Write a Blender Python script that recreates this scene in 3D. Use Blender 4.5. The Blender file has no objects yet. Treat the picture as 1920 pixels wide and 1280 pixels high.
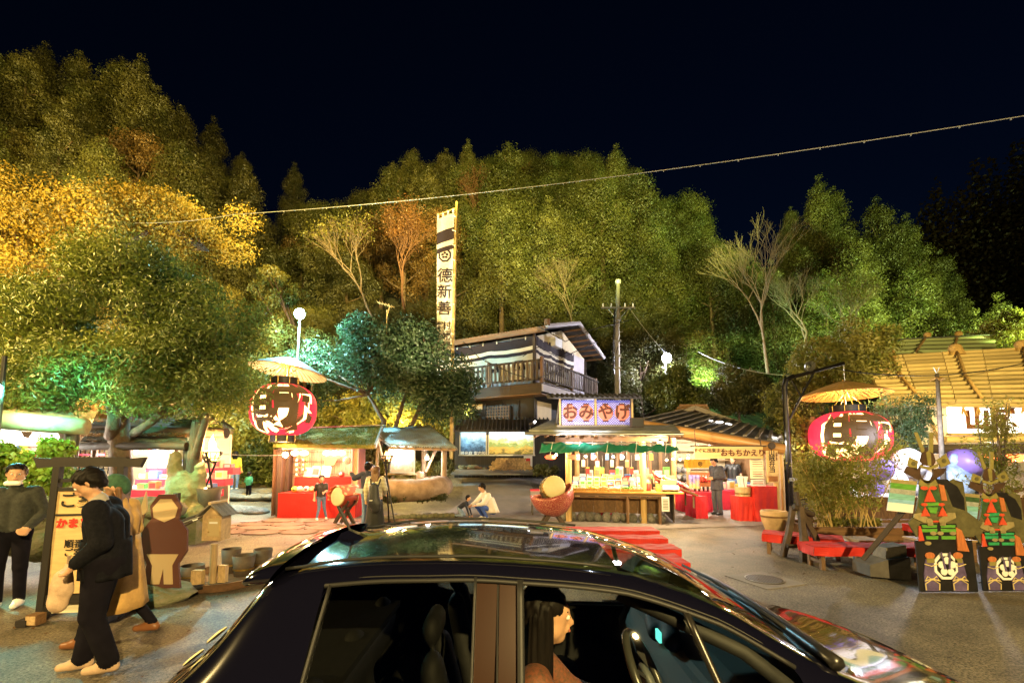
import bpy, math, random
import numpy as np
from mathutils import Vector, Matrix, Euler
R = math.radians
random.seed(7); np.random.seed(7)
S = bpy.context.scene
COL = S.collection

# ---------------------------------------------------------------- camera
F, CX, HOR, PITCH, CAMH = 853.0, 960.0, 850.0, R(4.5), 1.86
CY = HOR - F*math.tan(PITCH)
cam_d = bpy.data.cameras.new('camera'); cam = bpy.data.objects.new('camera', cam_d); COL.objects.link(cam)
cam.location = (0, 0, CAMH); cam.rotation_euler = (R(90)+PITCH, 0, 0)
cam_d.sensor_width = 36; cam_d.lens = 36*F/1920; cam_d.shift_y = (CY-640)/1920
cam_d.clip_start = 0.05; cam_d.clip_end = 1500
S.camera = cam
_fw = Vector((0, math.cos(PITCH), math.sin(PITCH))); _up = Vector((0, -math.sin(PITCH), math.cos(PITCH)))
def ray(px, py): return _fw*F + Vector((px-CX, 0, 0)) - _up*(py-CY)
def P(px, py, Y):
    d = ray(px, py); t = Y/d.y
    return Vector((d.x*t, Y, CAMH+d.z*t))
def G(px, py, z=0.0):
    d = ray(px, py); t = (z-CAMH)/d.z
    return Vector((d.x*t, d.y*t, z))

# ---------------------------------------------------------------- world, moonlight
W = bpy.data.worlds.new('World'); S.world = W; W.use_nodes = True
wn = W.node_tree; bg = wn.nodes['Background']
sky = wn.nodes.new('ShaderNodeTexSky'); sky.sky_type = 'NISHITA'; sky.sun_disc = False
sky.sun_elevation = R(6); sky.sun_rotation = R(200); sky.air_density = 1.0; sky.ozone_density = 4.0; sky.dust_density = 0.3
tint = wn.nodes.new('ShaderNodeMixRGB'); tint.blend_type = 'MULTIPLY'; tint.inputs[0].default_value = 1
tint.inputs[2].default_value = (0.55, 0.62, 1.0, 1)
wn.links.new(sky.outputs[0], tint.inputs[1]); wn.links.new(tint.outputs[0], bg.inputs[0])
bg.inputs[1].default_value = 0.0019
sun_d = bpy.data.lights.new('moonlight', 'SUN'); sun_d.energy = 0.012; sun_d.angle = R(0.5); sun_d.color = (0.75, 0.85, 1)
sun = bpy.data.objects.new('moonlight', sun_d); COL.objects.link(sun); sun.rotation_euler = (R(50), 0, R(160))
S.view_settings.view_transform = 'Standard'; S.view_settings.look = 'None'
S.view_settings.exposure = 0.62; S.view_settings.gamma = 1.0; S.view_settings.use_curve_mapping = False
S.cycles.use_denoising = True
try: S.cycles.denoiser = 'OPENIMAGEDENOISE'
except Exception: pass
S.cycles.max_bounces = 6; S.cycles.diffuse_bounces = 2; S.cycles.glossy_bounces = 3; S.cycles.transparent_max_bounces = 10
S.cycles.transmission_bounces = 3; S.cycles.sample_clamp_indirect = 3.0; S.cycles.sample_clamp_direct = 0
S.cycles.use_light_tree = True; S.cycles.caustics_reflective = False; S.cycles.caustics_refractive = False

def lamp(kind, loc, energy, color, size=0.05, target=None, angle=120, blend=0.6, name='lamp_light'):
    d = bpy.data.lights.new(name, kind); d.energy = energy; d.color = color
    d.shadow_soft_size = size
    if kind == 'SPOT': d.spot_size = R(angle); d.spot_blend = blend
    o = bpy.data.objects.new(name, d); COL.objects.link(o); o.location = loc
    if target is not None: o.rotation_euler = (Vector(target)-Vector(loc)).to_track_quat('-Z', 'Y').to_euler()
    return o
GOLD=(1.0,0.66,0.18); WARM=(1.0,0.70,0.36); YEL=(1.0,0.76,0.26); TEAL=(0.35,0.95,1.0); GRN=(0.2,1.0,0.45); COOL=(0.86,0.88,1.0); RED=(1,0.25,0.12)
# flood and street lamps of the yard (the lamps seen in the frame have their heads built with them)
lamp('SPOT', (-15, 3.0, 6.5), 23000, GOLD, 0.15, (-12, 15, 7), 110)                       # sodium flood on the golden tree
lamp('SPOT', (-9.5, 0.5, 5.5), 2600, (1.0,0.70,0.26), 0.10, (-2, 5, 0), 110)              # sodium street lamp left of the yard
lamp('POINT', (3.5, -6.0, 6.0), 8500, (1.0, 0.72, 0.28), 0.07)                            # street lamp behind the photographer
lamp('SPOT', (-24, 12, 5.0), 75000, (1.0,0.74,0.20), 0.4, (-36, 44, 26), 110)               # floods on the hillside
for az, e_, c_ in ((-33, 85000, (1.0,0.74,0.2)), (-8, 45000, (.98,0.80,0.2)), (14, 50000, (.86,.90,.22))):
    lamp('SPOT', (1.5, 5.0, 10.0), e_, c_, 0.4, (1.5+40*math.sin(R(az)), 5+40*math.cos(R(az)), 10+40*math.tan(R(24))), 52, .45)
lamp('SPOT', (29, 15, 4.5), 70000, (0.75,1.0,0.26), 0.4, (30, 46, 22), 95)
lamp('SPOT', (13, 5.5, 4.6), 5200, (1,.80,.34), .15, (16.5, 16.3, 4.6), 46)       # unseen flood added to brighten the bamboo roof
lamp('SPOT', (10, 24, 3.5), 9000, (0.45,1.0,0.35), 0.4, (18, 34, 8), 100)

# ---------------------------------------------------------------- materials
MATS = {}
def mat(name, color, rough=0.7, metal=0.0, noise=None, bump=None, emis=None, rnd=0.0, stretch=None, coat=0.0, spec=0.5, color2=None, alpha=1.0):
    if name in MATS: return MATS[name]
    m = bpy.data.materials.new(name); m.use_nodes = True; nt = m.node_tree; n = nt.nodes; l = nt.links
    b = n['Principled BSDF']; c = (*color, 1)
    b.inputs['Base Color'].default_value = c; b.inputs['Roughness'].default_value = rough
    b.inputs['Metallic'].default_value = metal; b.inputs['Coat Weight'].default_value = coat; b.inputs['Specular IOR Level'].default_value = spec
    b.inputs['Alpha'].default_value = alpha
    src = None
    tc = n.new('ShaderNodeTexCoord'); vec = tc.outputs['Object']
    if stretch:
        mp = n.new('ShaderNodeMapping'); mp.inputs['Scale'].default_value = stretch; l.new(vec, mp.inputs[0]); vec = mp.outputs[0]
    if noise:
        t = n.new('ShaderNodeTexNoise'); t.inputs['Scale'].default_value = noise[0]; t.inputs['Detail'].default_value = 5; t.inputs['Roughness'].default_value = 0.65
        l.new(vec, t.inputs['Vector'])
        r = n.new('ShaderNodeValToRGB'); r.color_ramp.elements[0].position = 0.3; r.color_ramp.elements[1].position = 0.72
        a = noise[1]; c2 = color2 or tuple(min(1, x*(1+a)) for x in color)
        r.color_ramp.elements[0].color = (*[x*(1-a) for x in color], 1) if not color2 else c
        r.color_ramp.elements[1].color = (*c2, 1)
        l.new(t.outputs['Fac'], r.inputs[0]); src = r.outputs[0]
    if rnd:
        oi = n.new('ShaderNodeObjectInfo'); mr = n.new('ShaderNodeMapRange'); mr.inputs['To Min'].default_value = 1-rnd; mr.inputs['To Max'].default_value = 1+rnd
        l.new(oi.outputs['Random'], mr.inputs['Value'])
        mx = n.new('ShaderNodeVectorMath'); mx.operation = 'SCALE'
        if src: l.new(src, mx.inputs[0])
        else: mx.inputs[0].default_value = color
        l.new(mr.outputs[0], mx.inputs['Scale']); src = mx.outputs[0]
    if src: l.new(src, b.inputs['Base Color'])
    if bump:
        t = n.new('ShaderNodeTexNoise'); t.inputs['Scale'].default_value = bump[0]; t.inputs['Detail'].default_value = 4; l.new(vec, t.inputs['Vector'])
        bp = n.new('ShaderNodeBump'); bp.inputs['Strength'].default_value = bump[1]; bp.inputs['Distance'].default_value = bump[2] if len(bump) > 2 else 0.01
        l.new(t.outputs['Fac'], bp.inputs['Height']); l.new(bp.outputs[0], b.inputs['Normal'])
    if emis:
        b.inputs['Emission Color'].default_value = (*emis[0], 1); b.inputs['Emission Strength'].default_value = emis[1]
    MATS[name] = m
    return m
def leafmat(name, color, color2, trans=0.35, scale=0.6):
    if name in MATS: return MATS[name]
    m = bpy.data.materials.new(name); m.use_nodes = True; nt = m.node_tree; n = nt.nodes; l = nt.links
    n.remove(n['Principled BSDF'])
    tc = n.new('ShaderNodeTexCoord'); t = n.new('ShaderNodeTexNoise'); t.inputs['Scale'].default_value = scale; t.inputs['Detail'].default_value = 6
    l.new(tc.outputs['Object'], t.inputs['Vector'])
    r = n.new('ShaderNodeValToRGB'); r.color_ramp.elements[0].position = 0.35; r.color_ramp.elements[1].position = 0.68
    r.color_ramp.elements[0].color = (*color, 1); r.color_ramp.elements[1].color = (*color2, 1); l.new(t.outputs['Fac'], r.inputs[0])
    oi = n.new('ShaderNodeObjectInfo'); mr = n.new('ShaderNodeMapRange'); mr.inputs['To Min'].default_value = 0.62; mr.inputs['To Max'].default_value = 1.4
    l.new(oi.outputs['Random'], mr.inputs['Value'])
    mx = n.new('ShaderNodeVectorMath'); mx.operation = 'SCALE'; l.new(r.outputs[0], mx.inputs[0]); l.new(mr.outputs[0], mx.inputs['Scale'])
    d = n.new('ShaderNodeBsdfDiffuse'); tr = n.new('ShaderNodeBsdfTranslucent'); ms = n.new('ShaderNodeMixShader'); ms.inputs[0].default_value = trans
    gl = n.new('ShaderNodeBsdfGlossy'); gl.inputs['Roughness'].default_value = 0.45; ms2 = n.new('ShaderNodeMixShader'); ms2.inputs[0].default_value = 0.04
    l.new(mx.outputs[0], d.inputs[0]); l.new(mx.outputs[0], tr.inputs[0]); l.new(d.outputs[0], ms.inputs[1]); l.new(tr.outputs[0], ms.inputs[2])
    l.new(ms.outputs[0], ms2.inputs[1]); l.new(gl.outputs[0], ms2.inputs[2]); l.new(ms2.outputs[0], n['Material Output'].inputs[0])
    MATS[name] = m; return m
def glassmat(name, tint=(0.7,0.75,0.72), refl=1.0, rough=0.01):
    if name in MATS: return MATS[name]
    m = bpy.data.materials.new(name); m.use_nodes = True; nt = m.node_tree; n = nt.nodes; l = nt.links
    n.remove(n['Principled BSDF'])
    fr = n.new('ShaderNodeFresnel'); fr.inputs[0].default_value = 1.5
    t = n.new('ShaderNodeBsdfTransparent'); t.inputs[0].default_value = (*tint, 1)
    g = n.new('ShaderNodeBsdfGlossy'); g.inputs['Roughness'].default_value = rough; g.inputs[0].default_value = (refl, refl, refl, 1)
    ms = n.new('ShaderNodeMixShader'); l.new(fr.outputs[0], ms.inputs[0]); l.new(t.outputs[0], ms.inputs[1]); l.new(g.outputs[0], ms.inputs[2])
    l.new(ms.outputs[0], n['Material Output'].inputs[0]); MATS[name] = m; return m

wood_dark = mat('dark_wood', (0.055,0.036,0.022), 0.75, noise=(6,0.5), bump=(14,0.5,0.01), rnd=0.3)
wood_black = mat('black_stained_wood', (0.018,0.014,0.012), 0.6, noise=(5,0.4), rnd=0.3)
wood_mid = mat('brown_wood', (0.16,0.085,0.038), 0.7, noise=(5,0.45), bump=(12,0.4,0.01), rnd=0.25)
wood_pale = mat('pale_wood', (0.42,0.29,0.15), 0.65, noise=(5,0.3), bump=(12,0.3,0.006), rnd=0.18)
wood_grey = mat('weathered_grey_wood', (0.17,0.15,0.12), 0.85, noise=(6,0.4), bump=(14,0.5,0.01), rnd=0.25)
log_bark = mat('stripped_log_wood', (0.34,0.24,0.15), 0.8, noise=(4,0.4), bump=(9,0.5,0.02), color2=(0.16,0.10,0.055))
bamboo = mat('yellow_bamboo', (0.46,0.33,0.12), 0.45, noise=(3,0.35), rnd=0.3)
bamboo_green_lit = mat('green_lit_bamboo', (0.30,0.34,0.14), 0.45, noise=(3,0.3), rnd=0.25)  # green light on the upper roof mixed into the bamboo colour
bark = mat('tree_bark', (0.10,0.065,0.038), 0.9, noise=(6,0.45), bump=(20,0.7,0.03))
bark_pale = mat('pale_branch_bark', (0.15,0.11,0.07), 0.85, noise=(5,0.3))
red_cloth = mat('red_cloth', (0.50,0.018,0.010), 0.75, noise=(3,0.2), bump=(6,0.35,0.02))
red_cloth2 = mat('pink_red_cloth', (0.70,0.02,0.045), 0.7, noise=(3,0.2))
white_paint = mat('white_paint', (0.74,0.72,0.66), 0.6, noise=(3,0.08))
cream = mat('cream_plaster', (0.62,0.52,0.33), 0.8, noise=(2,0.15))
grey_plaster = mat('pale_lilac_siding', (0.45,0.42,0.43), 0.8, noise=(2,0.1))
blackp = mat('black_paint', (0.010,0.010,0.010), 0.5)
black_metal = mat('black_metal', (0.025,0.023,0.022), 0.4, 0.6, noise=(8,0.4))
steel = mat('galvanised_steel', (0.42,0.42,0.40), 0.35, 0.9, noise=(4,0.25))
brass = mat('aged_brass', (0.5,0.33,0.10), 0.28, 0.9, noise=(6,0.35))
stone = mat('grey_stone', (0.20,0.19,0.17), 0.9, noise=(3,0.5), bump=(8,0.8,0.03), rnd=0.25)
stone_moss = mat('mossy_stone', (0.10,0.13,0.05), 0.95, noise=(3,0.6), bump=(8,0.9,0.03), color2=(0.24,0.21,0.15))
roof_tile = mat('dark_roof_shingle', (0.045,0.042,0.045), 0.7, noise=(6,0.5), rnd=0.35)
corrugated = mat('blue_lit_corrugated_sheet', (0.30,0.40,0.42), 0.5, noise=(1.5,0.55), color2=(0.12,0.10,0.07))  # blue of the street lamp's light put into the sheet colour
moss = mat('moss_thatch', (0.09,0.13,0.018), 0.95, noise=(3,0.4), bump=(30,1.0,0.05), color2=(0.26,0.19,0.045))
thatch = mat('bark_thatch', (0.11,0.065,0.030), 0.95, noise=(4,0.5), bump=(18,1.0,0.05))
tarp = mat('green_tarpaulin', (0.012,0.16,0.10), 0.45, noise=(2,0.25), bump=(4,0.4,0.03))
paper = mat('paper_board', (0.78,0.70,0.50), 0.8, noise=(2,0.06))
board_wood = mat('signboard_wood', (0.62,0.43,0.20), 0.6, noise=(2,0.2), stretch=(1,8,8))
ink = mat('brush_ink', (0.012,0.010,0.009), 0.7)
ink_brown = mat('brown_brush_ink', (0.09,0.022,0.010), 0.7)
ink_red = mat('red_ink', (0.65,0.03,0.02), 0.6)
white_print = mat('white_print', (0.80,0.80,0.76), 0.6)
banner_cloth = mat('white_banner_cloth', (0.68,0.63,0.50), 0.85, noise=(2,0.08))
banner_dark = mat('black_banner_cloth', (0.022,0.013,0.016), 0.85)
skin = mat('skin', (0.52,0.29,0.17), 0.55, noise=(20,0.06))
hair = mat('black_hair', (0.007,0.005,0.004), 0.6, spec=.15, noise=(60,0.5), stretch=(1,1,0.2), bump=(90,0.4,0.004))
hair_brown = mat('brown_hair', (0.13,0.06,0.02), 0.5, noise=(60,0.5), stretch=(1,1,0.15), bump=(80,0.5,0.004))
plastic_white = mat('white_plastic', (0.75,0.75,0.72), 0.4)
bulb_warm = mat('lit_bulb', (1,0.9,0.7), 0.4, emis=((1,0.72,0.36), 14))
bulb_white = mat('white_lit_bulb', (1,1,1), 0.4, emis=((1,0.95,0.86), 14))
tube_white = mat('white_tube_light', (1,1,1), 0.4, emis=((1,0.95,0.88), 7))
for m_ in (bulb_warm, bulb_white): pass

# ---------------------------------------------------------------- objects
def setp(o, label=None, cat=None, group=None, kind=None):
    if label: o['label'] = label
    if cat: o['category'] = cat
    if group: o['group'] = group
    if kind: o['kind'] = kind
    return o
def thing(name, label, cat, loc=(0,0,0), rotz=0.0, group=None):
    o = bpy.data.objects.new(name, None); COL.objects.link(o); o.location = loc; o.rotation_euler = (0, 0, rotz)
    o.empty_display_size = 0.1
    return setp(o, label, cat, group)
def link(name, data, parent=None, loc=(0,0,0), rot=(0,0,0), scale=(1,1,1)):
    o = bpy.data.objects.new(name, data); COL.objects.link(o); o.location = loc; o.rotation_euler = rot; o.scale = scale
    if parent is not None: o.parent = parent
    return o
class MB:
    def __init__(s): s.v = []; s.f = []; s.m = []
    def add(s, vs, fs, mi=0):
        o = len(s.v); s.v += [tuple(v) for v in vs]; s.f += [tuple(i+o for i in f) for f in fs]; s.m += [mi]*len(fs); return s
    def box(s, c, sz, rot=None, mi=0, taper=(1,1)):
        hx, hy, hz = sz[0]/2, sz[1]/2, sz[2]/2; M = rot if isinstance(rot, Matrix) else (Euler(rot).to_matrix() if rot else Matrix.Identity(3))
        vs = [Vector(c)+M@Vector((x*hx*(taper[0] if z > 0 else 1), y*hy*(taper[1] if z > 0 else 1), z*hz)) for x in (-1,1) for y in (-1,1) for z in (-1,1)]
        return s.add(vs, [(0,1,3,2),(4,6,7,5),(0,4,5,1),(2,3,7,6),(0,2,6,4),(1,5,7,3)], mi)
    def tube(s, pts, r, n=8, mi=0, cap=True):
        pts = [Vector(p) for p in pts]; rs = r if hasattr(r, '__len__') else [r]*len(pts); rings = []; vs = []; fs = []
        a = None
        for i, p in enumerate(pts):
            d = (pts[min(i+1, len(pts)-1)]-pts[max(i-1, 0)]).normalized()
            if a is None: a = d.orthogonal().normalized()
            else:
                a = (a-d*a.dot(d)); a = a.normalized() if a.length > 1e-6 else d.orthogonal().normalized()
            b = d.cross(a)
            for k in range(n):
                t = 2*math.pi*k/n; vs.append(p+(a*math.cos(t)+b*math.sin(t))*rs[i])
        for i in range(len(pts)-1):
            for k in range(n): fs.append((i*n+k, i*n+(k+1)%n, (i+1)*n+(k+1)%n, (i+1)*n+k))
        if cap: fs.append(tuple(range(n-1, -1, -1))); fs.append(tuple(range((len(pts)-1)*n, len(pts)*n)))
        return s.add(vs, fs, mi)
    def lathe(s, prof, c=(0,0,0), n=24, mi=0, M=None):
        vs = []; fs = []; c = Vector(c); M = M or Matrix.Identity(3)
        for (r, z) in prof:
            for k in range(n):
                t = 2*math.pi*k/n; vs.append(c+M@Vector((r*math.cos(t), r*math.sin(t), z)))
        for i in range(len(prof)-1):
            for k in range(n): fs.append((i*n+k, i*n+(k+1)%n, (i+1)*n+(k+1)%n, (i+1)*n+k))
        return s.add(vs, fs, mi)
    def ball(s, c, r, n=12, mi=0):
        r = r if hasattr(r, '__len__') else (r, r, r); m = max(6, n//2+1)
        vs = []; fs = []
        for i in range(m+1):
            ph = math.pi*i/m
            for k in range(n):
                t = 2*math.pi*k/n; vs.append((c[0]+r[0]*math.sin(ph)*math.cos(t), c[1]+r[1]*math.sin(ph)*math.sin(t), c[2]+r[2]*math.cos(ph)))
        for i in range(m):
            for k in range(n): fs.append((i*n+k, (i+1)*n+k, (i+1)*n+(k+1)%n, i*n+(k+1)%n))
        return s.add(vs, fs, mi)
    def prism(s, poly, y0, y1, mi=0):       # poly of (x, z), extruded along y
        n = len(poly); vs = [(x, y0, z) for x, z in poly]+[(x, y1, z) for x, z in poly]
        fs = [tuple(range(n)), tuple(range(2*n-1, n-1, -1))]+[(i, i+n, (i+1) % n+n, (i+1) % n) for i in range(n)]
        return s.add(vs, fs, mi)
    def sheet(s, A, B, C, D, nu, nv, fn=None, mi=0):    # bilinear patch with displacement
        vs = []; fs = []; A, B, C, D = map(Vector, (A, B, C, D)); nrm = (B-A).cross(D-A).normalized()
        for j in range(nv+1):
            for i in range(nu+1):
                u, v = i/nu, j/nv; p = (A*(1-u)+B*u)*(1-v)+(D*(1-u)+C*u)*v
                vs.append(p+nrm*(fn(u, v) if fn else 0))
        for j in range(nv):
            for i in range(nu): a = j*(nu+1)+i; fs.append((a, a+1, a+nu+2, a+nu+1))
        return s.add(vs, fs, mi)
    def build(s, name, mats, parent=None, loc=(0,0,0), rot=(0,0,0), smooth=False, bevel=0.0, kind=None, solid=0.0):
        me = bpy.data.meshes.new(name); me.from_pydata(s.v, [], s.f)
        mats = mats if isinstance(mats, (list, tuple)) else [mats]
        for m in mats: me.materials.append(m)
        if len(mats) > 1: me.polygons.foreach_set('material_index', s.m)
        if smooth: me.polygons.foreach_set('use_smooth', [True]*len(me.polygons))
        me.update()
        o = link(name, me, parent, loc, rot)
        if solid:
            md = o.modifiers.new('solid', 'SOLIDIFY'); md.thickness = solid
        if bevel:
            md = o.modifiers.new('bevel', 'BEVEL'); md.width = bevel; md.segments = 2; md.limit_method = 'ANGLE'
        if kind: o['kind'] = kind
        return o
_UB = {}
def unit(kind, m):
    k = (kind, m.name)
    if k not in _UB:
        b = MB()
        if kind == 'box': b.box((0,0,0), (1,1,1))
        elif kind == 'cyl': b.tube([(0,0,-0.5), (0,0,0.5)], 1, 10)
        elif kind == 'ball': b.ball((0,0,0), 1, 12)
        me = bpy.data.meshes.new(kind+'_'+m.name); me.from_pydata(b.v, [], b.f); me.materials.append(m)
        if kind != 'box': me.polygons.foreach_set('use_smooth', [len(p.vertices) == 4 for p in me.polygons])
        _UB[k] = me
    return _UB[k]
def pc(name, parent, c, sz, m, rot=(0,0,0)): return link(name, unit('box', m), parent, c, rot, sz)
def pball(name, parent, c, r, m): return link(name, unit('ball', m), parent, c, (0,0,0), r if hasattr(r, '__len__') else (r,r,r))
def pcyl(name, parent, p0, p1, r, m):
    p0, p1 = Vector(p0), Vector(p1); d = p1-p0
    return link(name, unit('cyl', m), parent, (p0+p1)/2, d.to_track_quat('Z', 'Y').to_euler(), (r, r, d.length))
def pbeam(name, parent, p0, p1, w, h, m):
    p0, p1 = Vector(p0), Vector(p1); d = p1-p0
    return link(name, unit('box', m), parent, (p0+p1)/2, d.to_track_quat('Y', 'Z').to_euler(), (w, d.length, h))
def txt(s, size, m, parent, loc, rot=(R(90),0,0), name='lettering', bold=0.02, ext=0.004, align='CENTER', space=1.0, xs=1.0, line=1.0):
    c = bpy.data.curves.new(name, 'FONT'); c.body = s; c.size = size; c.extrude = ext; c.offset = bold*size; c.align_x = align; c.align_y = 'CENTER'
    c.space_character = space; c.space_line = line; c.resolution_u = 3; c.materials.append(m)
    return link(name, c, parent, loc, rot, (xs, 1, 1))
def vtxt(s, *a, **k): return txt('\n'.join(s), *a, **k)

def npmesh(name, V, Fq, mats, mi=None, smooth=False):
    me = bpy.data.meshes.new(name); nv, nf = len(V), len(Fq); k = Fq.shape[1]
    me.vertices.add(nv); me.vertices.foreach_set('co', np.asarray(V, np.float32).ravel())
    me.loops.add(nf*k); me.loops.foreach_set('vertex_index', np.asarray(Fq, np.int32).ravel())
    me.polygons.add(nf); me.polygons.foreach_set('loop_start', np.arange(0, nf*k, k, dtype=np.int32))
    for m in (mats if isinstance(mats, (list, tuple)) else [mats]): me.materials.append(m)
    if mi is not None: me.polygons.foreach_set('material_index', np.asarray(mi, np.int32))
    me.polygons.foreach_set('use_smooth', np.full(nf, smooth)); me.update(calc_edges=True); me.validate()
    return me
rng = np.random.default_rng(11)
def leaves(pos, out, size, aspect=0.45, jit=0.9, droop=0.0):
    """diamond leaves: positions, outward directions"""
    n = len(pos); nr = out+rng.normal(0, jit, (n,3)); nr /= np.linalg.norm(nr, axis=1)[:,None]+1e-9
    a = rng.normal(0, 1, (n,3)); a[:,2] -= droop; a -= nr*np.sum(a*nr, 1)[:,None]; a /= np.linalg.norm(a, axis=1)[:,None]+1e-9
    b = np.cross(nr, a); s = size*rng.uniform(0.6, 1.35, (n,1))
    V = np.stack([pos-a*s*0.5, pos+b*s*aspect*0.5+nr*s*0.06, pos+a*s*0.5, pos-b*s*aspect*0.5+nr*s*0.06], 1).reshape(-1,3)
    return V, np.arange(n*4).reshape(-1,4)
def blob_leaves(centres, radii, n, size, flat=0.8, **k):
    """leaf clumps around centres"""
    centres = np.asarray(centres, float); radii = np.asarray(radii, float)
    w = radii**2; idx = rng.choice(len(centres), n, p=w/w.sum())
    d = rng.normal(0, 1, (n,3)); d /= np.linalg.norm(d, axis=1)[:,None]
    rr = radii[idx]*np.clip(rng.normal(0.88, 0.22, n), 0.1, 1.5)
    pos = centres[idx]+d*rr[:,None]*np.array([1,1,flat])
    return leaves(pos, d, size, **k)
def sdf_mesh(prims, vox, k=.02, pad=.03):
    """prims: (p0, p1, r0, r1, mat index, (sx, sy, sz) or None). Returns verts, quads, material of each quad."""
    Pn = np.array([[*p[0], *p[1]] for p in prims], float); rr = np.array([max(p[2], p[3]) for p in prims])
    lo = np.minimum(Pn[:, :3], Pn[:, 3:])-rr[:, None]*1.3-pad; hi = np.maximum(Pn[:, :3], Pn[:, 3:])+rr[:, None]*1.3+pad; lo = lo.min(0); hi = hi.max(0)
    n = np.ceil((hi-lo)/vox).astype(int)+1; D = np.full(n, 1.0, np.float32)
    def dist(Q, p):
        a, b = np.array(p[0], float), np.array(p[1], float); s = p[5] if len(p) > 5 and p[5] else None
        if s: Q = (Q-a)/s+a; b = (b-a)/s+a
        ab = b-a; L = ab@ab; t = np.clip(((Q-a)@ab)/(L+1e-9), 0, 1) if L > 1e-9 else np.zeros(Q.shape[:-1])
        d = np.linalg.norm(Q-a-t[..., None]*ab, axis=-1)-(p[2]+(p[3]-p[2])*t); return d*(min(s) if s else 1)
    for p in prims:
        q = np.array([p[0], p[1]], float); m = max(p[2], p[3])*max(p[5] if len(p) > 5 and p[5] else (1,))+2.5*k+2*vox
        i0 = np.maximum(((q.min(0)-m-lo)/vox).astype(int), 0); i1 = np.minimum(((q.max(0)+m-lo)/vox).astype(int)+2, n)
        ax = [lo[c]+vox*np.arange(i0[c], i1[c]) for c in range(3)]; Q = np.stack(np.meshgrid(*ax, indexing='ij'), -1); d = dist(Q, p).astype(np.float32)
        sl = tuple(slice(i0[c], i1[c]) for c in range(3)); o = D[sl]; h = np.maximum(k-np.abs(o-d), 0)/k; D[sl] = np.minimum(o, d)-h*h*k*.25
    I = D < 0; cs = sum(I[a:n[0]-1+a, b:n[1]-1+b, c:n[2]-1+c].astype(int) for a in (0,1) for b in (0,1) for c in (0,1)); act = (cs > 0) & (cs < 8)
    idx = -np.ones(act.shape, int); ijk = np.argwhere(act); idx[act] = np.arange(len(ijk)); acc = np.zeros((len(ijk), 3)); cnt = np.zeros(len(ijk))
    for ax_ in range(3):
        e = np.eye(3, dtype=int)[ax_]; o1, o2 = [np.eye(3, dtype=int)[q] for q in range(3) if q != ax_]
        for a in (0,1):
            for b in (0,1):
                s = ijk+a*o1+b*o2; t = s+e; d0 = D[tuple(s.T)]; d1 = D[tuple(t.T)]; cr = (d0 < 0) != (d1 < 0); u = np.where(cr, d0/(d0-d1+1e-12), 0); acc += np.where(cr[:, None], s+u[:, None]*e, 0); cnt += cr
    V = lo+vox*acc/cnt[:, None]; Fs = []
    for ax_ in range(3):
        e = np.eye(3, dtype=int)[ax_]; o1, o2 = [np.eye(3, dtype=int)[(ax_+q) % 3] for q in (1, 2)]
        A = np.swapaxes(I, 0, ax_); cr = np.argwhere(np.swapaxes(A[:-1] != A[1:], 0, ax_)); cr = cr[(cr@o1 > 0) & (cr@o2 > 0) & (cr@o1 < n@o1-1) & (cr@o2 < n@o2-1)]
        q = [idx[tuple((cr-a*o1-b*o2).T)] for a, b in ((0,0),(1,0),(1,1),(0,1))]; f = np.stack(q, 1); fl = I[tuple(cr.T)]; f[~fl] = f[~fl][:, ::-1]; Fs.append(f)
    Fq = np.concatenate(Fs); C_ = V[Fq].mean(1); M_ = np.stack([dist(C_, p) for p in prims], 0).argmin(0); mi = np.array([p[4] for p in prims])[M_]
    return V, Fq, mi
# ================================================================ ground and hills
def sm(t):
    t = np.clip(t, 0, 1); return t*t*(3-2*t)
A_PX = [-900, -300, 0, 100, 200, 300, 360, 420, 520, 680, 830, 1000, 1150, 1300, 1390, 1450, 1520, 1640, 1780, 1850, 2300, 3000]
A_TOP = [120, 60, 60, 110, 108, 205, 285, 335, 385, 305, 255, 225, 238, 312, 425, 470, 400, 430, 545, 640, 660, 660]
A_YC = [45, 46, 46, 46, 46, 46, 48, 52, 62, 66, 66, 66, 64, 60, 58, 54, 50, 47, 48, 50, 55, 60]
TREE_H = 12.0
_ax = [(p-CX)/F for p in A_PX]; _hc = []
for p_, t_, y_ in zip(A_PX, A_TOP, A_YC): _hc.append(max(2.0, P(p_, t_, y_).z-TREE_H-1.0))
def crest(x, y):
    a = np.asarray(x, float)/np.maximum(np.asarray(y, float), 4.0); return np.interp(a, _ax, _hc), np.interp(a, _ax, A_YC)
def gz(x, y):
    x = np.asarray(x, float); y = np.asarray(y, float)
    rise = 1.0*sm((y-13.8)/8.2)*sm((3.0-x)/2.5)
    hc, yc = crest(x, y)
    y0 = 25.0-3.0*sm((-12-x)/6)
    h = (hc-1.0)*np.clip((y-y0)/(yc-y0), 0, 1)**0.85
    h = h+np.where(y > yc, 0.12*(y-yc), 0)*0
    return rise+h
def gzf(x, y): return float(gz(x, y))
xs = np.concatenate([np.linspace(-140, -30, 30), np.linspace(-28, 28, 90), np.linspace(30, 140, 30)])
ys = np.concatenate([np.linspace(-60, 0, 14), np.linspace(1, 30, 60), np.linspace(31, 72, 30), np.linspace(75, 160, 12)])
X, Y_ = np.meshgrid(xs, ys); Z = gz(X, Y_); Vg = np.stack([X, Y_, Z], -1).reshape(-1, 3); nx = len(xs)
Fg = np.array([(j*nx+i, j*nx+i+1, (j+1)*nx+i+1, (j+1)*nx+i) for j in range(len(ys)-1) for i in range(nx-1)])
cyf = Vg[Fg][:, :, 1].mean(1)
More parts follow.
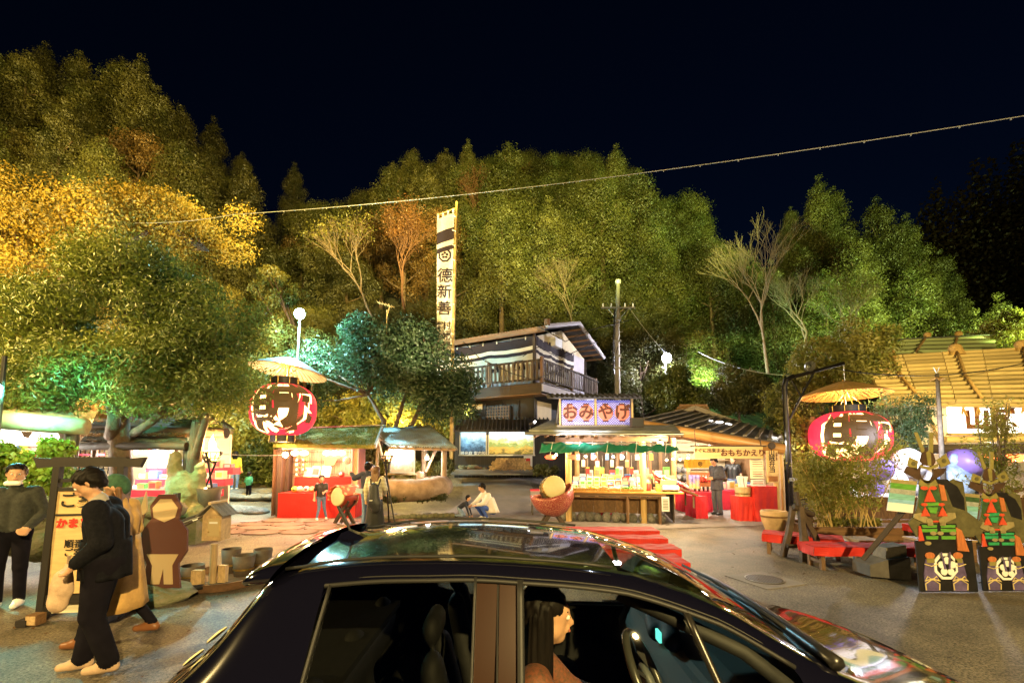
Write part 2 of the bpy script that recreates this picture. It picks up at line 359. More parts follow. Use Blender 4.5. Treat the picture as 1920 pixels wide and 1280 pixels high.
# asphalt: aggregate speckle, patches, cracks
asph = bpy.data.materials.new('asphalt'); asph.use_nodes = True; nt = asph.node_tree; n = nt.nodes; l = nt.links; b = n['Principled BSDF']
tc = n.new('ShaderNodeTexCoord')
def ntex(sc, det=3, rough=0.6):
    t = n.new('ShaderNodeTexNoise'); t.inputs['Scale'].default_value = sc; t.inputs['Detail'].default_value = det; t.inputs['Roughness'].default_value = rough; l.new(tc.outputs['Object'], t.inputs['Vector']); return t
def ramp(src, p0, c0, p1, c1):
    r = n.new('ShaderNodeValToRGB'); r.color_ramp.elements[0].position = p0; r.color_ramp.elements[1].position = p1; r.color_ramp.elements[0].color = (*c0, 1); r.color_ramp.elements[1].color = (*c1, 1); l.new(src, r.inputs[0]); return r
def mixc(a, b_, f, mode='MULTIPLY'):
    m = n.new('ShaderNodeMixRGB'); m.blend_type = mode; l.new(a, m.inputs[1]); l.new(b_, m.inputs[2]); m.inputs[0].default_value = f; return m
fine = ramp(ntex(38, 4, 0.9).outputs['Fac'], 0.38, (0.014, 0.013, 0.012), 0.62, (0.30, 0.27, 0.22))
big = ramp(ntex(0.7, 9, .72).outputs['Fac'], 0.40, (0.50, 0.47, 0.43), 0.60, (1.2, 1.12, 0.98))
m1 = mixc(fine.outputs[0], big.outputs[0], 1.0)
vor = n.new('ShaderNodeTexVoronoi'); vor.feature = 'DISTANCE_TO_EDGE'; vor.inputs['Scale'].default_value = 0.27
wv = ntex(1.1, 9, 0.75); va = n.new('ShaderNodeVectorMath'); va.operation = 'MULTIPLY_ADD'; va.inputs[1].default_value = (0.9, 0.9, 0); l.new(wv.outputs['Color'], va.inputs[0]); l.new(tc.outputs['Object'], va.inputs[2]); l.new(va.outputs[0], vor.inputs['Vector'])
crk = ramp(vor.outputs['Distance'], 0.0, (0.25, 0.25, 0.25), 0.007, (1, 1, 1)); m2 = mixc(m1.outputs[0], crk.outputs[0], 0.55)
l.new(m2.outputs[0], b.inputs['Base Color']); b.inputs['Roughness'].default_value = 0.62
bp = n.new('ShaderNodeBump'); bp.inputs['Strength'].default_value = 0.9; bp.inputs['Distance'].default_value = 0.006; l.new(ntex(110, 2, 0.8).outputs['Fac'], bp.inputs['Height']); l.new(bp.outputs[0], b.inputs['Normal'])
soil = mat('forest_floor', (0.035, 0.035, 0.014), 0.95, noise=(0.5, 0.5), bump=(1.5, 1, 0.2))
concrete = mat('path_concrete', (0.20, 0.175, 0.16), 0.75, noise=(0.9, 0.35), bump=(60, 0.6, 0.004))
flag = mat('paving_flagstone', (0.23, 0.15, 0.11), 0.8, noise=(2.0, 0.35), bump=(14, 0.6, 0.012), rnd=0.22)
gm = npmesh('ground', Vg, Fg, [asph, soil], mi=(cyf > 23.5).astype(int), smooth=True)
setp(link('ground', gm), kind='structure')
bb = MB(); bb.box((0, 0, -0.9), (900, 900, 0.4)); setp(bb.build('terrain', soil), kind='structure')

def strip(name, pts_l, pts_r, m, dz):      # sheet that follows the ground between two edge lines
    mb = MB(); vs = []; fs = []; K = 8
    for (a, b_) in zip(pts_l, pts_r):
        for k in range(K+1):
            x = a[0]+(b_[0]-a[0])*k/K; y = a[1]+(b_[1]-a[1])*k/K; vs.append((x, y, gzf(x, y)+dz))
    for i in range(len(pts_l)-1):
        for k in range(K): q = i*(K+1)+k; fs.append((q, q+1, q+K+2, q+K+1))
    mb.add(vs, fs); return setp(mb.build(name, m, smooth=True), kind='structure')
yl = np.linspace(9.6, 22.4, 28)
strip('concrete_path', [(np.interp(y, [9.6, 11, 13.5, 16, 19, 22.4], [-2.3, -2.9, -2.3, -1.75, -2.0, -3.6]), y) for y in yl],
      [(np.interp(y, [9.6, 11, 12.2, 13, 14, 22.4], [0.3, 1.6, 7.6, 8.2, 8.4, 8.4]), y) for y in yl], concrete, 0.012)
# flagstones in front of the red stall, each one a stone
for i in range(7):
    for j in range(4):
        x = -7.6+i*0.86+(j % 2)*0.3+rng.uniform(-.06, .06); y = 10.9+j*0.62+rng.uniform(-.04, .04)
        mb = MB(); k = 6; rx, ry = 0.43, 0.30
        pl = [(rx*rng.uniform(.9, 1.06)*math.copysign(abs(math.cos(t))**0.6, math.cos(t)), ry*rng.uniform(.9, 1.06)*math.copysign(abs(math.sin(t))**0.6, math.sin(t))) for t in [2*math.pi*(q+.5)/8 for q in range(8)]]
        mb.add([(a, b_, -0.03) for a, b_ in pl]+[(a, b_, 0.022) for a, b_ in pl]+[(a*.94, b_*.94, 0.03) for a, b_ in pl],
               [tuple(range(16, 24))]+[(q, (q+1) % 8, (q+1) % 8+8, q+8) for q in range(8)]+[(q+8, (q+1) % 8+8, (q+1) % 8+16, q+16) for q in range(8)])
        if i == 0 and j == 0: flagroot = thing('flagstone_paving', 'worn reddish flagstone paving in front of the red-draped stall', 'paving')
        o = mb.build('stone', flag, flagroot, (x, y, gzf(x, y)), (0, 0, rng.uniform(-.05, .05)))

# ================================================================ trees
lf_cedar = leafmat('cedar_leaf', (0.046, 0.052, 0.014), (0.125, 0.115, 0.030), 0.3, 0.5)
lf_green = leafmat('broad_leaf', (0.050, 0.066, 0.016), (0.135, 0.125, 0.030), 0.35, 0.6)
lf_dark = leafmat('dark_evergreen_leaf', (0.035, 0.060, 0.010), (0.130, 0.150, 0.024), 0.3, 0.8)
lf_gold = leafmat('autumn_gold_leaf', (0.24, 0.17, 0.022), (0.50, 0.37, 0.06), 0.35, 0.8)
lf_yel = leafmat('yellow_green_leaf', (0.13, 0.15, 0.025), (0.30, 0.26, 0.05), 0.4, 0.9)
lf_brown = leafmat('brown_leaf', (0.10, 0.06, 0.018), (0.20, 0.12, 0.035), 0.3, 0.7)
lf_olive = leafmat('olive_leaf', (0.08, 0.08, 0.018), (0.19, 0.15, 0.035), 0.35, 0.7)
lf_rust = leafmat('rust_leaf', (0.10, 0.05, 0.015), (0.22, 0.10, 0.03), 0.35, 0.9)
lf_ivy = leafmat('ivy_leaf', (0.13, 0.22, 0.02), (0.34, 0.42, 0.05), 0.4, 2.0)
lf_teal = leafmat('maple_leaf', (0.035, 0.085, 0.035), (0.11, 0.17, 0.07), 0.35, 1.2)

def conifer(h, r, nb, nl, size, m, name, puff=0.9):
    c = []; rad = []
    for i in range(nb):
        t = (i/nb)**1.0*0.93+0.07*rng.random(); z = h*(0.16+0.82*t); rr = r*(1-t)**0.75*rng.uniform(0.55, 1.0); a = i*2.4+rng.uniform(-.4, .4)
        c.append((rr*math.cos(a), rr*math.sin(a), z-0.12*rr)); rad.append(puff*(0.55+0.75*(1-t))*rng.uniform(0.75, 1.2))
    c.append((0, 0, h*0.99)); rad.append(0.35)
    V, Fq = blob_leaves(c, rad, nl, size, flat=0.85, droop=0.4, jit=0.38)
    return npmesh(name, V, Fq, m)
def roundtree(h, r, nb, nl, size, m, name, base=0.35):
    c = []; rad = []
    for i in range(nb):
        d = rng.normal(0, 1, 3); d /= np.linalg.norm(d); rr = rng.uniform(0.45, 1.0)**0.5
        c.append((d[0]*r*rr*.8, d[1]*r*rr*.8, h*(base+(1-base)/2)+d[2]*h*(1-base)/2*rr*.85)); rad.append(r*rng.uniform(0.2, 0.38))
    V, Fq = blob_leaves(c, rad, nl, size, jit=0.42)
    return npmesh(name, V, Fq, m)
def trunkmesh(h, r, name='trunk', limbs=5, spread=1.5, m=bark):
    mb = MB(); mb.tube([(0,0,-0.5), (0.05,0,h*.35), (-.05,.04,h*.7), (0,0,h*.95)], [r, r*.75, r*.4, r*.1], 8)
    for i in range(limbs):
        a = i*2.4; z = h*(.35+.5*i/limbs); mb.tube([(0,0,z), (spread*.5*math.cos(a), spread*.5*math.sin(a), z+.25*spread), (spread*math.cos(a), spread*math.sin(a), z+.6*spread)], [r*.4, r*.25, r*.08], 5)
    me = bpy.data.meshes.new(name); me.from_pydata(mb.v, [], mb.f); me.materials.append(m); me.polygons.foreach_set('use_smooth', [True]*len(me.polygons)); return me
ced = [conifer(13, 3.1, 52, 32000, 0.175, lf_cedar, 'cedar_crown', 1.1), conifer(14, 2.6, 50, 30000, 0.17, lf_cedar, 'cedar_crown', .95), conifer(12, 3.5, 60, 34000, 0.175, lf_green, 'cedar_crown', 1.2)]
rnd_ = [roundtree(9.5, 3.6, 52, 34000, 0.165, lf_green, 'broadleaf_crown', .2), roundtree(8.5, 3.2, 46, 29000, 0.16, lf_cedar, 'broadleaf_crown', .15), roundtree(8, 3.0, 40, 24000, 0.16, lf_olive, 'broadleaf_crown', .2), roundtree(8.5, 2.8, 30, 12000, 0.15, lf_brown, 'broadleaf_crown', .2)]
tr_c = trunkmesh(12, 0.26); tr_r = trunkmesh(7.5, 0.2, limbs=7, spread=1.9)
def zone(px):
    return 0 if px < 470 else (1 if px < 1430 else 2)
ZL = ['on the slope beyond the west huts', 'on the hill behind the balcony house', 'on the slope behind the bamboo roof']
def put_tree(x, y, kind, sc, me_c, me_t, label, group, cat='tree', name='cedar_tree', sink=0.3):
    t = thing(name, label, cat, (x, y, gzf(x, y)-sink), rng.uniform(0, 6.28), group); t.scale = (sc*rng.uniform(.9, 1.1), sc*rng.uniform(.9, 1.1), sc)
    link('crown', me_c, t); link('trunk', me_t, t); return t
nt_count = 0
for row, yy in enumerate([26, 29, 32.5, 36, 39.5, 43, 47, 51, 55, 59, 63, 66]):
    sp = 4.0 if yy < 40 else 4.7
    x = -1.24*yy+rng.uniform(0, 2)
    while x < 1.3*yy:
        px = CX+F*x/yy; hc, yc = crest(x, yy)
        ok = yy <= yc+1.5 and 240 > -px and px < 2050
        if px < 470 and yy < 27 : ok = ok and px < 300
        if ok and 590 < px < 930 and yy < 33 and rng.random() < .7: ok = False
        if ok and 1350 < px < 1750 and yy < 33: ok = False
        if ok and 940 < px < 1180 and yy < 30: ok = False
        if ok:
            z = zone(px); con = rng.random() < (0.8 if z == 0 else (0.16 if z == 1 else 0.9)) and yy > 31 and not (z == 1 and yy > yc-9)
            jx, jy = x+rng.uniform(-.9, .9), yy+rng.uniform(-1.2, 1.2)
            if con: put_tree(jx, jy, 0, rng.uniform(.82, 1.12), ced[rng.integers(3)], tr_c, 'green cedar in the thick stand '+ZL[z], 'cedars '+ZL[z])
            else: put_tree(jx, jy, 1, rng.uniform(.8, 1.15)*(0.75 if yy < 33 else 1), rnd_[(rng.integers(3) if rng.random() > .13 or yy < 36 else 3) if z != 2 else 0], tr_r, 'bushy broadleaf tree among the cedars '+ZL[z], 'broadleaf trees '+ZL[z], name='broadleaf_tree')
            nt_count += 1
        x += sp*rng.uniform(.8, 1.2)
# spires that break the skyline, placed one by one
for px, py, Yd, hh in [(400,238,52,15),(455,288,56,13),(553,318,58,12),(1482,388,48,8),(1535,350,47,15),(1560,352,49,15),(1642,372,45,15),(1700,420,45,13),(1760,470,44,12),(230,110,45,15),(150,98,45,15),(310,200,46,14)]:
    p = P(px, py, Yd); sc = hh/13.0
    t = thing('cedar_tree', 'tall pointed cedar standing above its neighbours on the wooded skyline', 'tree', (p.x, Yd, p.z-13*sc), rng.uniform(0, 6), 'pointed cedars on the skyline'); t.scale = (sc*.95, sc*.95, sc)
    link('crown', ced[rng.integers(2)], t); link('trunk', tr_c, t)
# far wooded ridge, one mass
pos = []
for i in range(70000):
    a = rng.uniform(0.55, 1.6); d = rng.uniform(90, 110); top = np.interp(a, [.55, .8, .95, 1.15, 1.6], [14, 40, 55, 66, 70])
    pos.append((a*d, d, top*rng.random()**0.6+2.2*math.sin(a*60)+1.3*math.sin(a*143)))
pos = np.array(pos); V, Fq = leaves(pos, np.tile([0, -.8, .5], (len(pos), 1)), .8, aspect=.7)
setp(link('far_forest', npmesh('far_forest', V, Fq, leafmat('far_forest_leaf', (.02,.012,.004), (.05,.028,.008), .2, .1))), kind='stuff', label='nearly black far forest on the ridge beyond the cedars')
hb = MB(); hv = []
for i in range(40):
    a = .5+i*.03; top = np.interp(a, [.55, .8, .95, 1.15, 1.6], [14, 40, 55, 66, 70])
    hv += [(a*98, 98, -2), (a*112, 112, top)]
hb.add(hv, [(2*i, 2*i+2, 2*i+3, 2*i+1) for i in range(39)]); setp(hb.build('far_hill', soil, smooth=True), kind='structure')

def crown_px(cx, cy, rx, ry, Yd, dep, nb, br, nl, ls, m, org, aspect=.45, seed=None, jit=.7, nz=0.85):
    """crown of leaf clumps centred where the pixel ray meets depth Yd, returned relative to org"""
    c = []; rad = []; ctr = P(cx, cy, Yd); sx, sz = rx*Yd/F, ry*Yd/F
    for i in range(nb):
        d = rng.normal(0, 1, 3); d /= np.linalg.norm(d); rr = rng.uniform(.25, 1)**.5*.88
        c.append((ctr.x+d[0]*sx*rr-org[0], ctr.y+d[1]*dep*rr-org[1], ctr.z+d[2]*sz*rr-org[2])); rad.append(br*rng.uniform(.65, 1.3))
    return c, rad
def neartree(name, label, cat, base, crowns, m, ls, nl, stems, br=.5, aspect=.45, group=None, barkm=bark, flat=.8, jit=.7):
    t = thing(name, label, cat, base, 0, group); C_, R_ = [], []
    for (cx, cy, rx, ry, Yd, dep, nb) in crowns:
        c, r = crown_px(cx, cy, rx, ry, Yd, dep, nb, br, 0, ls, m, base); C_ += c; R_ += r
    V, Fq = blob_leaves(C_, R_, nl, ls, flat=flat, aspect=aspect, jit=jit)
    link('crown', npmesh('crown', V, Fq, m), t)
    B_ = Vector(base)
    mb = MB()
    for st in stems:
        mb.tube([Vector(p)-B_ for p in st[0]], st[1], 8)
    # fine limbs reach into the clumps
    tops = [Vector(st[0][-1])-B_ for st in stems]
    if tops:
        for c in C_[::3]:
            c = Vector(c); a = min(tops, key=lambda q: (q-c).length); mid = (a+c)/2+Vector((rng.uniform(-.15, .15), rng.uniform(-.15, .15), -.1)); r0 = 0.02+.012*(a-c).length
            mb.tube([a, mid, c], [r0, r0*.6, r0*.2], 5)
        mb.build('trunk', barkm, t, smooth=True)
    return t
# golden autumn tree under the sodium flood
b0 = P(60, 800, 17); b0.z = gzf(b0.x, 17)
neartree('autumn_tree', 'large golden autumn tree glowing under a sodium lamp at the edge of the wood', 'tree', b0,
         [(60,430,190,120,16,2.2,46),(-150,480,200,190,16,2.4,40),(190,440,70,70,16.5,1.2,14),(60,620,170,90,16.5,2,20),(390,440,100,60,19,1.5,14),(300,400,90,60,18,1.5,14)], lf_gold, .115, 98000,
         [([b0, P(100,560,16.5), P(150,500,16)], [.3,.2,.1]), ([P(100,560,16.5), P(40,470,16), P(10,400,16)], [.18,.12,.05]), ([P(100,560,16.5), P(200,480,16.3), P(300,420,18), P(390,470,19)], [.18,.12,.08,.04])], br=.72)
# big evergreen growing through the hut roof
b1 = P(215, 835, 9.9)
b1b = Vector((b1.x, 9.9, 0))
neartree('evergreen_tree', 'big dark evergreen tree with several crooked stems rising through the thatched hut roof', 'tree', b1b,
         [(230,610,200,130,9.8,1.5,60),(60,640,110,110,9.8,1.2,26),(390,640,95,140,10,1.2,26),(250,500,130,50,10,1.0,16),(150,700,150,50,9.2,.8,20),(330,730,140,40,9.4,.8,16),(30,740,90,50,9.0,.8,12)], lf_dark, .105, 115000,
         [([b1b, P(228,900,9.9), P(222,800,9.9), P(240,740,9.9), P(250,640,9.9)], [.24,.2,.2,.14,.07]), ([P(210,820,9.8), P(214,780,9.6), P(205,735,9.5), P(160,660,9.5)], [.14,.11,.10,.04]),
          ([P(250,812,9.8), P(285,790,9.6), P(312,765,9.6), P(380,690,9.8)], [.09,.08,.07,.04]), ([P(365,860,9.7), P(382,800,9.7), P(392,768,9.7), P(380,680,9.8)], [.08,.07,.06,.03])], br=.5, aspect=.28, barkm=bark)
b2 = P(700, 850, 16.5); b2.z = gzf(b2.x, 16.5)
neartree('maple_tree', 'round leafy maple behind the corrugated-roof shelter, tinted blue-green by the street lamp', 'tree', b2,
         [(760,680,120,75,15.5,1.6,44),(700,640,70,50,15.5,1.2,16),(840,740,50,55,15,1,14),(590,700,50,60,16.5,1,12)], lf_teal, .13, 42000,
         [([b2, P(720,790,16), P(690,740,15.8)], [.13,.09,.05]), ([b2, P(745,790,16), P(760,740,15.8)], [.12,.08,.05]), ([b2, P(775,790,16), P(800,740,15.6)], [.12,.08,.05])], br=.5)
b3 = P(475, 900, 18.9); b3.z = gzf(b3.x, 18.9)
neartree('shrub', 'tall loose yellow-green shrub beside the hanging lantern, behind the two children', 'shrub', b3,
         [(480,785,75,62,18.9,1.2,30),(450,690,60,60,18.5,1.2,16),(520,640,60,60,19,1,14)], lf_yel, .15, 26000, [([b3, P(472,820,18.8)], [.1,.05])], br=.5)
bh = P(720, 830, 19.8); bh.z = gzf(bh.x, 19.8)
neartree('shrub', 'wide golden-lit shrub bank behind the mossy hut and the corrugated shelter', 'shrub', bh, [(640,775,70,45,20,1,20),(740,770,80,48,20,1,24),(820,790,50,50,20.5,1,16)], lf_yel, .14, 26000, [([bh, P(700,790,19.9)], [.08,.04]), ([bh, P(780,790,20)], [.08,.04])], br=.55)
lamp('POINT', tuple(P(455,835,15.6)), 260, (1,.72,.22), .1)  # extra warm light added to brighten the children and the ledge
b4 = P(590, 820, 19.5); b4.z = gzf(b4.x, 19.5)
neartree('small_tree', 'small tree with white-lit leaves just under the teal street lamp', 'tree', b4, [(590,650,36,34,19,.8,14),(515,545,70,50,21,1,14)], lf_yel, .15, 9000, [([b4, P(585,700,19.3)], [.1,.05])], br=.38)
b5 = P(1560, 900, 18); b5.z = 0
neartree('maple_tree', 'airy yellow-green maple between the lamp arm and the bamboo roof', 'tree', b5,
         [(1560,680,110,55,17.5,1.3,30),(1500,760,60,70,17,1,20),(1620,640,60,45,18,1,12),(1470,850,36,90,15.2,.6,16)], lf_yel, .14, 26000,
         [([b5, P(1540,760,17.8), P(1520,690,17.6)], [.12,.08,.04]), ([P(1540,760,17.8), P(1590,700,17.6), P(1640,640,17.6)], [.08,.06,.03])], br=.5)
for (lab, nm, cx, cy, rx, ry, Yd, m, n_) in [('dark glossy shrub mass behind the souvenir roof, below the white lamp', 'shrub', 1262, 735, 62, 48, 21, lf_dark, 15000), ('round green shrub behind the ridge of the takeaway building', 'shrub', 1385, 735, 70, 52, 22, lf_green, 15000),
        ('bright green leafy bush at the far end of the bamboo roof', 'shrub', 1890, 625, 70, 42, 22, lf_yel, 12000), ('green conifer shrub growing beside the steel lamp post', 'shrub', 1478, 800, 30, 110, 16, lf_green, 11000),
        ('dark bush between the ledge and the red stall', 'shrub', 500, 865, 42, 50, 18.6, lf_dark, 9000)]:
    p = P(cx, cy+ry, Yd); p.z = gzf(p.x, Yd)
    neartree(nm, lab, 'shrub', p, [(cx,cy,rx,ry,Yd,1.2,22)], m, .14, n_, [([p, P(cx,cy,Yd)], [.08,.04])], br=.45)

def bare(name, label, base, height, spread, r0, depth, seed, lean=(0,0), m=bark_pale, group=None, sides=4, leafm=None):
    rs = random.Random(seed); mb = MB(); tips = []
    def grow(p, d, L, r, k):
        q = p+d*L*0.5+Vector((rs.uniform(-.08, .08), rs.uniform(-.08, .08), 0))*L; e = q+(d+Vector((rs.uniform(-.2, .2), rs.uniform(-.2, .2), .06))).normalized()*L*.5
        mb.tube([p, q, e], [r, r*.8, r*.6], 6 if k > depth-2 else sides, cap=False)
        if k == 0: tips.append(e); return
        for i in range(3 if k > 1 else 3):
            a = rs.uniform(0, 6.28); s = spread*rs.uniform(.5, 1.15); nd = (d+Vector((math.cos(a)*s, math.sin(a)*s, rs.uniform(-.05, .4)))).normalized()
            grow(e if i else q.lerp(e, .6), nd, L*rs.uniform(.62, .85), r*.58, k-1)
    grow(Vector((0,0,0)), Vector((lean[0], lean[1], 1)).normalized(), height, r0, depth)
    t = thing(name, label, 'tree', base, 0, group); mb.build('trunk', m, t, smooth=True)
    if leafm:
        tp = np.array([tuple(v) for v in tips]); tp = np.repeat(tp, 6, 0)+rng.normal(0, .18, (len(tp)*6, 3)); V, Fq = leaves(tp, np.tile([0,0,1.], (len(tp), 1)), .12, jit=.6)
        link('crown', npmesh('crown', V, Fq, leafm), t)
    return t
def gbase(px, py, Yd): p = P(px, py, Yd); return Vector((p.x, Yd, gzf(p.x, Yd)))
bare('bare_tree', 'wide bare tree with pale twiggy branches behind the lamp arm', P(1440, 700, 24), 2.3, .62, .10, 6, 3, m=mat('lit_branch_bark', (.24,.20,.12), .85))  # lamp light brightened into this bark colour
bare('bare_tree', 'bare multi-branched tree leaning over the bamboo roof, lit green', P(1575, 690, 25), 1.75, .75, .09, 6, 9, lean=(.25,0), m=bark_pale, leafm=lf_yel)
bare('bare_tree', 'bare reddish-brown tree rising behind the tall banner', P(760, 590, 27), 2.1, .6, .10, 6, 21, lean=(-.1,0), m=mat('reddish_bark', (0.12,0.055,0.028), .85), leafm=lf_rust)
bare('bare_tree', 'leaning thin tree with yellow-green leaf tufts left of the banner', P(700, 600, 23), 1.9, .6, .07, 5, 5, lean=(-.55,0), leafm=lf_yel)
bare('bare_tree', 'small bare tree directly behind the gable of the balcony house', P(1080, 640, 29), 1.7, .75, .08, 6, 31, lean=(-.1,0), leafm=None)
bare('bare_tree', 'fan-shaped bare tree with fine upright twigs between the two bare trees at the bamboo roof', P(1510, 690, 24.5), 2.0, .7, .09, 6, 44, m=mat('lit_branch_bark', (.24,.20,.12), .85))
bare('bare_tree', 'slim bare tree on the hill above the banner tip', P(900, 480, 44), 2.6, .5, .14, 5, 33, m=mat('reddish_bark', (0.20,0.09,0.04), .85), leafm=lf_rust)
bare('bare_tree', 'bare brown tree on the hill above the gabled roof', P(1000, 560, 38), 2.3, .5, .14, 5, 35, m=mat('reddish_bark', (0.20,0.09,0.04), .85), leafm=lf_rust)
# ================================================================ buildings
def emblem(parent, c, r, m, facing=(R(90),0,0), ring=True, name='emblem', dy=0.0, hexa=6):
    """hexagonal crest ring with five petals, lying in the local x-z plane"""
    mb = MB(); n = hexa; a0 = math.pi/2 if hexa == 6 else math.pi/8
    if ring:
        o = [(r*math.cos(a0+2*math.pi*i/n), r*1.1*math.sin(a0+2*math.pi*i/n)) for i in range(n)]; q = [(x*.76, z*.76) for x, z in o]
        vs = [(x, 0, z) for x, z in o]+[(x, 0, z) for x, z in q]+[(x, -.006, z) for x, z in o]+[(x, -.006, z) for x, z in q]
        fs = [(i, (i+1) % n, (i+1) % n+n, i+n) for i in range(n)]+[(i+2*n, (i+1) % n+2*n, (i+1) % n+3*n, i+3*n) for i in range(n)]+[(i, (i+1) % n, (i+1) % n+2*n, i+2*n) for i in range(n)]
        mb.add(vs, fs)
    for k in range(5):
        t = math.pi/2+k*2*math.pi/5; cx, cz = .36*r*math.cos(t), .36*r*math.sin(t)
        pl = [(cx+.17*r*math.cos(s+t)*1.25, cz+.17*r*math.sin(s+t)) for s in [2*math.pi*j/10 for j in range(10)]]
        mb.prism(pl, -.006, 0)
    return mb.build(name, m, parent, c, facing if facing else (0,0,0))

# ---- house with balcony
ANG = R(-31.1)
H = thing('balcony_house', 'dark two-storey house with balcony and striped black and white cloth round its upper floor', 'house', (1.27, 19.0, 0), ANG)
g0 = 0.7
mb = MB(); mb.box((-4.4, 3.9, 2.8), (7.2, 6.2, 3.9)); mb.build('wall', wood_black, H)
mb = MB(); mb.box((-4.4, 3.75, 5.95), (7.2, 5.9, 2.4)); mb.build('upper_wall', grey_plaster, H)
mb = MB(); mb.prism([(0.79, 7.1), (6.72, 7.1), (3.7, 8.05)], 0, 0.06)
o = mb.build('gable_wall', cream, H, (-0.80, 0, 0), (0, 0, 0)); o.rotation_euler = (0, 0, R(90)); o.location = (-0.79, 0, 0)
# roof, two slopes, each with battens
for (ya, za, yb, zb) in ((0.15, 7.25, 3.7, 8.25), (7.2, 7.15, 3.7, 8.25)):
    mb = MB(); c = ((ya+yb)/2, (za+zb)/2); Lr = math.hypot(yb-ya, zb-za); mb.box((-4.2, c[0], c[1]), (8.6, Lr, 0.12), rot=(math.atan2(zb-za, yb-ya) if yb > ya else math.atan2(za-zb, ya-yb), 0, 0))
    r_ = mb.build('roof', roof_tile, H)
mb = MB(); mb.tube([(0.16, 0.1, 7.28), (0.16, 3.7, 8.3), (0.16, 7.25, 7.2)], 0.10, 6); mb.build('bargeboard', grey_plaster, H)
pc('fascia', H, (-4.1, 0.08, 7.16), (8.4, 0.10, 0.24), wood_mid)
pcyl('ridge_cap', H, (.2, .1, 7.3), (.2, .1, 7.55), .14, wood_mid)
for i in range(7): pc('rafter', H, (-.30, 3.9+i*.5, 8.02-i*.16), (1.0, .06, .08), wood_mid)
pc('air_conditioner', H, (-.60, 2.6, 7.15), (.35, .75, .42), plastic_white)
for i in range(4): pc('corner_post', H, [(-.78,.78,5.9),(-.78,4.9,5.8),(-7.9,.78,5.9),(-.78,6.75,5.7)][i], (.12,.12,2.6), wood_dark)
# striped cloth: white sheet with dark bands, hung from ties
def stripes(parent, L, rotz, loc, sag=0.16, emb=4, name='striped_cloth'):
    rows = [(7.06, 6.62, 1), (6.62, 6.45, 0), (6.45, 6.29, 1), (6.29, 5.2, 0)]
    mb = MB(); N = 40
    for (za, zb, k) in rows:
        vs = []
        for j in range(5):
            for i in range(N+1):
                u = i/N; s = abs(math.sin(u*math.pi*3))**.7*sag*0.5; z = za+(zb-za)*j/4-s+sag*.4; vs.append((u*L, -.02-.035*math.sin(u*61)*(.3+(7-z)*.5)-.02*math.sin(u*23+z), z))
        mb.add(vs, [(j*(N+1)+i, j*(N+1)+i+1, (j+1)*(N+1)+i+1, (j+1)*(N+1)+i) for j in range(4) for i in range(N)], k)
    o = mb.build(name, [banner_cloth, banner_dark], parent, loc, (0,0,rotz), smooth=True)
    for i in range(emb):
        x = L*(i+.5)/emb; mq = MB(); mq.prism([(x-.34, 5.62), (x+.34, 5.62), (x+.22, 6.05), (x-.22, 6.05)], -.10, -.085); mq.prism([(x-.22, 5.64), (x+.22, 5.64), (x+.14, 5.92), (x-.14, 5.92)], -.112, -.101, 1); mq.ball((x,-.112,5.72), (.09,.008,.09), 8)
        mq.build('crest', [banner_dark, banner_cloth], o)
    for i in range(9): pc('tie', o, (L*(i+.5)/9, -.02, 7.06), (.05, .03, .16), banner_cloth)
stripes(H, 7.0, 0, (-7.8, .72, 0), emb=5)
stripes(H, 4.3, R(90), (-.72, .8, 0), emb=5)
# balcony: floor, brackets, rails, balusters one by one
pc('balcony_floor', H, (-4.0, .45, 4.78), (8.0, .95, .14), wood_dark); pc('balcony_floor', H, (-.38, 3.7, 4.78), (.80, 5.5, .14), wood_dark)
pc('balcony_skirt', H, (-4.0, -.04, 4.62), (8.0, .06, .42), wood_dark); pc('balcony_skirt', H, (.03, 3.1, 4.62), (.06, 6.3, .30), grey_plaster)
pc('soffit', H, (-4.0, .3, 4.37), (8.0, .8, .05), wood_mid)
for z in (5.82, 5.02): pc('rail', H, (-4.0, -.03, z), (8.0, .07, .08), wood_dark); pc('rail', H, (.02, 3.15, z), (.07, 6.3, .08), wood_dark)
baluster_m = mat('weathered_baluster', (.085,.06,.038), .8, noise=(5,.4), rnd=.3)
for i in range(34): pc('baluster', H, (-.2-i*.235, -.08, 5.4), (.10, .03, .86), baluster_m)
for i in range(27): pc('baluster', H, (.07, .2+i*.235, 5.4), (.03, .10, .86), baluster_m)
for p_ in ((0, 0), (-2.7, 0), (-5.4, 0), (-8, 0), (.0, 3.1), (.0, 6.3)): pc('balcony_post', H, (p_[0], p_[1], 5.40), (.13, .13, 1.1), wood_mid)
# lower storey trim
for (x0, x1, z0, z1) in [(-7.8,-6.1,3.95,4.2), (-6.0,-3.6,3.95,4.2), (-7.8,-6.4,2.9,3.15), (-6.3,-5.0,2.9,3.15), (-4.9,-3.7,2.9,3.15)]: pc('cream_panel', H, ((x0+x1)/2, .77, (z0+z1)/2), (x1-x0, .06, z1-z0), cream)
for i in range(9): pc('upright', H, (-7.9+i*.9, .76, 3.3), (.07, .10, 1.9), wood_black)
lat = pc('lattice_window', H, (-2.6, .66, 3.5), (1.3, .08, 1.1), wood_black)
for i in range(9): pc('lattice_bar', H, (-3.18+i*.145, .60, 3.5), (.035, .04, 1.08), wood_mid)
for i in range(8): pc('lattice_bar', H, (-2.6, .585, 3.02+i*.138), (1.28, .03, .035), wood_mid)
pc('wall_panel', H, (-.76, 1.6, 3.4), (.06, 1.5, 1.6), cream)
pc('downpipe', H, (-.55, .3, 4.0), (.07, .07, 1.8), black_metal)
sp_ = thing('cable_bundle', 'black electric cables looping along the balcony railing of the dark house', 'cable', (1.27, 19, 5))
mb = MB()
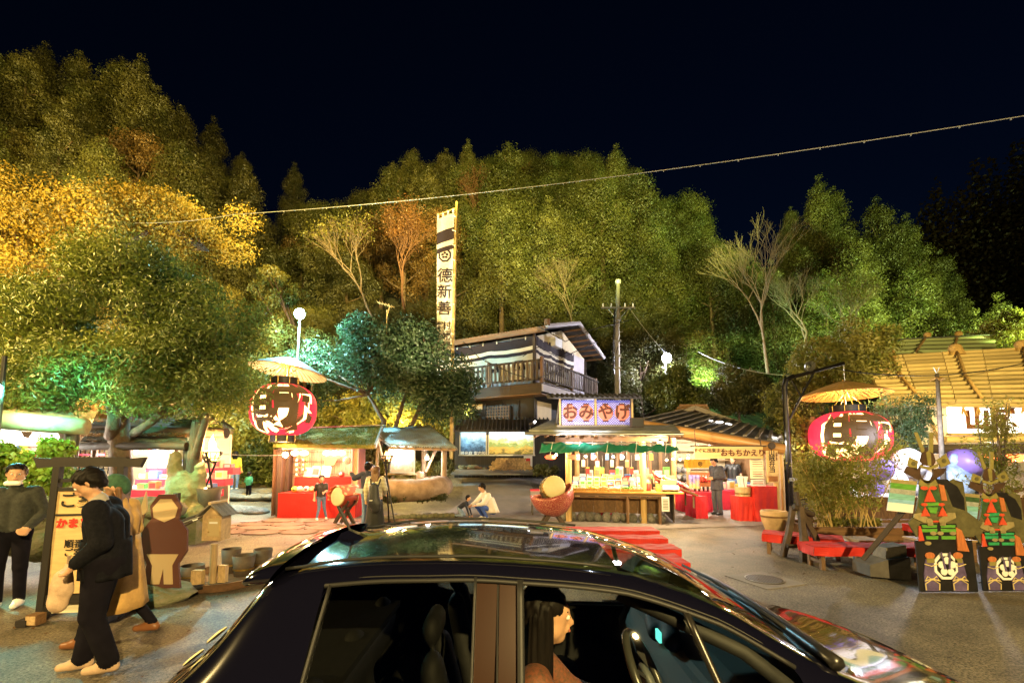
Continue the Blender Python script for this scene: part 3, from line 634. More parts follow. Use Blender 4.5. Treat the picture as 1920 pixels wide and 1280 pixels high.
for (pts) in [[(980,668),(1010,650),(1050,672),(1120,640)], [(868,640),(900,672),(960,700),(1000,712),(1060,690),(1128,720)], [(1010,612),(1060,640),(1108,618),(1180,600)], [(1108,668),(1150,690),(1158,650)]]:
    mb.tube([P(a, b_, 18.6)-sp_.location for a, b_ in pts], .018, 5)
mb.build('cable', blackp, sp_, smooth=True)
lamp('SPOT', (-1.5, 15.5, 3.2), 620, (1,.62,.2), .1, (-2, 20, 6), 95)
lamp('SPOT', (7.5, 18.0, 3.6), 420, (.9,.85,1), .1, (3, 21, 6), 90)

# ---- lit poster annex below the house
A = thing('poster_annex', 'low black plank annex with two backlit landscape photographs under a dark tiled eave', 'annex', (0, 19.2, 0))
def AL(px, py, Y): return P(px, py, Y)-A.location
for i in range(26):
    a = AL(852+i*8.1, 880, 19.25); pc('plank', A, (a.x+.09, a.y, 1.85), (.175, .05, 2.0), wood_black)
pho = bpy.data.materials.new('backlit_photo'); pho.use_nodes = True
def photo_mat(m, cols, seed, em=3.0):
    m.use_nodes = True; n, l = m.node_tree.nodes, m.node_tree.links; b = n['Principled BSDF']; tc = n.new('ShaderNodeTexCoord'); mp = n.new('ShaderNodeMapping'); mp.inputs['Location'].default_value = (seed, seed, seed); l.new(tc.outputs['Object'], mp.inputs[0])
    t = n.new('ShaderNodeTexNoise'); t.inputs['Scale'].default_value = 7; t.inputs['Detail'].default_value = 8; t.inputs['Roughness'].default_value = .75; l.new(mp.outputs[0], t.inputs['Vector'])
    sx = n.new('ShaderNodeSeparateXYZ'); l.new(tc.outputs['Object'], sx.inputs[0]); ad = n.new('ShaderNodeMath'); ad.operation = 'MULTIPLY_ADD'; ad.inputs[1].default_value = .9; l.new(sx.outputs[2], ad.inputs[0]); l.new(t.outputs['Fac'], ad.inputs[2])
    r = n.new('ShaderNodeValToRGB'); el = r.color_ramp.elements; el[0].position = .12; el[0].color = (*cols[0], 1); el[1].position = .92; el[1].color = (*cols[-1], 1)
    for i, c in enumerate(cols[1:-1]): e = el.new(.12+.8*(i+1)/(len(cols)-1)); e.color = (*c, 1)
    l.new(ad.outputs[0], r.inputs[0]); l.new(r.outputs[0], b.inputs['Base Color']); l.new(r.outputs[0], b.inputs['Emission Color']); b.inputs['Emission Strength'].default_value = em; b.inputs['Roughness'].default_value = .25
    return m
photo_mat(pho, [(.01,.02,.03), (.03,.07,.12), (.10,.22,.35), (.25,.45,.6), (.6,.9,1)], 3, .9)
pho2 = photo_mat(bpy.data.materials.new('backlit_autumn_photo'), [(.08,.07,.02), (.45,.28,.05), (.15,.25,.07), (.7,.6,.25), (.5,.7,.85), (.8,1,1)], 9, .95)
def lightbox(parent, px0, px1, py0, py1, Y, m, name='photo_panel'):
    a, b_ = P(px0, py0, Y)-parent.location, P(px1, py1, Y)-parent.location; c = (a+b_)/2; w, h = abs(b_.x-a.x), abs(a.z-b_.z)
    o = pc(name, parent, c, (w, .08, h), m)
    mb = MB(); t_ = .05
    for q in ((c.x, c.z+h/2, w+.1, t_), (c.x, c.z-h/2, w+.1, t_)): mb.box((q[0], c.y-.01, q[1]), (q[2], .14, q[3]))
    for q in (c.x-w/2, c.x+w/2): mb.box((q, c.y-.01, c.z), (t_, .141, h-.04))
    mb.build('frame', steel, parent); return c
c = lightbox(A, 863, 912, 809, 853, 19.0, pho); txt('観光庭 案内板', .17, white_print, A, (c.x, c.y-.06, c.z-.42), bold=.006)
lightbox(A, 916, 1001, 808, 853, 19.0, pho2)
mb = MB(); a, b_ = AL(850, 806, 18.3), AL(1035, 806, 18.3); mb.add([(a.x, a.y, a.z), (b_.x, b_.y, b_.z), (b_.x, b_.y+1.4, b_.z+.55), (a.x, a.y+1.4, a.z+.55), (a.x, a.y, a.z-.08), (b_.x, b_.y, b_.z-.08), (b_.x, b_.y+1.4, b_.z+.45), (a.x, a.y+1.4, a.z+.45)], [(0,1,2,3), (4,7,6,5), (0,4,5,1), (0,3,7,4), (1,5,6,2)])
mb.build('eave', roof_tile, A)
for i in range(24): q = AL(852+i*7.8, 805, 18.3); pbeam('roof_batten', A, (q.x, q.y, q.z+.03), (q.x, q.y+1.4, q.z+.58), .05, .05, roof_tile)
pc('tube_light', A, AL(888, 805.5, 18.75), (1.0, .05, .04), tube_white); pc('tube_light', A, AL(958, 805.5, 18.75), (1.6, .05, .04), tube_white)
pc('kerb', A, (AL(940,884,19)-Vector((0,.25,0))), (4.0, .5, .22), stone)
f = thing('framed_notice', 'small white framed notice with a red centre beside the firewood stack', 'notice', P(990, 864, 19.05)); pc('frame', f, (0,0,0), (.36,.04,.48), white_print); pc('picture', f, (0,-.025,-.02), (.18,.02,.28), ink_red)
# firewood, each stick
FW = thing('firewood_stack', 'stack of pale round firewood sticks against the black plank wall', 'firewood', P(940, 883, 18.75))
fw_m = mat('cut_firewood', (0.50,0.33,0.13), .7, noise=(6,.4), rnd=.3)
mcap = MB(); mcap.tube([(0,-.25,0), (0,.25,0)], 1, 7); me_fw = bpy.data.meshes.new('stick'); me_fw.from_pydata(mcap.v, [], mcap.f); me_fw.materials.append(fw_m)
cnt = 0
for j in range(8):
    n_ = 28-(j//3)*3-(2 if j > 5 else 0)
    for i in range(n_):
        r_ = rng.uniform(.030, .042); link('stick', me_fw, FW, (-.72+(i+.5*(j % 2)+(28-n_)*.5)*.062+.25, rng.uniform(-.04, .04), .07+j*.062), (0, rng.uniform(0, 6), 0), (r_, 1, r_))
FP = thing('rubble_pile', 'low heap of split wood and stones covered with yellowed leaves beside the firewood stack', 'pile', P(884, 883, 18.8))
for i in range(30): pball('chunk', FP, (rng.uniform(-.55, .55), rng.uniform(-.15, .15), .05+.16*rng.random()), (rng.uniform(.06,.13), .09, rng.uniform(.04,.08)), stone_moss if i % 2 else wood_mid)
for (px, py, nm) in [(1010, 882, 0), (1030, 878, 1)]:
    p = P(px, py+8, 18.2); neartree('garden_shrub', ['low round green shrub at the corner of the black plank annex', 'leafy green plant squeezed against the post of the souvenir stall'][nm], 'shrub', p, [(px, py, 16, 12, 18.2, .3, 10)], lf_green, .12, 900, [([p, p+Vector((0,0,.2))], [.03,.01])], br=.12)

# ---- souvenir stall
ST = thing('souvenir_stall', 'open souvenir stall with green tarpaulin awning and blue hiragana board on its grey roof', 'stall', (3.85, 12.15, 0), R(-12))
sp1 = mat('spruce_post', (0.55,0.36,0.14), .6, noise=(4,.3))
for (x, y, h) in [(-2.35,.1,2.45), (-.35,.15,2.45), (-2.35,3.6,2.9), (.9,3.6,2.9)]: pcyl('post', ST, (x, y, 0), (x, y, h), .085, sp1)
for (x, y) in [(-.78,-.05), (.05,-.02), (.05,.12)]: pcyl('counter_leg', ST, (x, y, 0), (x, y, .80), .04, wood_mid)
mb = MB(); mb.box((-1.25, .45, .82), (2.7, 1.1, .05)); mb.prism([(0,0)]*3, 0, 0) if False else None
mb.box((.35, 1.0, .819), (.62, 2.0, .05)); mb.build('counter_top', mat('waxed_counter', (.50,.26,.07), .35, noise=(3,.3)), ST, bevel=.012)
pc('counter_rail', ST, (-1.2, -.07, .76), (2.8, .04, .07), wood_mid); pc('counter_rail', ST, (-1.2, .0, .68), (2.8, .03, .03), wood_mid)
cs_m = mat('cardboard_brown_skirt', (.14,.075,.03), .8, noise=(4,.35), rnd=.15)
for i in range(9): pc('skirt_plank', ST, (-2.42+i*.295, .28, .44), (.288, .03, .40), cs_m)
for i in range(12):
    pc('side_plank', ST, (.42, .25+i*.2, .42), (.03, .19, .75), wood_dark)
pc('back_wall', ST, (-.8, 3.75, 1.5), (3.6, .06, 3.0), wood_dark)
for i in range(10): pc('wall_slat', ST, (-2.4+i*.36, 3.68, 1.5), (.12, .05, 2.6), wood_mid)
# roof: slab, battens, gutter
mb = MB(); mb.add([(-3.35,-.55,2.50), (.55,-.55,2.42), (.75,4.0,3.1), (-3.2,4.0,3.15), (-3.35,-.55,2.40), (.55,-.55,2.32), (.75,4.0,3.0), (-3.2,4.0,3.05)], [(0,1,2,3), (7,6,5,4), (0,4,5,1), (1,5,6,2), (2,6,7,3), (3,7,4,0)])
mb.build('roof', mat('pale_gravel_roofing', (.24,.25,.22), .9, noise=(4,.4), bump=(20,.7,.02)), ST)
pcyl('gutter', ST, (-3.45,-.62,2.40), (.6,-.62,2.34), .045, steel)
for i in range(14): pbeam('rafter', ST, (-3.2+i*.29, -.5, 2.32), (-3.1+i*.29, 3.9, 2.95), .06, .07, wood_mid)
pcyl('awning_bar', ST, (-2.95,-.55,2.16), (.35,-.55,2.10), .018, steel)
# tarpaulin with folds
def fold(u, v): return .05*math.sin(u*34+2*v)+.03*math.sin(u*71+4*v)
mb = MB(); mb.sheet((-3.0,-.58,2.14), (.45,-.56,2.06), (.45,-.70,1.90), (-3.05,-.72,1.88), 60, 6, fold); mb.build('awning', tarp, ST, smooth=True, solid=.006)
for i in range(5): pcyl('cord', ST, (-2.7+i*.72,-.62,2.17), (-2.75+i*.72,-.80,1.80), .008, white_print)
pc('doorway_beam', ST, (-1.2,.05,2.25), (3.0,.10,.12), wood_mid)
# stones along the foot, one by one
def rockmesh(seed, m, fl=.8, n=10):
    rs = np.random.default_rng(seed); b = MB(); b.ball((0,0,0), 1, n); V = np.array(b.v); u, inv = np.unique(V.round(4), axis=0, return_inverse=True); inv = inv.ravel()
    k = rs.normal(0, 1, (6, 3)); ph = rs.uniform(0, 6, 6); s = 1+sum(.07*np.sin(u@(k[i]*2.2)+ph[i]) for i in range(6)); u2 = u*s[:,None]; u2[:,2] *= fl
    me = bpy.data.meshes.new('stone'); fs = [tuple(dict.fromkeys(int(inv[i]) for i in f)) for f in b.f]; me.from_pydata(u2.tolist(), [], [f for f in fs if len(f) > 2]); me.materials.append(m); me.polygons.foreach_set('use_smooth', [True]*len(me.polygons)); return me
rocks = [rockmesh(i, stone) for i in range(4)]; mrocks = [rockmesh(i+9, stone_moss) for i in range(4)]
for i in range(12): link('foundation_stone', rocks[i % 4], ST, (-2.5+i*.235, .22, .12), (0,0,rng.uniform(0,6)), (rng.uniform(.11,.15), .12, rng.uniform(.14,.19)))
# signboard on the roof
sb = thing('roof_signboard', 'blue dotted signboard with hiragana on red paper lanterns on the souvenir stall roof', 'sign', P(1120, 797, 13.2))
def SL(px, py, Y=13.2): return P(px, py, Y)-sb.location
blue_dot = bpy.data.materials.new('blue_dotted_panel'); blue_dot.use_nodes = True; n = blue_dot.node_tree.nodes; l = blue_dot.node_tree.links; b = n['Principled BSDF']
tc = n.new('ShaderNodeTexCoord'); mp = n.new('ShaderNodeMapping'); mp.inputs['Scale'].default_value = (20,0.001,20); mp.inputs['Rotation'].default_value = (0,R(45),0); l.new(tc.outputs['Object'], mp.inputs[0])
vo = n.new('ShaderNodeTexVoronoi'); vo.inputs['Randomness'].default_value = 0; vo.inputs['Scale'].default_value = 1; l.new(mp.outputs[0], vo.inputs['Vector'])
r = n.new('ShaderNodeValToRGB'); r.color_ramp.interpolation = 'LINEAR'; r.color_ramp.elements[0].position = .2; r.color_ramp.elements[0].color = (.75,.75,.85,1); r.color_ramp.elements[1].position = .27; r.color_ramp.elements[1].color = (.13,.12,.55,1); l.new(vo.outputs['Distance'], r.inputs[0]); l.new(r.outputs[0], b.inputs['Base Color'])
lan_red = mat('printed_lantern_red', (.75,.20,.13), .6)
for k, (x0, x1, chs) in enumerate([(1053,1114,'おみ'), (1119,1182,'やげ')]):
    a, b_ = SL(x0, 750), SL(x1, 797); w, h = b_.x-a.x, a.z-b_.z; c = (a+b_)/2
    mb = MB(); mb.box((0,0,0), (w, .04, h)); o = mb.build('panel', blue_dot, sb, c)
    for j, ch in enumerate(chs):
        cx = c.x+(-.25+.5*j)*w; mq = MB(); mq.ball((cx,-.03,c.z), (w*.225,.012,h*.31), 20); mq.build('lantern_print', lan_red, sb, smooth=True)
        for sg in (-1, 1): pc('lantern_cap', sb, (cx, -.03, c.z+sg*h*.33), (w*.17,.014,h*.06), ink_brown)
        txt(ch, h*.62, ink_brown, sb, (cx,-.05,c.z-.01), bold=.03)
    txt('ありがとう' if k else 'いらっしゃい', .075, white_print, sb, (c.x+.12,-.03,c.z-h*.42), bold=.01) if k == 0 else None
for px in (1050, 1116.5, 1185): q = SL(px, 773); pc('upright', sb, (q.x, 0, q.z), (.05,.08,.84), sp1)
pc('sill', sb, SL(1117, 799), (2.3, .35, .06), wood_grey)
a = SL(1110, 744); pc('sign_roof', sb, (a.x, -.1, a.z), (2.65, .75, .04), roof_tile, (R(14),0,0))
for i in range(19): pc('roof_batten', sb, (a.x-1.28+i*.142, -.12, a.z+.035), (.05,.78,.035), roof_tile, (R(14),0,0))
for s_ in (-1, 1): pbeam('brace', sb, (SL(1117,799).x+s_*1.1, .5, 0), (SL(1117,799).x+s_*1.05, .05, .72), .04, .04, wood_grey)
sl = thing('spotlight', 'small black spotlight with bright white lens clamped beside the blue signboard', 'spotlight', P(1000, 792, 15)); pcyl('housing', sl, (-.1,0,-.06), (.02,-.08,.0), .07, black_metal); pball('lens', sl, (.05,-.10,.02), .035, bulb_white); pcyl('bracket', sl, (-.12,0,-.35), (-.1,0,-.06), .012, black_metal)
lamp('SPOT', tuple(P(1060, 830, 10.8)+Vector((0,0,.25))), 300, (.95,.93,1), .05, tuple(P(1118, 773, 13.2)), 70)
q = thing('speaker_panel', 'dark square loudspeaker panel standing at the corner of the souvenir roof', 'speaker', P(1194, 792, 12.6)); pc('case', q, (0,0,0), (.34,.2,.26), wood_dark); pc('grille', q, (0,-.105,0), (.30,.01,.22), blackp)
# bulbs under the awning
def bulb(p, r=.035, m=bulb_warm, e=22, col=WARM, label=None, group='bare bulbs under the souvenir awning', li=True):
    t = thing('light_bulb', label or 'small lit bare bulb hanging in the row under the green awning', 'bulb', p, 0, group)
    pball('glass', t, (0,0,0), r, m); pcyl('socket', t, (0,0,r*.7), (0,0,r*.7+.06), r*.5, black_metal)
    if li: o = lamp('POINT', (0,0,-r-.02), e, col, .04); o.parent = t
for i, (px, py) in enumerate([(1043,852),(1098,855),(1115,856),(1150,856),(1168,856),(1200,858)]): bulb(P(px, py, 12.6), .036, e=26, li=i % 2 == 0)
bulb(P(1238, 832, 11.8), .085, e=330, label='large bright bare bulb at the corner of the souvenir stall roof', group=None)
lamp('POINT', (2.6, 14.2, 2.1), 100, (1,.85,.62), .15); lamp('POINT', (4.2, 14.6, 2.1), 90, (1,.88,.68), .15)
for (px, lab) in [(1032, 'small glowing red paper lantern at the west end of the green awning'), (1072, 'small glowing red paper lantern under the middle of the green awning')]:
    t = thing('paper_lantern', lab, 'lantern', P(px, 856, 12.75)); mb = MB(); mb.lathe([(.02,.06),(.10,.05),(.16,.0),(.12,-.06),(.02,-.075)], n=16); mb.build('shade', mat('red_lantern_paper', (.8,.1,.05), .6, emis=((1,.10,.03), 2.2)), t, smooth=True); pcyl('cap', t, (0,0,.05), (0,0,.08), .05, blackp)
# goods on the counter
good_cols = [mat('pack_'+n_, c, .5) for n_, c in [('white',(.75,.73,.68)), ('red',(.7,.05,.04)), ('yellow',(.8,.55,.08)), ('green',(.12,.35,.08)), ('pink',(.8,.35,.35)), ('blue',(.1,.2,.5)), ('kraft',(.45,.28,.12)), ('cream',(.8,.7,.45))]]
def boxset(parent_rot, org, items, group, where):
    for i, (x, y, z, w, d, h, ci, lab) in enumerate(items):
        M = Matrix.Rotation(parent_rot, 3, 'Z'); p = Vector(org)+M@Vector((x, y, z))
        t = thing('snack_box', lab, 'box', p, parent_rot, group); pc('carton', t, (0,0,h/2), (w, d, h), good_cols[ci]); pc('printed_label', t, (0,-d/2-.002,h/2), (w*.7,.004,h*.6), good_cols[(ci+3) % 8])
so = (3.85, 12.15, 0); sr = R(-12); nm_ = ['white','red','yellow','green','pink','blue','kraft','cream']
def stall_pt(x, y, z=0): return Vector(so)+Matrix.Rotation(sr, 3, 'Z')@Vector((x, y, z))
# baskets with wrapped sweets
for i in range(7):
    ci = [7,0,2,6,0,3,4][i]; t = thing('basket', 'woven basket of %s wrapped sweets on the souvenir counter edge, %s' % (nm_[ci], ['at its west end','second from its west end','third from its west end','in the middle','just past the middle','second from the post','next to the post'][i]), 'basket', stall_pt(-2.3+i*.30, .12, .846), sr, 'baskets on the souvenir counter')
    mb = MB(); mb.box((0,0,.035), (.26,.30,.07), taper=(1.15,1.1)); mb.build('tray', mat('wicker', (.55,.33,.09), .7, noise=(40,.5)), t)
    for k in range(9): pc('wrapped_sweet', t, (-.08+.08*(k % 3), -.09+.09*(k//3), .085+.01*(k % 2)), (.065,.075,.04), good_cols[(ci if k % 3 else (ci+k) % 8)], (rng.uniform(-.3,.3), 0, rng.uniform(-.6,.6)))
items = []
for i in range(10):
    for j in range(3):
        ci = [0,7,4,0,2,5,7,1][(i*3+j*5) % 8]
        items.append((-2.2+i*.2, .55+j*.17, .85+j*.10, .17, .13, .14, ci, '%s snack carton in the %s row of the stepped display on the souvenir counter' % (nm_[ci], ['front','middle','back'][j])))
boxset(sr, so, items, 'snack cartons on the souvenir counter', '')
for i in range(2): pc('display_step', ST, (-1.3, .72+i*.19, .87+i*.05), (2.3, .2, .06+i*.12), red_cloth)
for (x, y, h, ci, lab) in [(-1.1,.8,.22,0,'open white cardboard box leaning back on the souvenir display'), (-1.75,1.0,.25,1,'red lidded tin at the back of the souvenir display'), (-.2,.4,.2,1,'red round canister beside the spruce post'), (.05,.3,.16,2,'yellow stuffed bag beside the red canister'), (.35,.3,.12,0,'white tray of small packets on the counter corner'), (.5,1.0,.2,5,'blue and white packet bundle on the side counter'), (-.2,1.6,.45,0,'tall white drink cooler box behind the spruce post')]:
    t = thing('display_box', lab, 'box', stall_pt(x, y, .846 if h < .4 else .6), sr+.1)
    if 'canister' in lab or 'tin' in lab: pcyl('can', t, (0,0,0), (0,0,h), .07, good_cols[ci]); pcyl('lid', t, (0,0,h), (0,0,h+.02), .075, good_cols[2])
    else:
        pc('carton', t, (0,0,h/2+.02), (.42 if ci == 0 else .24, .28, h), good_cols[ci], (R(-14),0,0)); pc('flap', t, (0,.16,h+.1), (.42 if ci == 0 else .24, .02, .2), good_cols[7], (R(30),0,0))
bag_m = mat('red_plastic_bag', (.62,.02,.06), .25, noise=(4,.2), bump=(9,1.0,.03))
for (px, rr, lab) in [(1128,.19,'larger crumpled red plastic bag at the foot of the souvenir counter'), (1152,.15,'smaller crumpled red plastic bag beside the larger one at the counter foot')]:
    p = G(px, 973); bo = rockmesh(px, bag_m); o = link('plastic_bag', bo, None, (p.x, p.y, rr*.75), (0,0,1), (rr, rr*.8, rr)); setp(o, lab, 'bag')
for (x, y, z0, z1, w, lab, m) in [(.18,-.12,.74,.36,.19,'white notice sheet taped to the corner of the souvenir counter',white_print)]:
    t = thing('notice_sheet', lab, 'notice', stall_pt(x, y, .36), sr); pc('sheet', t, (0,0,.19), (w,.006,.38), m)
    for k in range(7): pc('print_line', t, (0,-.005,.07+k*.04), (w*.7,.003,.012), ink)
t = thing('printed_cloth', 'blue printed wisteria cloth hanging from the sloping rack of the souvenir stall', 'cloth', P(1302, 898, 12.6)); photoc = photo_mat(bpy.data.materials.new('wisteria_print'), [(.1,.2,.05), (.5,.4,.15), (.15,.12,.5), (.4,.35,.8), (.6,.65,.9)], 5, .0); mb = MB(); mb.sheet((-.16,0,.12), (.16,0,.12), (.14,-.02,-.26), (-.17,-.02,-.24), 12, 3, lambda u, v: .012*math.sin(u*20)); mb.build('sheet', photoc, t, smooth=True)
# sloping display rack
t = thing('sloping_rack', 'sloping red-lined display rack with packets at the east side of the souvenir stall', 'rack', P(1262, 905, 13.0))
pc('bed', t, (0,0,0), (1.2,.75,.04), red_cloth, (R(20),R(22),0)); pbeam('edge', t, (-.58,-.36,.14), (.55,-.36,-.32), .05, .05, wood_mid)
for i in range(12): pc('packet', t, (-.45+.2*(i % 5), -.2+.2*(i//5), .22-.08*(i % 5)+.03*(i//5)), (.15,.14,.04), good_cols[(i*3) % 8], (R(20),R(22),0))
for q in ((-.5,-.3), (.45,-.3), (-.5,.3), (.45,.3)): pcyl('leg', t, (q[0],q[1],-.66), (q[0],q[1],.1-.35*(q[0] > 0)), .025, wood_mid)
# small table at the west end
t = thing('cloth_table', 'small table with clear plastic sheet at the west end of the souvenir stall', 'table', P(1022, 945, 14.2)); t.location.z = gzf(t.location.x, 14.2)
pc('tabletop', t, (0,0,.72), (.9,.6,.04), red_cloth2); mb = MB(); mb.sheet((-.46,-.31,.73), (.46,-.31,.73), (.46,-.33,.35), (-.47,-.34,.3), 16, 3, lambda u, v: .02*math.sin(u*26)*v); mb.build('plastic_sheet', mat('cloudy_plastic', (.6,.55,.55), .3, alpha=.5), t, smooth=True)
for a_ in (-.4, .4):
    for b_ in (-.25, .25): pcyl('leg', t, (a_, b_, 0), (a_, b_, .7), .02, wood_grey)

# ---- takeaway building
T = thing('takeaway_building', 'open timber takeaway building with a long log beam and white-lit interior', 'building', (6.5, 14.0, 0))
def TL(px, py, Y): return P(px, py, Y)-T.location
pcyl('log_beam', T, TL(1203, 796, 13.6), TL(1470, 842, 12.5), .15, mat('varnished_log', (.34,.18,.06), .4, noise=(4,.35)))
pcyl('log_beam', T, TL(1215, 806, 14.1), TL(1440, 846, 13.4), .10, wood_mid)
pts = [TL(1205,786,13.6), TL(1466,830,12.5), TL(1462,812,16.0), TL(1300,764,18.2), TL(1190,800,18.0)]
mb = MB(); mb.add([pts[0], pts[1], pts[2], pts[3]]+[p-Vector((0,0,.1)) for p in pts[:4]], [(0,1,2,3), (7,6,5,4), (0,4,5,1), (1,5,6,2), (2,6,7,3), (3,7,4,0)]); mb.build('roof', roof_tile, T)
for i in range(13):
    u = i/12; pbeam('roof_board', T, pts[0].lerp(pts[1], u)+Vector((0,0,.03)), pts[3].lerp(pts[2], u)+Vector((0,0,.03)), .10, .03, wood_grey)
a, b_, c = TL(1224,796,17), TL(1302,764,17), TL(1420,806,17)
for i in range(12):
    u0 = i/12; z0 = a.z-.35+i*.10; x0 = a.x+.1+i*.09; x1 = a.x+2.6-i*.04
    pc('gable_slat', T, ((x0+x1)/2, a.y+.2, z0), (x1-x0, .04, .085), wood_mid)
pbeam('bargeboard', T, a, b_, .1, .16, wood_grey); pbeam('bargeboard', T, b_, c, .1, .16, wood_grey)
mb = MB(); mb.prism([(-.16,-.35), (.16,-.35), (.2,.05), (0,.18), (-.2,.05)], -.05, .05); mb.build('ridge_end_cap', mat('pale_green_copper', (.35,.5,.42), .6), T, TL(1300,783,16.9))
for (px0, py0, px1, py1) in [(1330,788,1356,793), (1350,790,1376,797), (1376,799,1402,806), (1335,795,1360,800)]: pbeam('tube_light', T, TL(px0, py0, 15.5), TL(px1, py1, 15.5), .03, .03, tube_white)
for (px, py) in [(1337,800),(1353,802)]: pball('globe_light', T, TL(px, py, 15.4), (.16,.16,.12), bulb_white)
for (px, y0, y1, Y, r_) in [(1454,846,972,12.7,.085), (1464,848,968,13.0,.06), (1290,850,945,15.5,.06), (1252,850,940,15.8,.07)]:
    a = TL(px, y0, Y); pcyl('post', T, (a.x, a.y, 0), a, r_, sp1)
pc('back_wall', T, (-.0, 4.2, 1.4), (4.0, .1, 2.8), cream); pc('side_wall', T, (2.0, 2.5, 1.15), (.08, 3.4, 2.3), wood_mid)
for i in range(30): link('wall_stone', rocks[i % 4], T, (-1.6+.27*(i % 6), 2.6, .15+.28*(i//6)), (0,0,i), (.16,.1,.15))
pc('ceiling', T, (-.2, 2.6, 2.45), (3.8, 3.4, .05), wood_mid)
for i in range(5): pc('shelf', T, (.6, 3.9, .9+i*.35), (3.0, .3, .03), wood_pale)
lamp('POINT', (7.0, 15.6, 2.35), 330, (1,.93,.82), .2); lamp('POINT', (8.2, 14.2, 2.3), 130, (1,.9,.75), .2); lamp('POINT', (5.7, 15.0, 2.25), 140, (1,.85,.6), .2)
for i, (px, py) in enumerate([(1250,862),(1262,860),(1275,861),(1290,858),(1308,838),(1330,836),(1352,838)]): bulb(P(px, py, 14.6+.2*(i % 3)), .042, bulb_white if i > 3 else bulb_warm, label='small lit bulb in the row over the takeaway counter', group='bulbs over the takeaway counter', li=False)
t = thing('yellow_curtain', 'short yellow shop curtain with crest hanging inside the takeaway building', 'curtain', P(1312, 868, 14.4)); mb = MB(); mb.sheet((-.5,0,.12), (.45,0,.12), (.45,0,-.15), (-.5,0,-.15), 20, 2, lambda u, v: .015*math.sin(u*40)); mb.build('cloth', mat('yellow_curtain_cloth', (.8,.5,.05), .7), t, smooth=True); emblem(t, (0,-.03,-.02), .07, ink_brown, None)
# inside: red-draped tables
def draped(name, label, c, w, d, h, m=red_cloth, rotz=0, cat='table', group=None, z0=0.0, wave=.012):
    t = thing(name, label, cat, c, rotz, group)
    pc('tabletop', t, (0,0,h-.02), (w-.02, d-.02, .04), wood_pale)
    mb = MB(); K = 30
    mb.box((0,0,h+.006), (w, d, .012))
    for (A_, B_) in (((-w/2,-d/2), (w/2,-d/2)), ((w/2,-d/2), (w/2,d/2)), ((w/2,d/2), (-w/2,d/2)), ((-w/2,d/2), (-w/2,-d/2))):
        mb.sheet((A_[0],A_[1],h+.01), (B_[0],B_[1],h+.01), (B_[0],B_[1],z0), (A_[0],A_[1],z0), 24, 4, lambda u, v: wave*math.sin(u*19+3*v)*v-wave*.3)
    mb.build('cloth', m, t, smooth=False); return t
draped('draped_counter', 'tall red-draped counter holding the menu boards beside the post with the vertical sign', P(1428, 975, 12.9)*1, .62, .55, .95).location.z = 0
draped('draped_counter', 'low red-draped counter carrying the wooden tub beside the menu boards', P(1393, 975, 12.95)*1, .44, .5, .66).location.z = 0
for (px, Yd, w, d, lab) in [(1350,15.6,1.5,.7,'red-draped table at the back of the takeaway building behind the two men'), (1300,15.0,.9,.8,'red-draped table under the sausage cabinet'), (1305,13.6,.35,.8,'small red-draped stand at the end of the souvenir side counter')]:
    p = P(px, 940, Yd); p.z = 0; draped('draped_table', lab, p, w, d, .62, red_cloth2)
t = thing('wooden_tub', 'round wooden tub holding paper-wrapped sticks on the low red counter', 'tub', (P(1393, 975, 12.95).x, 12.9, .675)); mb = MB(); mb.lathe([(0,.0),(.19,.0),(.21,.26),(.195,.26),(.18,.03)], n=20); mb.build('staves', wood_pale, t); mb = MB(); mb.lathe([(.2,.06),(.207,.06),(.21,.09),(.203,.09)], n=20); mb.build('hoop', brass, t)
for i in range(6):
    a = i*1.05; pc('paper_wrapped_stick', t, (.09*math.cos(a), .09*math.sin(a), .34), (.05,.04,.42), white_print, (.2*math.sin(a), .2*math.cos(a), 0))
t = thing('menu_board', 'stack of pale yellow menu sheets standing on the tall red counter', 'menu', (P(1423, 930, 12.7).x, 12.72, .97)); mh = [(.0,.17,white_print), (.20,.26,paper), (.47,.26,paper), (.74,.26,paper)]
for (z, h, m) in mh:
    pc('menu_sheet', t, (0,0,z+h/2), (.40,.02,h), m)
    for k in range(3): pc('print_line', t, (0,-.013,z+h*.25+k*h*.24), (.28,.004,.018), ink_red if k == 1 else wood_grey)
t = thing('hanging_sign', 'long cream board reading that takeaway food is ready at once, hung over the takeaway entrance', 'sign', P(1366, 848, 12.5))
w = P(1430,848,12.5).x-P(1302,848,12.5).x; pc('board', t, (0,0,0), (w,.04,.33), board_wood); pc('frame', t, (0,-.01,.18), (w+.2,.05,.035), wood_dark)
txt('すぐに出来ます', .125, ink, t, (-w*.29,-.035,.05), bold=.008); txt('おもちかえり', .205, ink_brown, t, (w*.2,-.035,-.02), bold=.025)
for s_ in (-1, 1): pcyl('cord', t, (s_*w*.48,0,.18), (s_*w*.48,.05,.62), .01, wood_dark)
lamp('SPOT', (6.2, 9.6, 2.3), 160, WARM, .1, (6.5, 12.5, 1.8), 85)
t = thing('vertical_sign', 'narrow upright wooden sign with black brush characters on the entrance post', 'sign', P(1448, 874, 12.45))
pc('board', t, (0,0,0), (.31,.035,.86), board_wood); vtxt('山賊弁当', .18, ink, t, (-.02,-.03,.14), bold=.008, line=.85); vtxt('名物手造り', .05, ink_brown, t, (.11,-.03,.26), bold=.01, line=.9)
pc('food_picture', t, (0,-.022,-.33), (.25,.01,.14), mat('food_picture', (.35,.14,.04), .5, noise=(14,.6))); mb = MB(); mb.lathe([(.0,.03),(.09,.03),(.10,.0),(.09,-.03),(0,-.03)], n=20, M=Matrix.Rotation(R(90), 3, 'X')); mb.build('round_log_end', wood_dark, t, (0,-.02,.56))
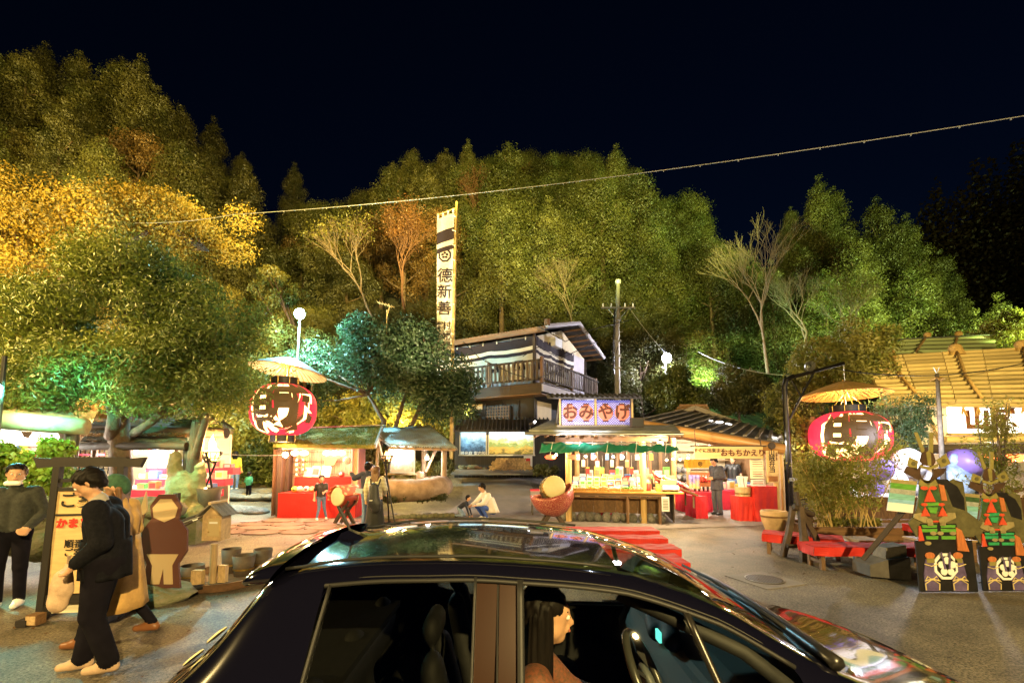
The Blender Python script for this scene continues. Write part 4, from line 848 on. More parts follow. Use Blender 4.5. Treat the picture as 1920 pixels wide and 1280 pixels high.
t = thing('sausage_cabinet', 'small food cabinet with rows of red bottles at the back of the takeaway building', 'cabinet', P(1315, 900, 14.9)); pc('case', t, (0,.2,0), (.7,.3,.55), wood_pale); pc('back_panel', t, (0,.02,.02), (.62,.03,.45), mat('sunset_orange_panel', (.6,.2,.06), .6))
for i in range(6): pcyl('bottle', t, (-.26+i*.1,-.05,-.05), (-.26+i*.1,-.05,.12), .032, good_cols[1]); pcyl('bottle_cap', t, (-.26+i*.1,-.05,.12), (-.26+i*.1,-.05,.16), .018, good_cols[0])
for i in range(10): pcyl('lower_bottle', t, (-.32+i*.07,-.08,-.34), (-.32+i*.07,-.08,-.2), .022, blackp if i % 2 else good_cols[0])
items = []
for i in range(9): items.append((-.9+i*.28, 3.4+0*i, .66, .2, .16, .18+.05*(i % 3), (i*3) % 8, '%s food box on the back table of the takeaway building' % nm_[(i*3) % 8]))
boxset(0, (6.9, 12.1, 0), items, 'food boxes on the back table', '')

# more goods: strings of packs under the souvenir roof and a second tier behind them
for i in range(16):
    ci = [0,7,1,4,0,2,5,7,3,0,6,1,0,7,4,2][i]; p = stall_pt(-2.2+i*.15, 1.9+.25*(i % 2), 1.75-.22*(i % 3)); t = thing('hanging_pack', 'small %s pack hanging with others behind the souvenir counter' % nm_[ci], 'pack', p, sr, 'packs hung behind the souvenir counter'); pc('pack', t, (0,0,0), (.11,.04,.18), good_cols[ci]); pc('header_card', t, (0,-.002,.10), (.10,.03,.05), good_cols[(ci+1) % 8]); pcyl('string', t, (0,0,.12), (0,0,.5), .005, steel)
for i in range(12):
    ci = [0,0,2,7,1,0,5,0,4,7,0,3][i]; p = stall_pt(-2.1+i*.24, 2.6, .95); h = .25+.12*(i % 3); t = thing('gift_box', 'tall %s gift box standing on the back shelf of the souvenir stall' % nm_[ci], 'box', p, sr, 'gift boxes on the back shelf'); pc('carton', t, (0,0,h/2), (.2,.15,h), good_cols[ci]); pc('wrapper', t, (0,-.077,h*.6), (.14,.004,h*.4), good_cols[(ci+4) % 8])
pc('back_shelf', ST, (-.8, 2.6, .93), (3.2, .35, .04), wood_pale)
# ---- red stall with mossy roof
RS = thing('red_stall', 'small souvenir hut with mossy green roof and bamboo-mat back wall lit pink inside', 'stall', P(600, 965, 13.9)*1); RS.location.z = 0
def RL(px, py, Y): return P(px, py, Y)-RS.location
e0, e1, r0, r1, bk0, bk1 = RL(512,832,13.3), RL(702,834,13.3), RL(548,803,14.9), RL(716,799,14.9), RL(520,830,16.6), RL(700,828,16.6)
mb = MB()
def thickroof(mb, a, b_, c, d, t, amp, nu=26, nv=10, sd=0):
    mb.sheet(a, b_, c, d, nu, nv, lambda u, v: amp*(math.sin(u*13+sd)*math.cos(v*7)+.5*math.sin(u*37+v*23))); dn = Vector((0,0,-t))
    mb.sheet(a+dn, a, d, d+dn, nv and 4, 4); mb.sheet(b_, b_+dn, c+dn, c, 4, 4); mb.sheet(a+dn, b_+dn, b_, a, nu, 2, lambda u, v: .012*math.sin(u*60)); mb.sheet(d+dn, c+dn, b_+dn, a+dn, 4, 4)
thickroof(mb, e0, e1, r1, r0, .10, .035); thickroof(mb, r0, r1, bk1, bk0, .10, .03)
mb.build('roof', moss, RS, smooth=False)
pos = []; 
for i in range(9000):
    u, v = rng.random(), rng.random(); pos.append(tuple((e0*(1-u)+e1*u)*(1-v)+(r0*(1-u)+r1*u)*v+Vector((0,0,.02))))
V, Fq = leaves(np.array(pos), np.tile([0,-.5,.8], (len(pos),1)), .07, aspect=.35, jit=.8); setp(link('moss_tuft', npmesh('moss_tuft', V, Fq, leafmat('moss_leaf', (.07,.11,.012), (.24,.20,.03), .3, 1.5)), RS), kind='stuff')
pbeam('bargeboard', RS, e1+Vector((.02,0,-.04)), r1+Vector((.02,0,-.02)), .05, .14, wood_grey); pbeam('ridge_board', RS, r0, r1+Vector((.1,0,.04)), .3, .03, steel)
for (px, Y, w, m) in [(527,13.9,.10,wood_dark), (541,14.1,.08,wood_dark), (668,13.9,.10,wood_pale), (534,16,.09,wood_dark), (672,16,.09,wood_dark)]: a = RL(px, 835, Y); pc('post', RS, (a.x, a.y, a.z/2+.0), (w*1.3, w, a.z), m)
pcyl('eave_pole', RS, RL(530,840,13.6), RL(700,838,13.6), .05, wood_pale); pbeam('tube_light', RS, RL(555,836,13.75), RL(662,836,13.75), .04, .04, tube_white)
mat_b = mat('bamboo_mat_wall', (.50,.33,.18), .6, noise=(3,.2), rnd=.15)
for i in range(32): a = RL(542+i*4.15, 900, 15.0); pc('bamboo_strip', RS, (a.x, a.y, 1.2), (.062,.03,1.9), mat_b)
for z in (1.2, 1.6, 1.9): a, b_ = RL(542,900,14.95), RL(672,900,14.95); pc('mat_binding', RS, ((a.x+b_.x)/2, a.y-.02, z), (b_.x-a.x,.012,.012), wood_dark)
a = RL(672, 900, 14.4); pc('side_sheet', RS, (a.x, a.y, 1.05), (.02, 1.2, 2.0), mat('pink_tarp', (.65,.25,.22), .4, noise=(2,.2), bump=(3,.5,.03)))
a = RL(536, 900, 14.6); pc('side_wall', RS, (a.x, a.y, 1.0), (.03, 1.6, 2.0), wood_mid)
t = draped('draped_counter', 'long red-draped front counter of the mossy-roof hut', (P(598,965,13.6).x, 13.75, 0), 2.25, .7, .70)
t = draped('draped_shelf', 'raised red-draped back shelf inside the mossy-roof hut', (P(610,930,14.5).x, 14.5, 0), 1.75, .5, 1.12)
for (px, w, h, ci, tilt, lab) in [(578,.24,.30,7,-.3,'dark framed picture book leaning at the west end of the red back shelf'), (592,.26,.34,4,-.25,'purple and pink book propped in the middle of the red back shelf'), (611,.28,.34,0,-.25,'white and red book propped beside the purple one on the red back shelf')]:
    t = thing('picture_book', lab, 'book', P(px, 900, 14.35)); t.location.z = 1.13; pc('cover', t, (0,0,h/2), (w,.03,h), good_cols[ci], (tilt,.08,0)); pc('cover_print', t, (0,-.02,h/2), (w*.7,.012,h*.55), good_cols[(ci+5) % 8], (tilt,.08,0))
t = thing('red_daruma_doll', 'round red doll on the red back shelf of the mossy-roof hut', 'doll', P(640,897,14.3)); t.location.z = 1.13; pball('body', t, (0,0,.09), (.10,.09,.10), good_cols[1]); pball('face', t, (0,-.06,.10), (.06,.04,.05), good_cols[0])
for i, (px, ci, lab) in enumerate([(562,7,'yellow round mask on the red front counter'), (575,0,'white wrapped bundle on the red front counter'), (585,6,'kraft box on the red front counter beside the white bundle'), (553,2,'flat yellow fan at the end of the red front counter')]):
    t = thing('souvenir_item', lab, 'souvenir', P(px, 918, 13.65)); t.location.z = .715; pball('body', t, (0,0,.09), (.11,.08,.09), good_cols[ci]); pball('band', t, (0,-.03,.09), (.07,.06,.05), good_cols[(ci+1) % 8])
for i in range(14): 
    t = thing('hanging_charm', 'tiny charm hanging with others on the west side wall of the mossy-roof hut', 'charm', P(556+6*(i % 4), 862+9*(i//4), 14.2), 0, 'charms hung on the hut wall'); pball('bead', t, (0,0,0), (.035,.03,.05), good_cols[[0,1,4,3][i % 4]]); pcyl('string', t, (0,0,.04), (0,0,.12), .005, wood_dark)
t = thing('orange_cloth', 'small orange triangular cloth pinned on the bamboo mat wall', 'cloth', P(619,864,14.8)); mb = MB(); mb.add([(-.2,0,.12),(.25,0,.13),(.15,-.03,-.14),(-.16,-.03,-.16)], [(0,1,2,3)]); mb.build('cloth', mat('orange_cloth', (.75,.2,.07), .7), t, solid=.01)
for i in range(5):
    t = thing('paper_lantern', 'small round white lantern hung in a row under the eave of the mossy-roof hut', 'lantern', P([553,570,613,627,641][i], 849, 13.8), 0, 'white lanterns under the mossy eave'); pball('shade', t, (0,0,0), (.12,.12,.09), mat('lit_paper', (1,.9,.7), .6, emis=((1,.66,.34), 2.2))); pcyl('cap', t, (0,0,.08), (0,0,.11), .04, blackp)
bulb(P(535,852,13.3), .085, e=150, col=(1,.5,.25), label='bright bare bulb hanging at the west corner of the mossy-roof hut', group=None)
t = thing('windsock_ball', 'pale pink paper ball hanging near the east end of the mossy-roof hut', 'ball', P(651,863,14)); pball('ball', t, (0,0,0), .12, mat('pink_paper', (.75,.5,.45), .7)); pcyl('string', t, (0,0,.12), (0,0,.4), .005, wood_dark)
lamp('POINT', tuple(P(600,845,14.1)), 85, (1,.62,.52), .25); lamp('POINT', tuple(P(640,850,14.2)), 40, (1,.62,.52), .25)
lamp('SPOT', tuple(P(600,840,12.9)), 320, (1,.42,.24), .2, (P(600,965,12).x, 12.3, 0), 140)

# ---- corrugated shelter with board and log
SH = thing('corrugated_shelter', 'open lean-to shelter on log posts with corrugated roof coloured as if lit pale blue', 'shelter', P(790,930,14.6)*1); SH.location.z = gzf(SH.location.x, 14.6)
def HL(px, py, Y): return P(px, py, Y)-SH.location
a, b_, c, d = HL(733,835,13.6), HL(857,839,13.4), HL(806,797,15.8), HL(694,803,15.4)
mb = MB(); mb.sheet(a, b_, c, d, 110, 6, lambda u, v: .022*math.sin(u*2*math.pi*27)+.01*math.sin(v*5)); mb.build('roof', corrugated, SH, smooth=True, solid=.006)
e, f_ = HL(850,838,17.6), HL(720,830,17.2); mb = MB(); mb.sheet(d, c, e, f_, 60, 4, lambda u, v: .02*math.sin(u*2*math.pi*27)); mb.build('back_roof', corrugated, SH, smooth=True)
for i in range(9): u = i/8; pcyl('purlin_pole', SH, a.lerp(b_, u)-Vector((0,0,.05)), d.lerp(c, u)-Vector((0,0,.05)), .03, wood_grey)
for i in range(3): u = [.05,.5,.95][i]; pcyl('cross_pole', SH, a.lerp(d, u)-Vector((0,0,.10)), b_.lerp(c, u)-Vector((0,0,.10)), .045, log_bark)
def lp(nm, p0, p1, r_, m=log_bark): pcyl(nm, SH, p0, p1, r_, m)
for (px0, py0, px1, py1, Y, r_) in [(833,838,832,925,14.0,.085), (795,838,795,905,15.0,.085), (709,822,705,900,14.2,.05), (736,832,736,900,15.2,.06)]: lp('post', HL(px0,py0,Y), HL(px1,py1,Y), r_)
for q in ((820,836,799,884,14.6,.05), (738,832,717,862,14.1,.055), (706,815,718,862,14.1,.045)): lp('brace', HL(q[0],q[1],q[4]), HL(q[2],q[3],q[4]), q[5])
t = thing('picture_board', 'white-lit framed picture board hanging under the corrugated shelter roof', 'board', P(755,860,14.3)); w, h = 44/F*14.3, 50/F*14.3
faded = photo_mat(bpy.data.materials.new('glowing_faded_photo'), [(.3,.16,.1), (.5,.35,.28), (.75,.7,.65), (.9,.9,.88)], 13, .35)  # board glows faintly in place of light falling on it
pc('picture', t, (0,0,0), (w,.03,h), faded)
for q in ((0,h/2,w+.05,.04), (0,-h/2,w+.05,.04)): pc('frame', t, (q[0],-.01,q[1]), (q[2],.05,q[3]), steel)
for q in (-w/2, w/2): pc('frame', t, (q,-.012,0), (.04,.05,h), steel)
lamp('POINT', tuple(P(750,800,18.6)), 420, (1,.68,.18), .15)
t = thing('shaded_lamp', 'small white shaded lamp lit under the east end of the corrugated roof', 'lamp', P(801,856,14.2)); mb = MB(); mb.lathe([(.02,.1),(.04,.06),(.10,-.05)], n=16); mb.build('lamp_shade', plastic_white, t, smooth=True); pball('bulb', t, (0,0,-.05), .05, bulb_white); pcyl('cord', t, (0,0,.1), (0,0,.4), .008, blackp)
lamp('POINT', tuple(P(801,864,14.1)), 70, (1,.93,.85), .08); lamp('POINT', tuple(P(738,845,14.0)), 45, (.95,.95,.85), .1)
pc('rail', SH, HL(757,888,14.5), (1.2,.06,.06), wood_pale); pcyl('stump', SH, HL(788,904,14.2), HL(788,884,14.2), .12, log_bark)
L_ = thing('hollow_log', 'huge weathered hollow log lying beneath the corrugated shelter', 'log', P(775,935,13.4)*1); L_.location.z = gzf(L_.location.x, 13.4)+.30
mb = MB(); mb.tube([P(718,918,13.1)-L_.location, P(745,920,13.2)-L_.location, P(790,918,13.4)-L_.location, P(822,914,13.8)-L_.location, P(834,910,14.1)-L_.location], [.30,.33,.32,.36,.30], 18); mb.build('trunk', log_bark, L_, smooth=True)
pc('end_hollow_shade', L_, P(717,916,13.04)-L_.location, (.02,.42,.42), ink)  # black plate stands for the shade inside the log end
for (px, py, Y, r_) in [(778,903,13.3,.10),(802,897,13.6,.09),(745,905,13.1,.07)]: pball('knot', L_, P(px, py, Y)-L_.location, (r_*1.3,r_,r_*.8), log_bark)
for (px, Y) in [(735,13.2),(800,13.5)]: q = P(px,940,Y)-L_.location; pc('support_block', L_, (q.x,q.y,-.30), (.18,.5,.25), stone)
for i in range(14):
    px = 712+i*10.5; p = P(px, 945, 13.0+.04*i); o = link('border_stone', mrocks[i % 4], None, (p.x, p.y, gzf(p.x, p.y)+.05), (0,0,i), (rng.uniform(.10,.17), .13, .10)); setp(o, 'rounded mossy stone in the border row below the hollow log', 'stone', 'border stones below the hollow log')
def shrubs(name, label, pts, br, nl, ls, m, group=None):
    b0 = Vector(pts[0]); t = thing(name, label, 'shrub', b0, 0, group); C_ = [tuple(Vector(p)-b0+Vector((0,0,br*.7))) for p in pts]
    V, Fq = blob_leaves(C_, [br*rng.uniform(.7,1.2) for _ in C_], nl, ls, flat=.75, jit=.7); link('foliage', npmesh('foliage', V, Fq, m), t)
    mb = MB(); [mb.tube([(c[0],c[1],c[2]-br), c], [.02,.008], 5) for c in C_]; mb.build('stem', bark, t); return t
shrubs('ground_fern', 'low green planting along the foot of the hollow log', [P(720+i*9, 938+3*math.sin(i), 12.9+.06*i) for i in range(13)], .14, 5200, .07, lf_green)
shrubs('garden_shrub', 'white-lit green shrub inside the corrugated shelter under the picture board', [P(725+i*11, 888+4*math.sin(i*2), 15.3) for i in range(8)], .28, 5200, .10, lf_yel)
shrubs('garden_shrub', 'green shrub between the two log posts at the east end of the corrugated shelter', [P(812+i*5, 885+8*(i % 2), 15.4) for i in range(5)]+[P(815,862,15.6)], .28, 4200, .10, lf_green)
shrubs('garden_shrub', 'bright golden shrub seen through the post frame between the mossy hut and the shelter', [P(690+i*8, 870+12*(i % 3), 16) for i in range(7)], .35, 6000, .11, lf_yel)
sc_ = thing('lattice_screen', 'dark wooden lattice screen beside the east post of the corrugated shelter', 'screen', P(826,885,16.8))
for i in range(7): pc('slat', sc_, (-.3+i*.1,0,0), (.02,.02,1.6), wood_black)
for i in range(15): pc('slat', sc_, (0,-.02,-.75+i*.107), (.66,.02,.02), wood_black)

# ---- fire baskets on tripods
def brazier(name, label, base, h, r_, flame=1.0, e=220, legs_m=black_metal):
    t = thing(name, label, 'fire basket', base)
    for k in range(3):
        a = R(90)+k*2.094; pcyl('leg', t, (r_*2.3*math.cos(a), r_*2.3*math.sin(a), 0), (-r_*.9*math.cos(a), -r_*.9*math.sin(a), h+r_*1.3), .02, legs_m)
    mb = MB()
    for z, rr in ((0,.55),(.5*r_,.85),(1.2*r_,1.1)): mb.tube([(rr*r_*math.cos(i*.3927), rr*r_*math.sin(i*.3927), h+z) for i in range(17)], .012, 5, cap=False)
    for i in range(12): a = i*.5236; mb.tube([(r_*.55*math.cos(a), r_*.55*math.sin(a), h), (r_*1.1*math.cos(a), r_*1.1*math.sin(a), h+1.2*r_)], .010, 5)
    mb.build('basket', legs_m, t)
    for k in range(5): pcyl('burning_log', t, (.08*math.cos(k*1.3), .08*math.sin(k*1.3), h+.03), (.14*math.cos(k*1.3+2), .14*math.sin(k*1.3+2), h+r_*.8), .03, wood_dark)
    mb = MB(); rs = random.Random(int(h*100))
    for k in range(9):
        a = rs.uniform(0, 6.28); q = rs.uniform(0, .09); x, y = q*math.cos(a), q*math.sin(a); H_ = flame*rs.uniform(.25,.62)*(1-q*4)
        mb.tube([(x, y, h+.05), (x+.03, y, h+.05+H_*.35), (x-.035*math.sin(k), y+.02, h+.05+H_*.7), (x+.04*math.cos(k), y, h+.05+H_)], [.05*flame,.06*flame,.035*flame,.004], 7)
    mb.build('flame', mat('flame', (1,.5,.1), .5, emis=((1,.55,.14), 9)), t, smooth=True)
    o = lamp('POINT', (0, -.05, h+.45), e, (1,.55,.18), .15); o.parent = t; return t
bp_ = G(388, 1010); brazier('fire_basket', 'iron fire basket burning with a tall flame on crossed poles before the thatched hut', (bp_.x, bp_.y, 0), 1.66, .19, 1.15, 420)
b2_ = G(748, 985); t = brazier('fire_basket', 'small fire basket on thin iron legs in a round tray beside the backpack woman', (b2_.x-.35, b2_.y, 0), 1.62, .15, .5, 130)
mb = MB(); mb.lathe([(0,.01),(.62,.01),(.64,.09),(.60,.09),(.58,.03),(0,.03)], n=36); mb.build('tray', wood_dark, t, (0,0,0))
t2 = thing('fire_tray', 'wide round metal tray with buckets under the tripod beside the letterbox', 'tray', (G(418,1090).x, G(418,1090).y, 0)); mb = MB(); mb.lathe([(0,.01),(.60,.01),(.64,.12),(.61,.12),(.58,.03),(0,.03)], n=36); mb.build('basin', mat('rusty_iron', (.14,.075,.04), .7, .3, noise=(5,.5)), t2)
for (x, y, r_, h, lab) in [(-.42,-.05,.16,.22,'rusty iron bucket standing at the west side of the round tray'), (.15,.25,.16,.30,'dark wooden bucket standing in the middle of the round tray'), (-.15,.42,.14,.36,'tall dark bucket at the back of the round tray'), (.3,.5,.14,.34,'brown wooden bucket behind the letterbox post')]:
    t = thing('bucket', lab, 'bucket', (t2.location.x+x, t2.location.y+y, .03)); mb = MB(); mb.lathe([(0,0),(r_*.8,0),(r_,h),(r_*.93,h),(r_*.75,.02)], n=20); mb.build('tub', mat('dark_bucket', (.07,.05,.035), .7, noise=(5,.4)), t, smooth=True); mb = MB(); mb.lathe([(r_*.86,h*.3),(r_*.90,h*.3),(r_*.92,h*.38),(r_*.88,h*.38)], n=20); mb.build('hoop', brass, t)
t = thing('hanging_bucket', 'dark tapered bucket hanging in the crossed poles under the fire basket', 'bucket', P(392,930,9.9)); mb = MB(); mb.lathe([(0,-.35),(.17,-.35),(.24,.18),(.22,.18),(.16,-.3)], n=22); mb.build('tub', mat('dark_bucket', (.07,.05,.035), .7), t, smooth=True); pball('ember', t, (-.05,-.05,.16), .03, bulb_warm)
# letterbox house on a post
LB = thing('letterbox', 'wooden letterbox shaped like a little house with shingled roof on a round post', 'letterbox', (G(398,1102).x, G(398,1102).y, 0)); s_ = G(398,1102).y/F
def zz(py): return (1102-py)*s_
pcyl('post', LB, (0,0,0), (0,0,zz(1022)), .045, wood_pale); pc('house', LB, (.02,0,zz(992)), (.26,.22,.34), wood_pale); pc('door', LB, (.05,-.115,zz(990)), (.15,.012,.24), mat('pale_door', (.5,.38,.2), .6)); pc('slot', LB, (.05,-.124,zz(982)), (.11,.006,.025), white_print); pball('knob', LB, (-.01,-.128,zz(998)), .010, brass)
mb = MB(); mb.prism([(-.13,0), (.13,0), (0,.14)], -.11, .11); mb.build('gable', wood_pale, LB, (.02,0,zz(992)+.17))
for sg in (-1, 1):
    for k in range(7): pc('roof_slat', LB, (.02+sg*.095, -.15+k*.05, zz(992)+.25), (.25,.044,.018), wood_grey, (0, sg*R(42), 0))
pcyl('ridge_pole', LB, (.02,-.18,zz(992)+.345), (.02,.18,zz(992)+.345), .022, wood_pale)
pc('base_beam', LB, (0,.0,.035), (.72,.12,.07), wood_dark); pc('base_block', LB, (-.14,-.10,.14), (.14,.08,.26), wood_pale); pc('base_block', LB, (.11,.05,.16), (.10,.08,.28), wood_pale)
# cut-out board reduced to a plain shape, with its name strip, on a rock
CB = thing('standing_board', 'plain brown cut-out board with an orange name strip standing on a flat rock', 'board', (G(300,1128).x, G(300,1128).y, 0)); k_ = CB.location.y/F
rk = link('flat_rock', rockmesh(77, stone_moss, .75, 16), None, (CB.location.x-.05, CB.location.y+.0, .06), (0,0,.3), (.42,.28,.24)); setp(rk, 'flat mossy rock with a cut-out board standing on it', 'rock')
CB.location.z = .17
pl = [(-.22,0),(-.20,.30),(-.29,.46),(-.28,.72),(-.17,.86),(-.20,1.02),(-.10,1.17),(.10,1.17),(.20,1.02),(.17,.86),(.29,.72),(.30,.46),(.20,.30),(.24,0)]
mb = MB(); mb.prism(pl, 0, .03); mb.build('panel', mat('brown_board', (.10,.035,.025), .6), CB)
mb = MB(); mb.prism([(-.13,.05),(-.12,.28),(-.2,.42),(.2,.42),(.13,.28),(.15,.05),(.04,.05),(.02,.25),(-.02,.05)], -.008, 0); mb.build('tan_patch', mat('tan_patch', (.5,.36,.2), .6), CB); mb = MB(); mb.prism([(-.14,.88),(-.16,1.0),(-.07,1.11),(.07,1.11),(.16,1.0),(.13,.88),(0,.82)], -.008, 0); mb.build('tan_patch', mat('tan_patch', (.5,.36,.2), .6), CB)
pc('name_strip', CB, (-.33,-.03,.20), (.11,.02,.36), mat('orange_strip', (.72,.2,.06), .6)); vtxt('いろりちゃん', .058, ink, CB, (-.33,-.045,.20), bold=.02, line=.85)
pcyl('spear_pole', CB, (-.42,-.02,0), (-.27,0,.95), .02, wood_mid); mb = MB(); mb.prism([(-.05,.0),(0,-.04),(.05,.0),(.02,.26)], 0, .02); mb.build('spear_head', mat('tan_patch', (.5,.36,.2), .6), CB, (-.27,-.02,.95))
# pole bundle and stone clutter at the foot of the hut
t = thing('pole_bundle', 'untidy bundle of dark poles and pipes leaning behind the cut-out board', 'poles', P(262,1000,6.6)); t.location.z = 0
for i in range(9): pcyl('pole', t, (-.55+.05*i, .1*(i % 3), .25+.05*i), (.25+.04*i, .5+.05*i, .75+.03*i), .014+.006*(i % 3), steel if i % 3 == 0 else wood_dark)
for i in range(18):
    px = [30,60,95,20,75,120,45,100,250,270,290,310,240,262,285,14,50,85][i]; py = [985,975,985,1005,1000,1010,1020,1022,960,950,962,955,985,990,990,960,955,965][i]; Y = 6.9 if i < 8 or i > 14 else 8.8
    p = P(px, py, Y); s_ = rng.uniform(.22,.42); o = link('garden_rock', mrocks[i % 4], None, (p.x, p.y, max(.05, p.z)), (0,0,i), (s_*1.2, s_, s_*.8)); setp(o, ['mossy rock in the rockery under the ivy by the lantern hall' if (i < 8 or i > 14) else 'mossy boulder piled between the tree trunk and the stone pedestal'][0], 'rock', 'rockery under the ivy' if (i < 8 or i > 14) else 'boulders by the trunk')
t = thing('garden_hose', 'ribbed dark hose lying across the rocks at the foot of the ivy', 'hose', (-4.6, 5.9, .05)); mb = MB(); pts = [Vector((-.9,.2,.05)), Vector((-.4,.1,.03)), Vector((.1,.15,.04)), Vector((.5,.3,.05))]; mb.tube(pts, .035, 10); mb.build('tube', blackp, t, smooth=True)
for i in range(30): q = pts[0].lerp(pts[3], i/29); mq = None
t = thing('stone_pedestal', 'tall carved mossy stone stump on a square plinth in front of the thatched hut', 'pedestal', (P(345,1000,9.9).x, 9.9, 0)); k_ = 9.9/F
pc('plinth', t, (.0,0,.28), (1.05,.8,.56), stone_moss); V, Fq, mi = sdf_mesh([((0,0,.1),(0,0,.5),.42,.36,0),((-.2,0,.5),(-.30,0,1.25),.22,.10,0),((.18,0,.5),(.26,.02,1.02),.22,.10,0),((.02,-.1,.4),(.02,-.1,.8),.26,.16,0),((-.3,-.1,.1),(-.38,-.2,.0),.2,.2,0),((.36,-.1,.1),(.4,-.2,0),.2,.2,0)], .03, .06); V = V+.018*np.sin(V[:, [2,0,1]]*17)+.010*np.sin(V[:, [1,2,0]]*41); link('stump', npmesh('stump', V, Fq, mat('mossy_carved_stone', (.16,.17,.06), .95, noise=(5,.5), bump=(12,1,.04), color2=(.36,.30,.18)), None, True), t, (0,0,.56)); pc('hollow', t, (.18,-.52,.95), (.10,.08,.22), ink)  # the hollow is a black block standing for inner shade
pcyl('tree_stake', t, (.10,.0,1.2), (.16,.05,2.55), .14, bark); mb = MB(); mb.tube([(.16,.05,2.4),(.25,.1,2.9),(.5,.2,3.4)], [.1,.07,.03], 8); mb.build('branch_stub', bark, t)
t = thing('white_signpost', 'white square post with black handwriting at the edge of the stone ledge', 'signpost', P(418,905,15.5)); pc('post', t, (0,0,0), (.22,.12,1.0), white_print, (0,R(4),0)); pc('plinth', t, (-.05,0,-.62), (.4,.3,.3), stone); vtxt('いろり山賊', .13, ink, t, (.0,-.07,.10), bold=.01, line=.9)
t = thing('stone_ledge', 'low pale stone ledge where the two children stand', 'ledge', (P(455,935,17.6).x, 17.4, 0))
for j in range(2):
    for i in range(7): link('ledge_stone', rocks[(i+j) % 4], t, (-1.9+i*.62, -.9+j*.9, gzf(t.location.x,17)-.02+.10*j), (0,0,i), (.42,.5,.16))
for i in range(5): link('ledge_stone', rocks[i % 4], t, (.3+i*.5, -2.2-.2*i, gzf(t.location.x,16)-.12), (0,0,i), (.36,.4,.18))

# ---- thatched hut pierced by the tree
TH = thing('thatched_hut', 'low hut with thick bark-thatch roof and white-lit shelves of goods around a tree trunk', 'hut', (P(270,1000,10.5).x, 10.5, 0))
def KL(px, py, Y): return P(px, py, Y)-TH.location
mb = MB(); thickroof(mb, KL(150,828,9.9), KL(352,830,9.9), KL(348,806,11.0), KL(170,800,11.0), .16, .03); mb.build('eave_thatch', thatch, TH)
mb = MB(); thickroof(mb, KL(168,800,11.0), KL(385,806,11.0), KL(365,752,13.0), KL(200,742,13.0), .14, .03); mb.build('roof', thatch, TH)
pcyl('eave_log', TH, KL(152,836,9.8), KL(350,836,9.8), .085, wood_dark); pcyl('ridge_log', TH, KL(112,752,12.2), KL(345,765,12.2), .22, mat('varnished_log', (.34,.18,.06), .4)); pcyl('purlin', TH, KL(240,806,10.4), KL(425,812,10.4), .12, wood_dark)
pcyl('eave_log', TH, KL(160,800,10.9), KL(380,806,10.9), .07, wood_dark)
pcyl('barrel_end', TH, KL(108,750,11.9), KL(118,751,11.9), .24, mat('varnished_log', (.34,.18,.06), .4))
pbeam('bargeboard', TH, KL(368,752,11.5), KL(436,808,11.0), .08, .12, wood_grey); mb = MB(); a = KL(325,768,11.8); b_ = KL(405,768,11.8); mb.add([KL(325,792,11.6), KL(420,795,11.6), KL(365,757,11.6)], [(0,1,2)]); mb.build('gable', wood_pale, TH)
pos = np.array([tuple(KL(152+rng.random()*198, 0, 10)*0+P(152+rng.random()*198, 822-6*rng.random(), 9.95+.9*rng.random())-TH.location+Vector((0,0,.05))) for _ in range(2600)])
V, Fq = leaves(pos, np.tile([0,0,1.], (len(pos),1)), .06, jit=.5); setp(link('fallen_leaves', npmesh('fallen_leaves', V, Fq, lf_rust), TH), kind='stuff')
for (px, Y, r_) in [(355,10.0,.10), (180,11.0,.05), (178,9.9,.05), (328,11.2,.07), (142,10.0,.06)]: a = KL(px,826,Y); pcyl('post', TH, (a.x,a.y,-.0), a, r_, wood_mid if px != 355 else wood_dark)
pc('back_wall', TH, (-.95,2.4,1.2), (2.7,.06,2.4), cream)
counter = mat('pale_stone_counter', (.42,.36,.28), .7, noise=(3,.25))
pc('counter_base', TH, KL(290,945,11.2), (2.3,.7,.8), counter)
for j, (z, dy) in enumerate([(.92,0),(1.16,.35),(1.42,.65)]):
    o = pc('shelf_step', TH, (.25,.5+dy,z), (2.2,.32,.16), red_cloth2)
items = []
for j, (z, dy) in enumerate([(.92,0),(1.16,.35),(1.42,.65)]):
    for i in range(8): ci = (i*3+j*2) % 8; items.append((-.72+i*.27, .46+dy, z+.08, .20, .16, .10+.05*((i+j) % 3), ci, '%s goods box on the %s red step in the thatched hut, %s' % (nm_[ci], ['lowest','middle','top'][j], 'toward the trunk' if i < 4 else 'toward the post')))
boxset(0, tuple(TH.location), items, 'goods boxes on the red steps of the thatched hut', '')
for i in range(10): a = KL(150+i*9, 860, 11.6); pc('window_bar', TH, a, (.015,.02,.75), black_metal)
for i in range(5): pc('window_bar', TH, KL(190, 842+i*9, 11.58), (1.15,.02,.015), black_metal)
for i in range(9):
    t = thing('hanging_bag', 'small bag hanging with others from the rail under the thatched eave', 'bag', KL(255+i*8.5, 846, 11.0)+TH.location, 0, 'bags on the rail of the thatched hut'); pc('bag', t, (0,0,0), (.09,.03,.13), good_cols[[0,6,3,1,5,0,7,1,0][i]]); pcyl('hook', t, (0,0,.06), (0,0,.12), .006, steel)
lamp('POINT', tuple(P(285,850,10.9)), 150, (1,.93,.84), .2); lamp('POINT', tuple(P(200,850,10.9)), 120, (1,.93,.84), .2)
pc('tube_light', TH, KL(285,838,11.3), (1.6,.04,.04), tube_white)

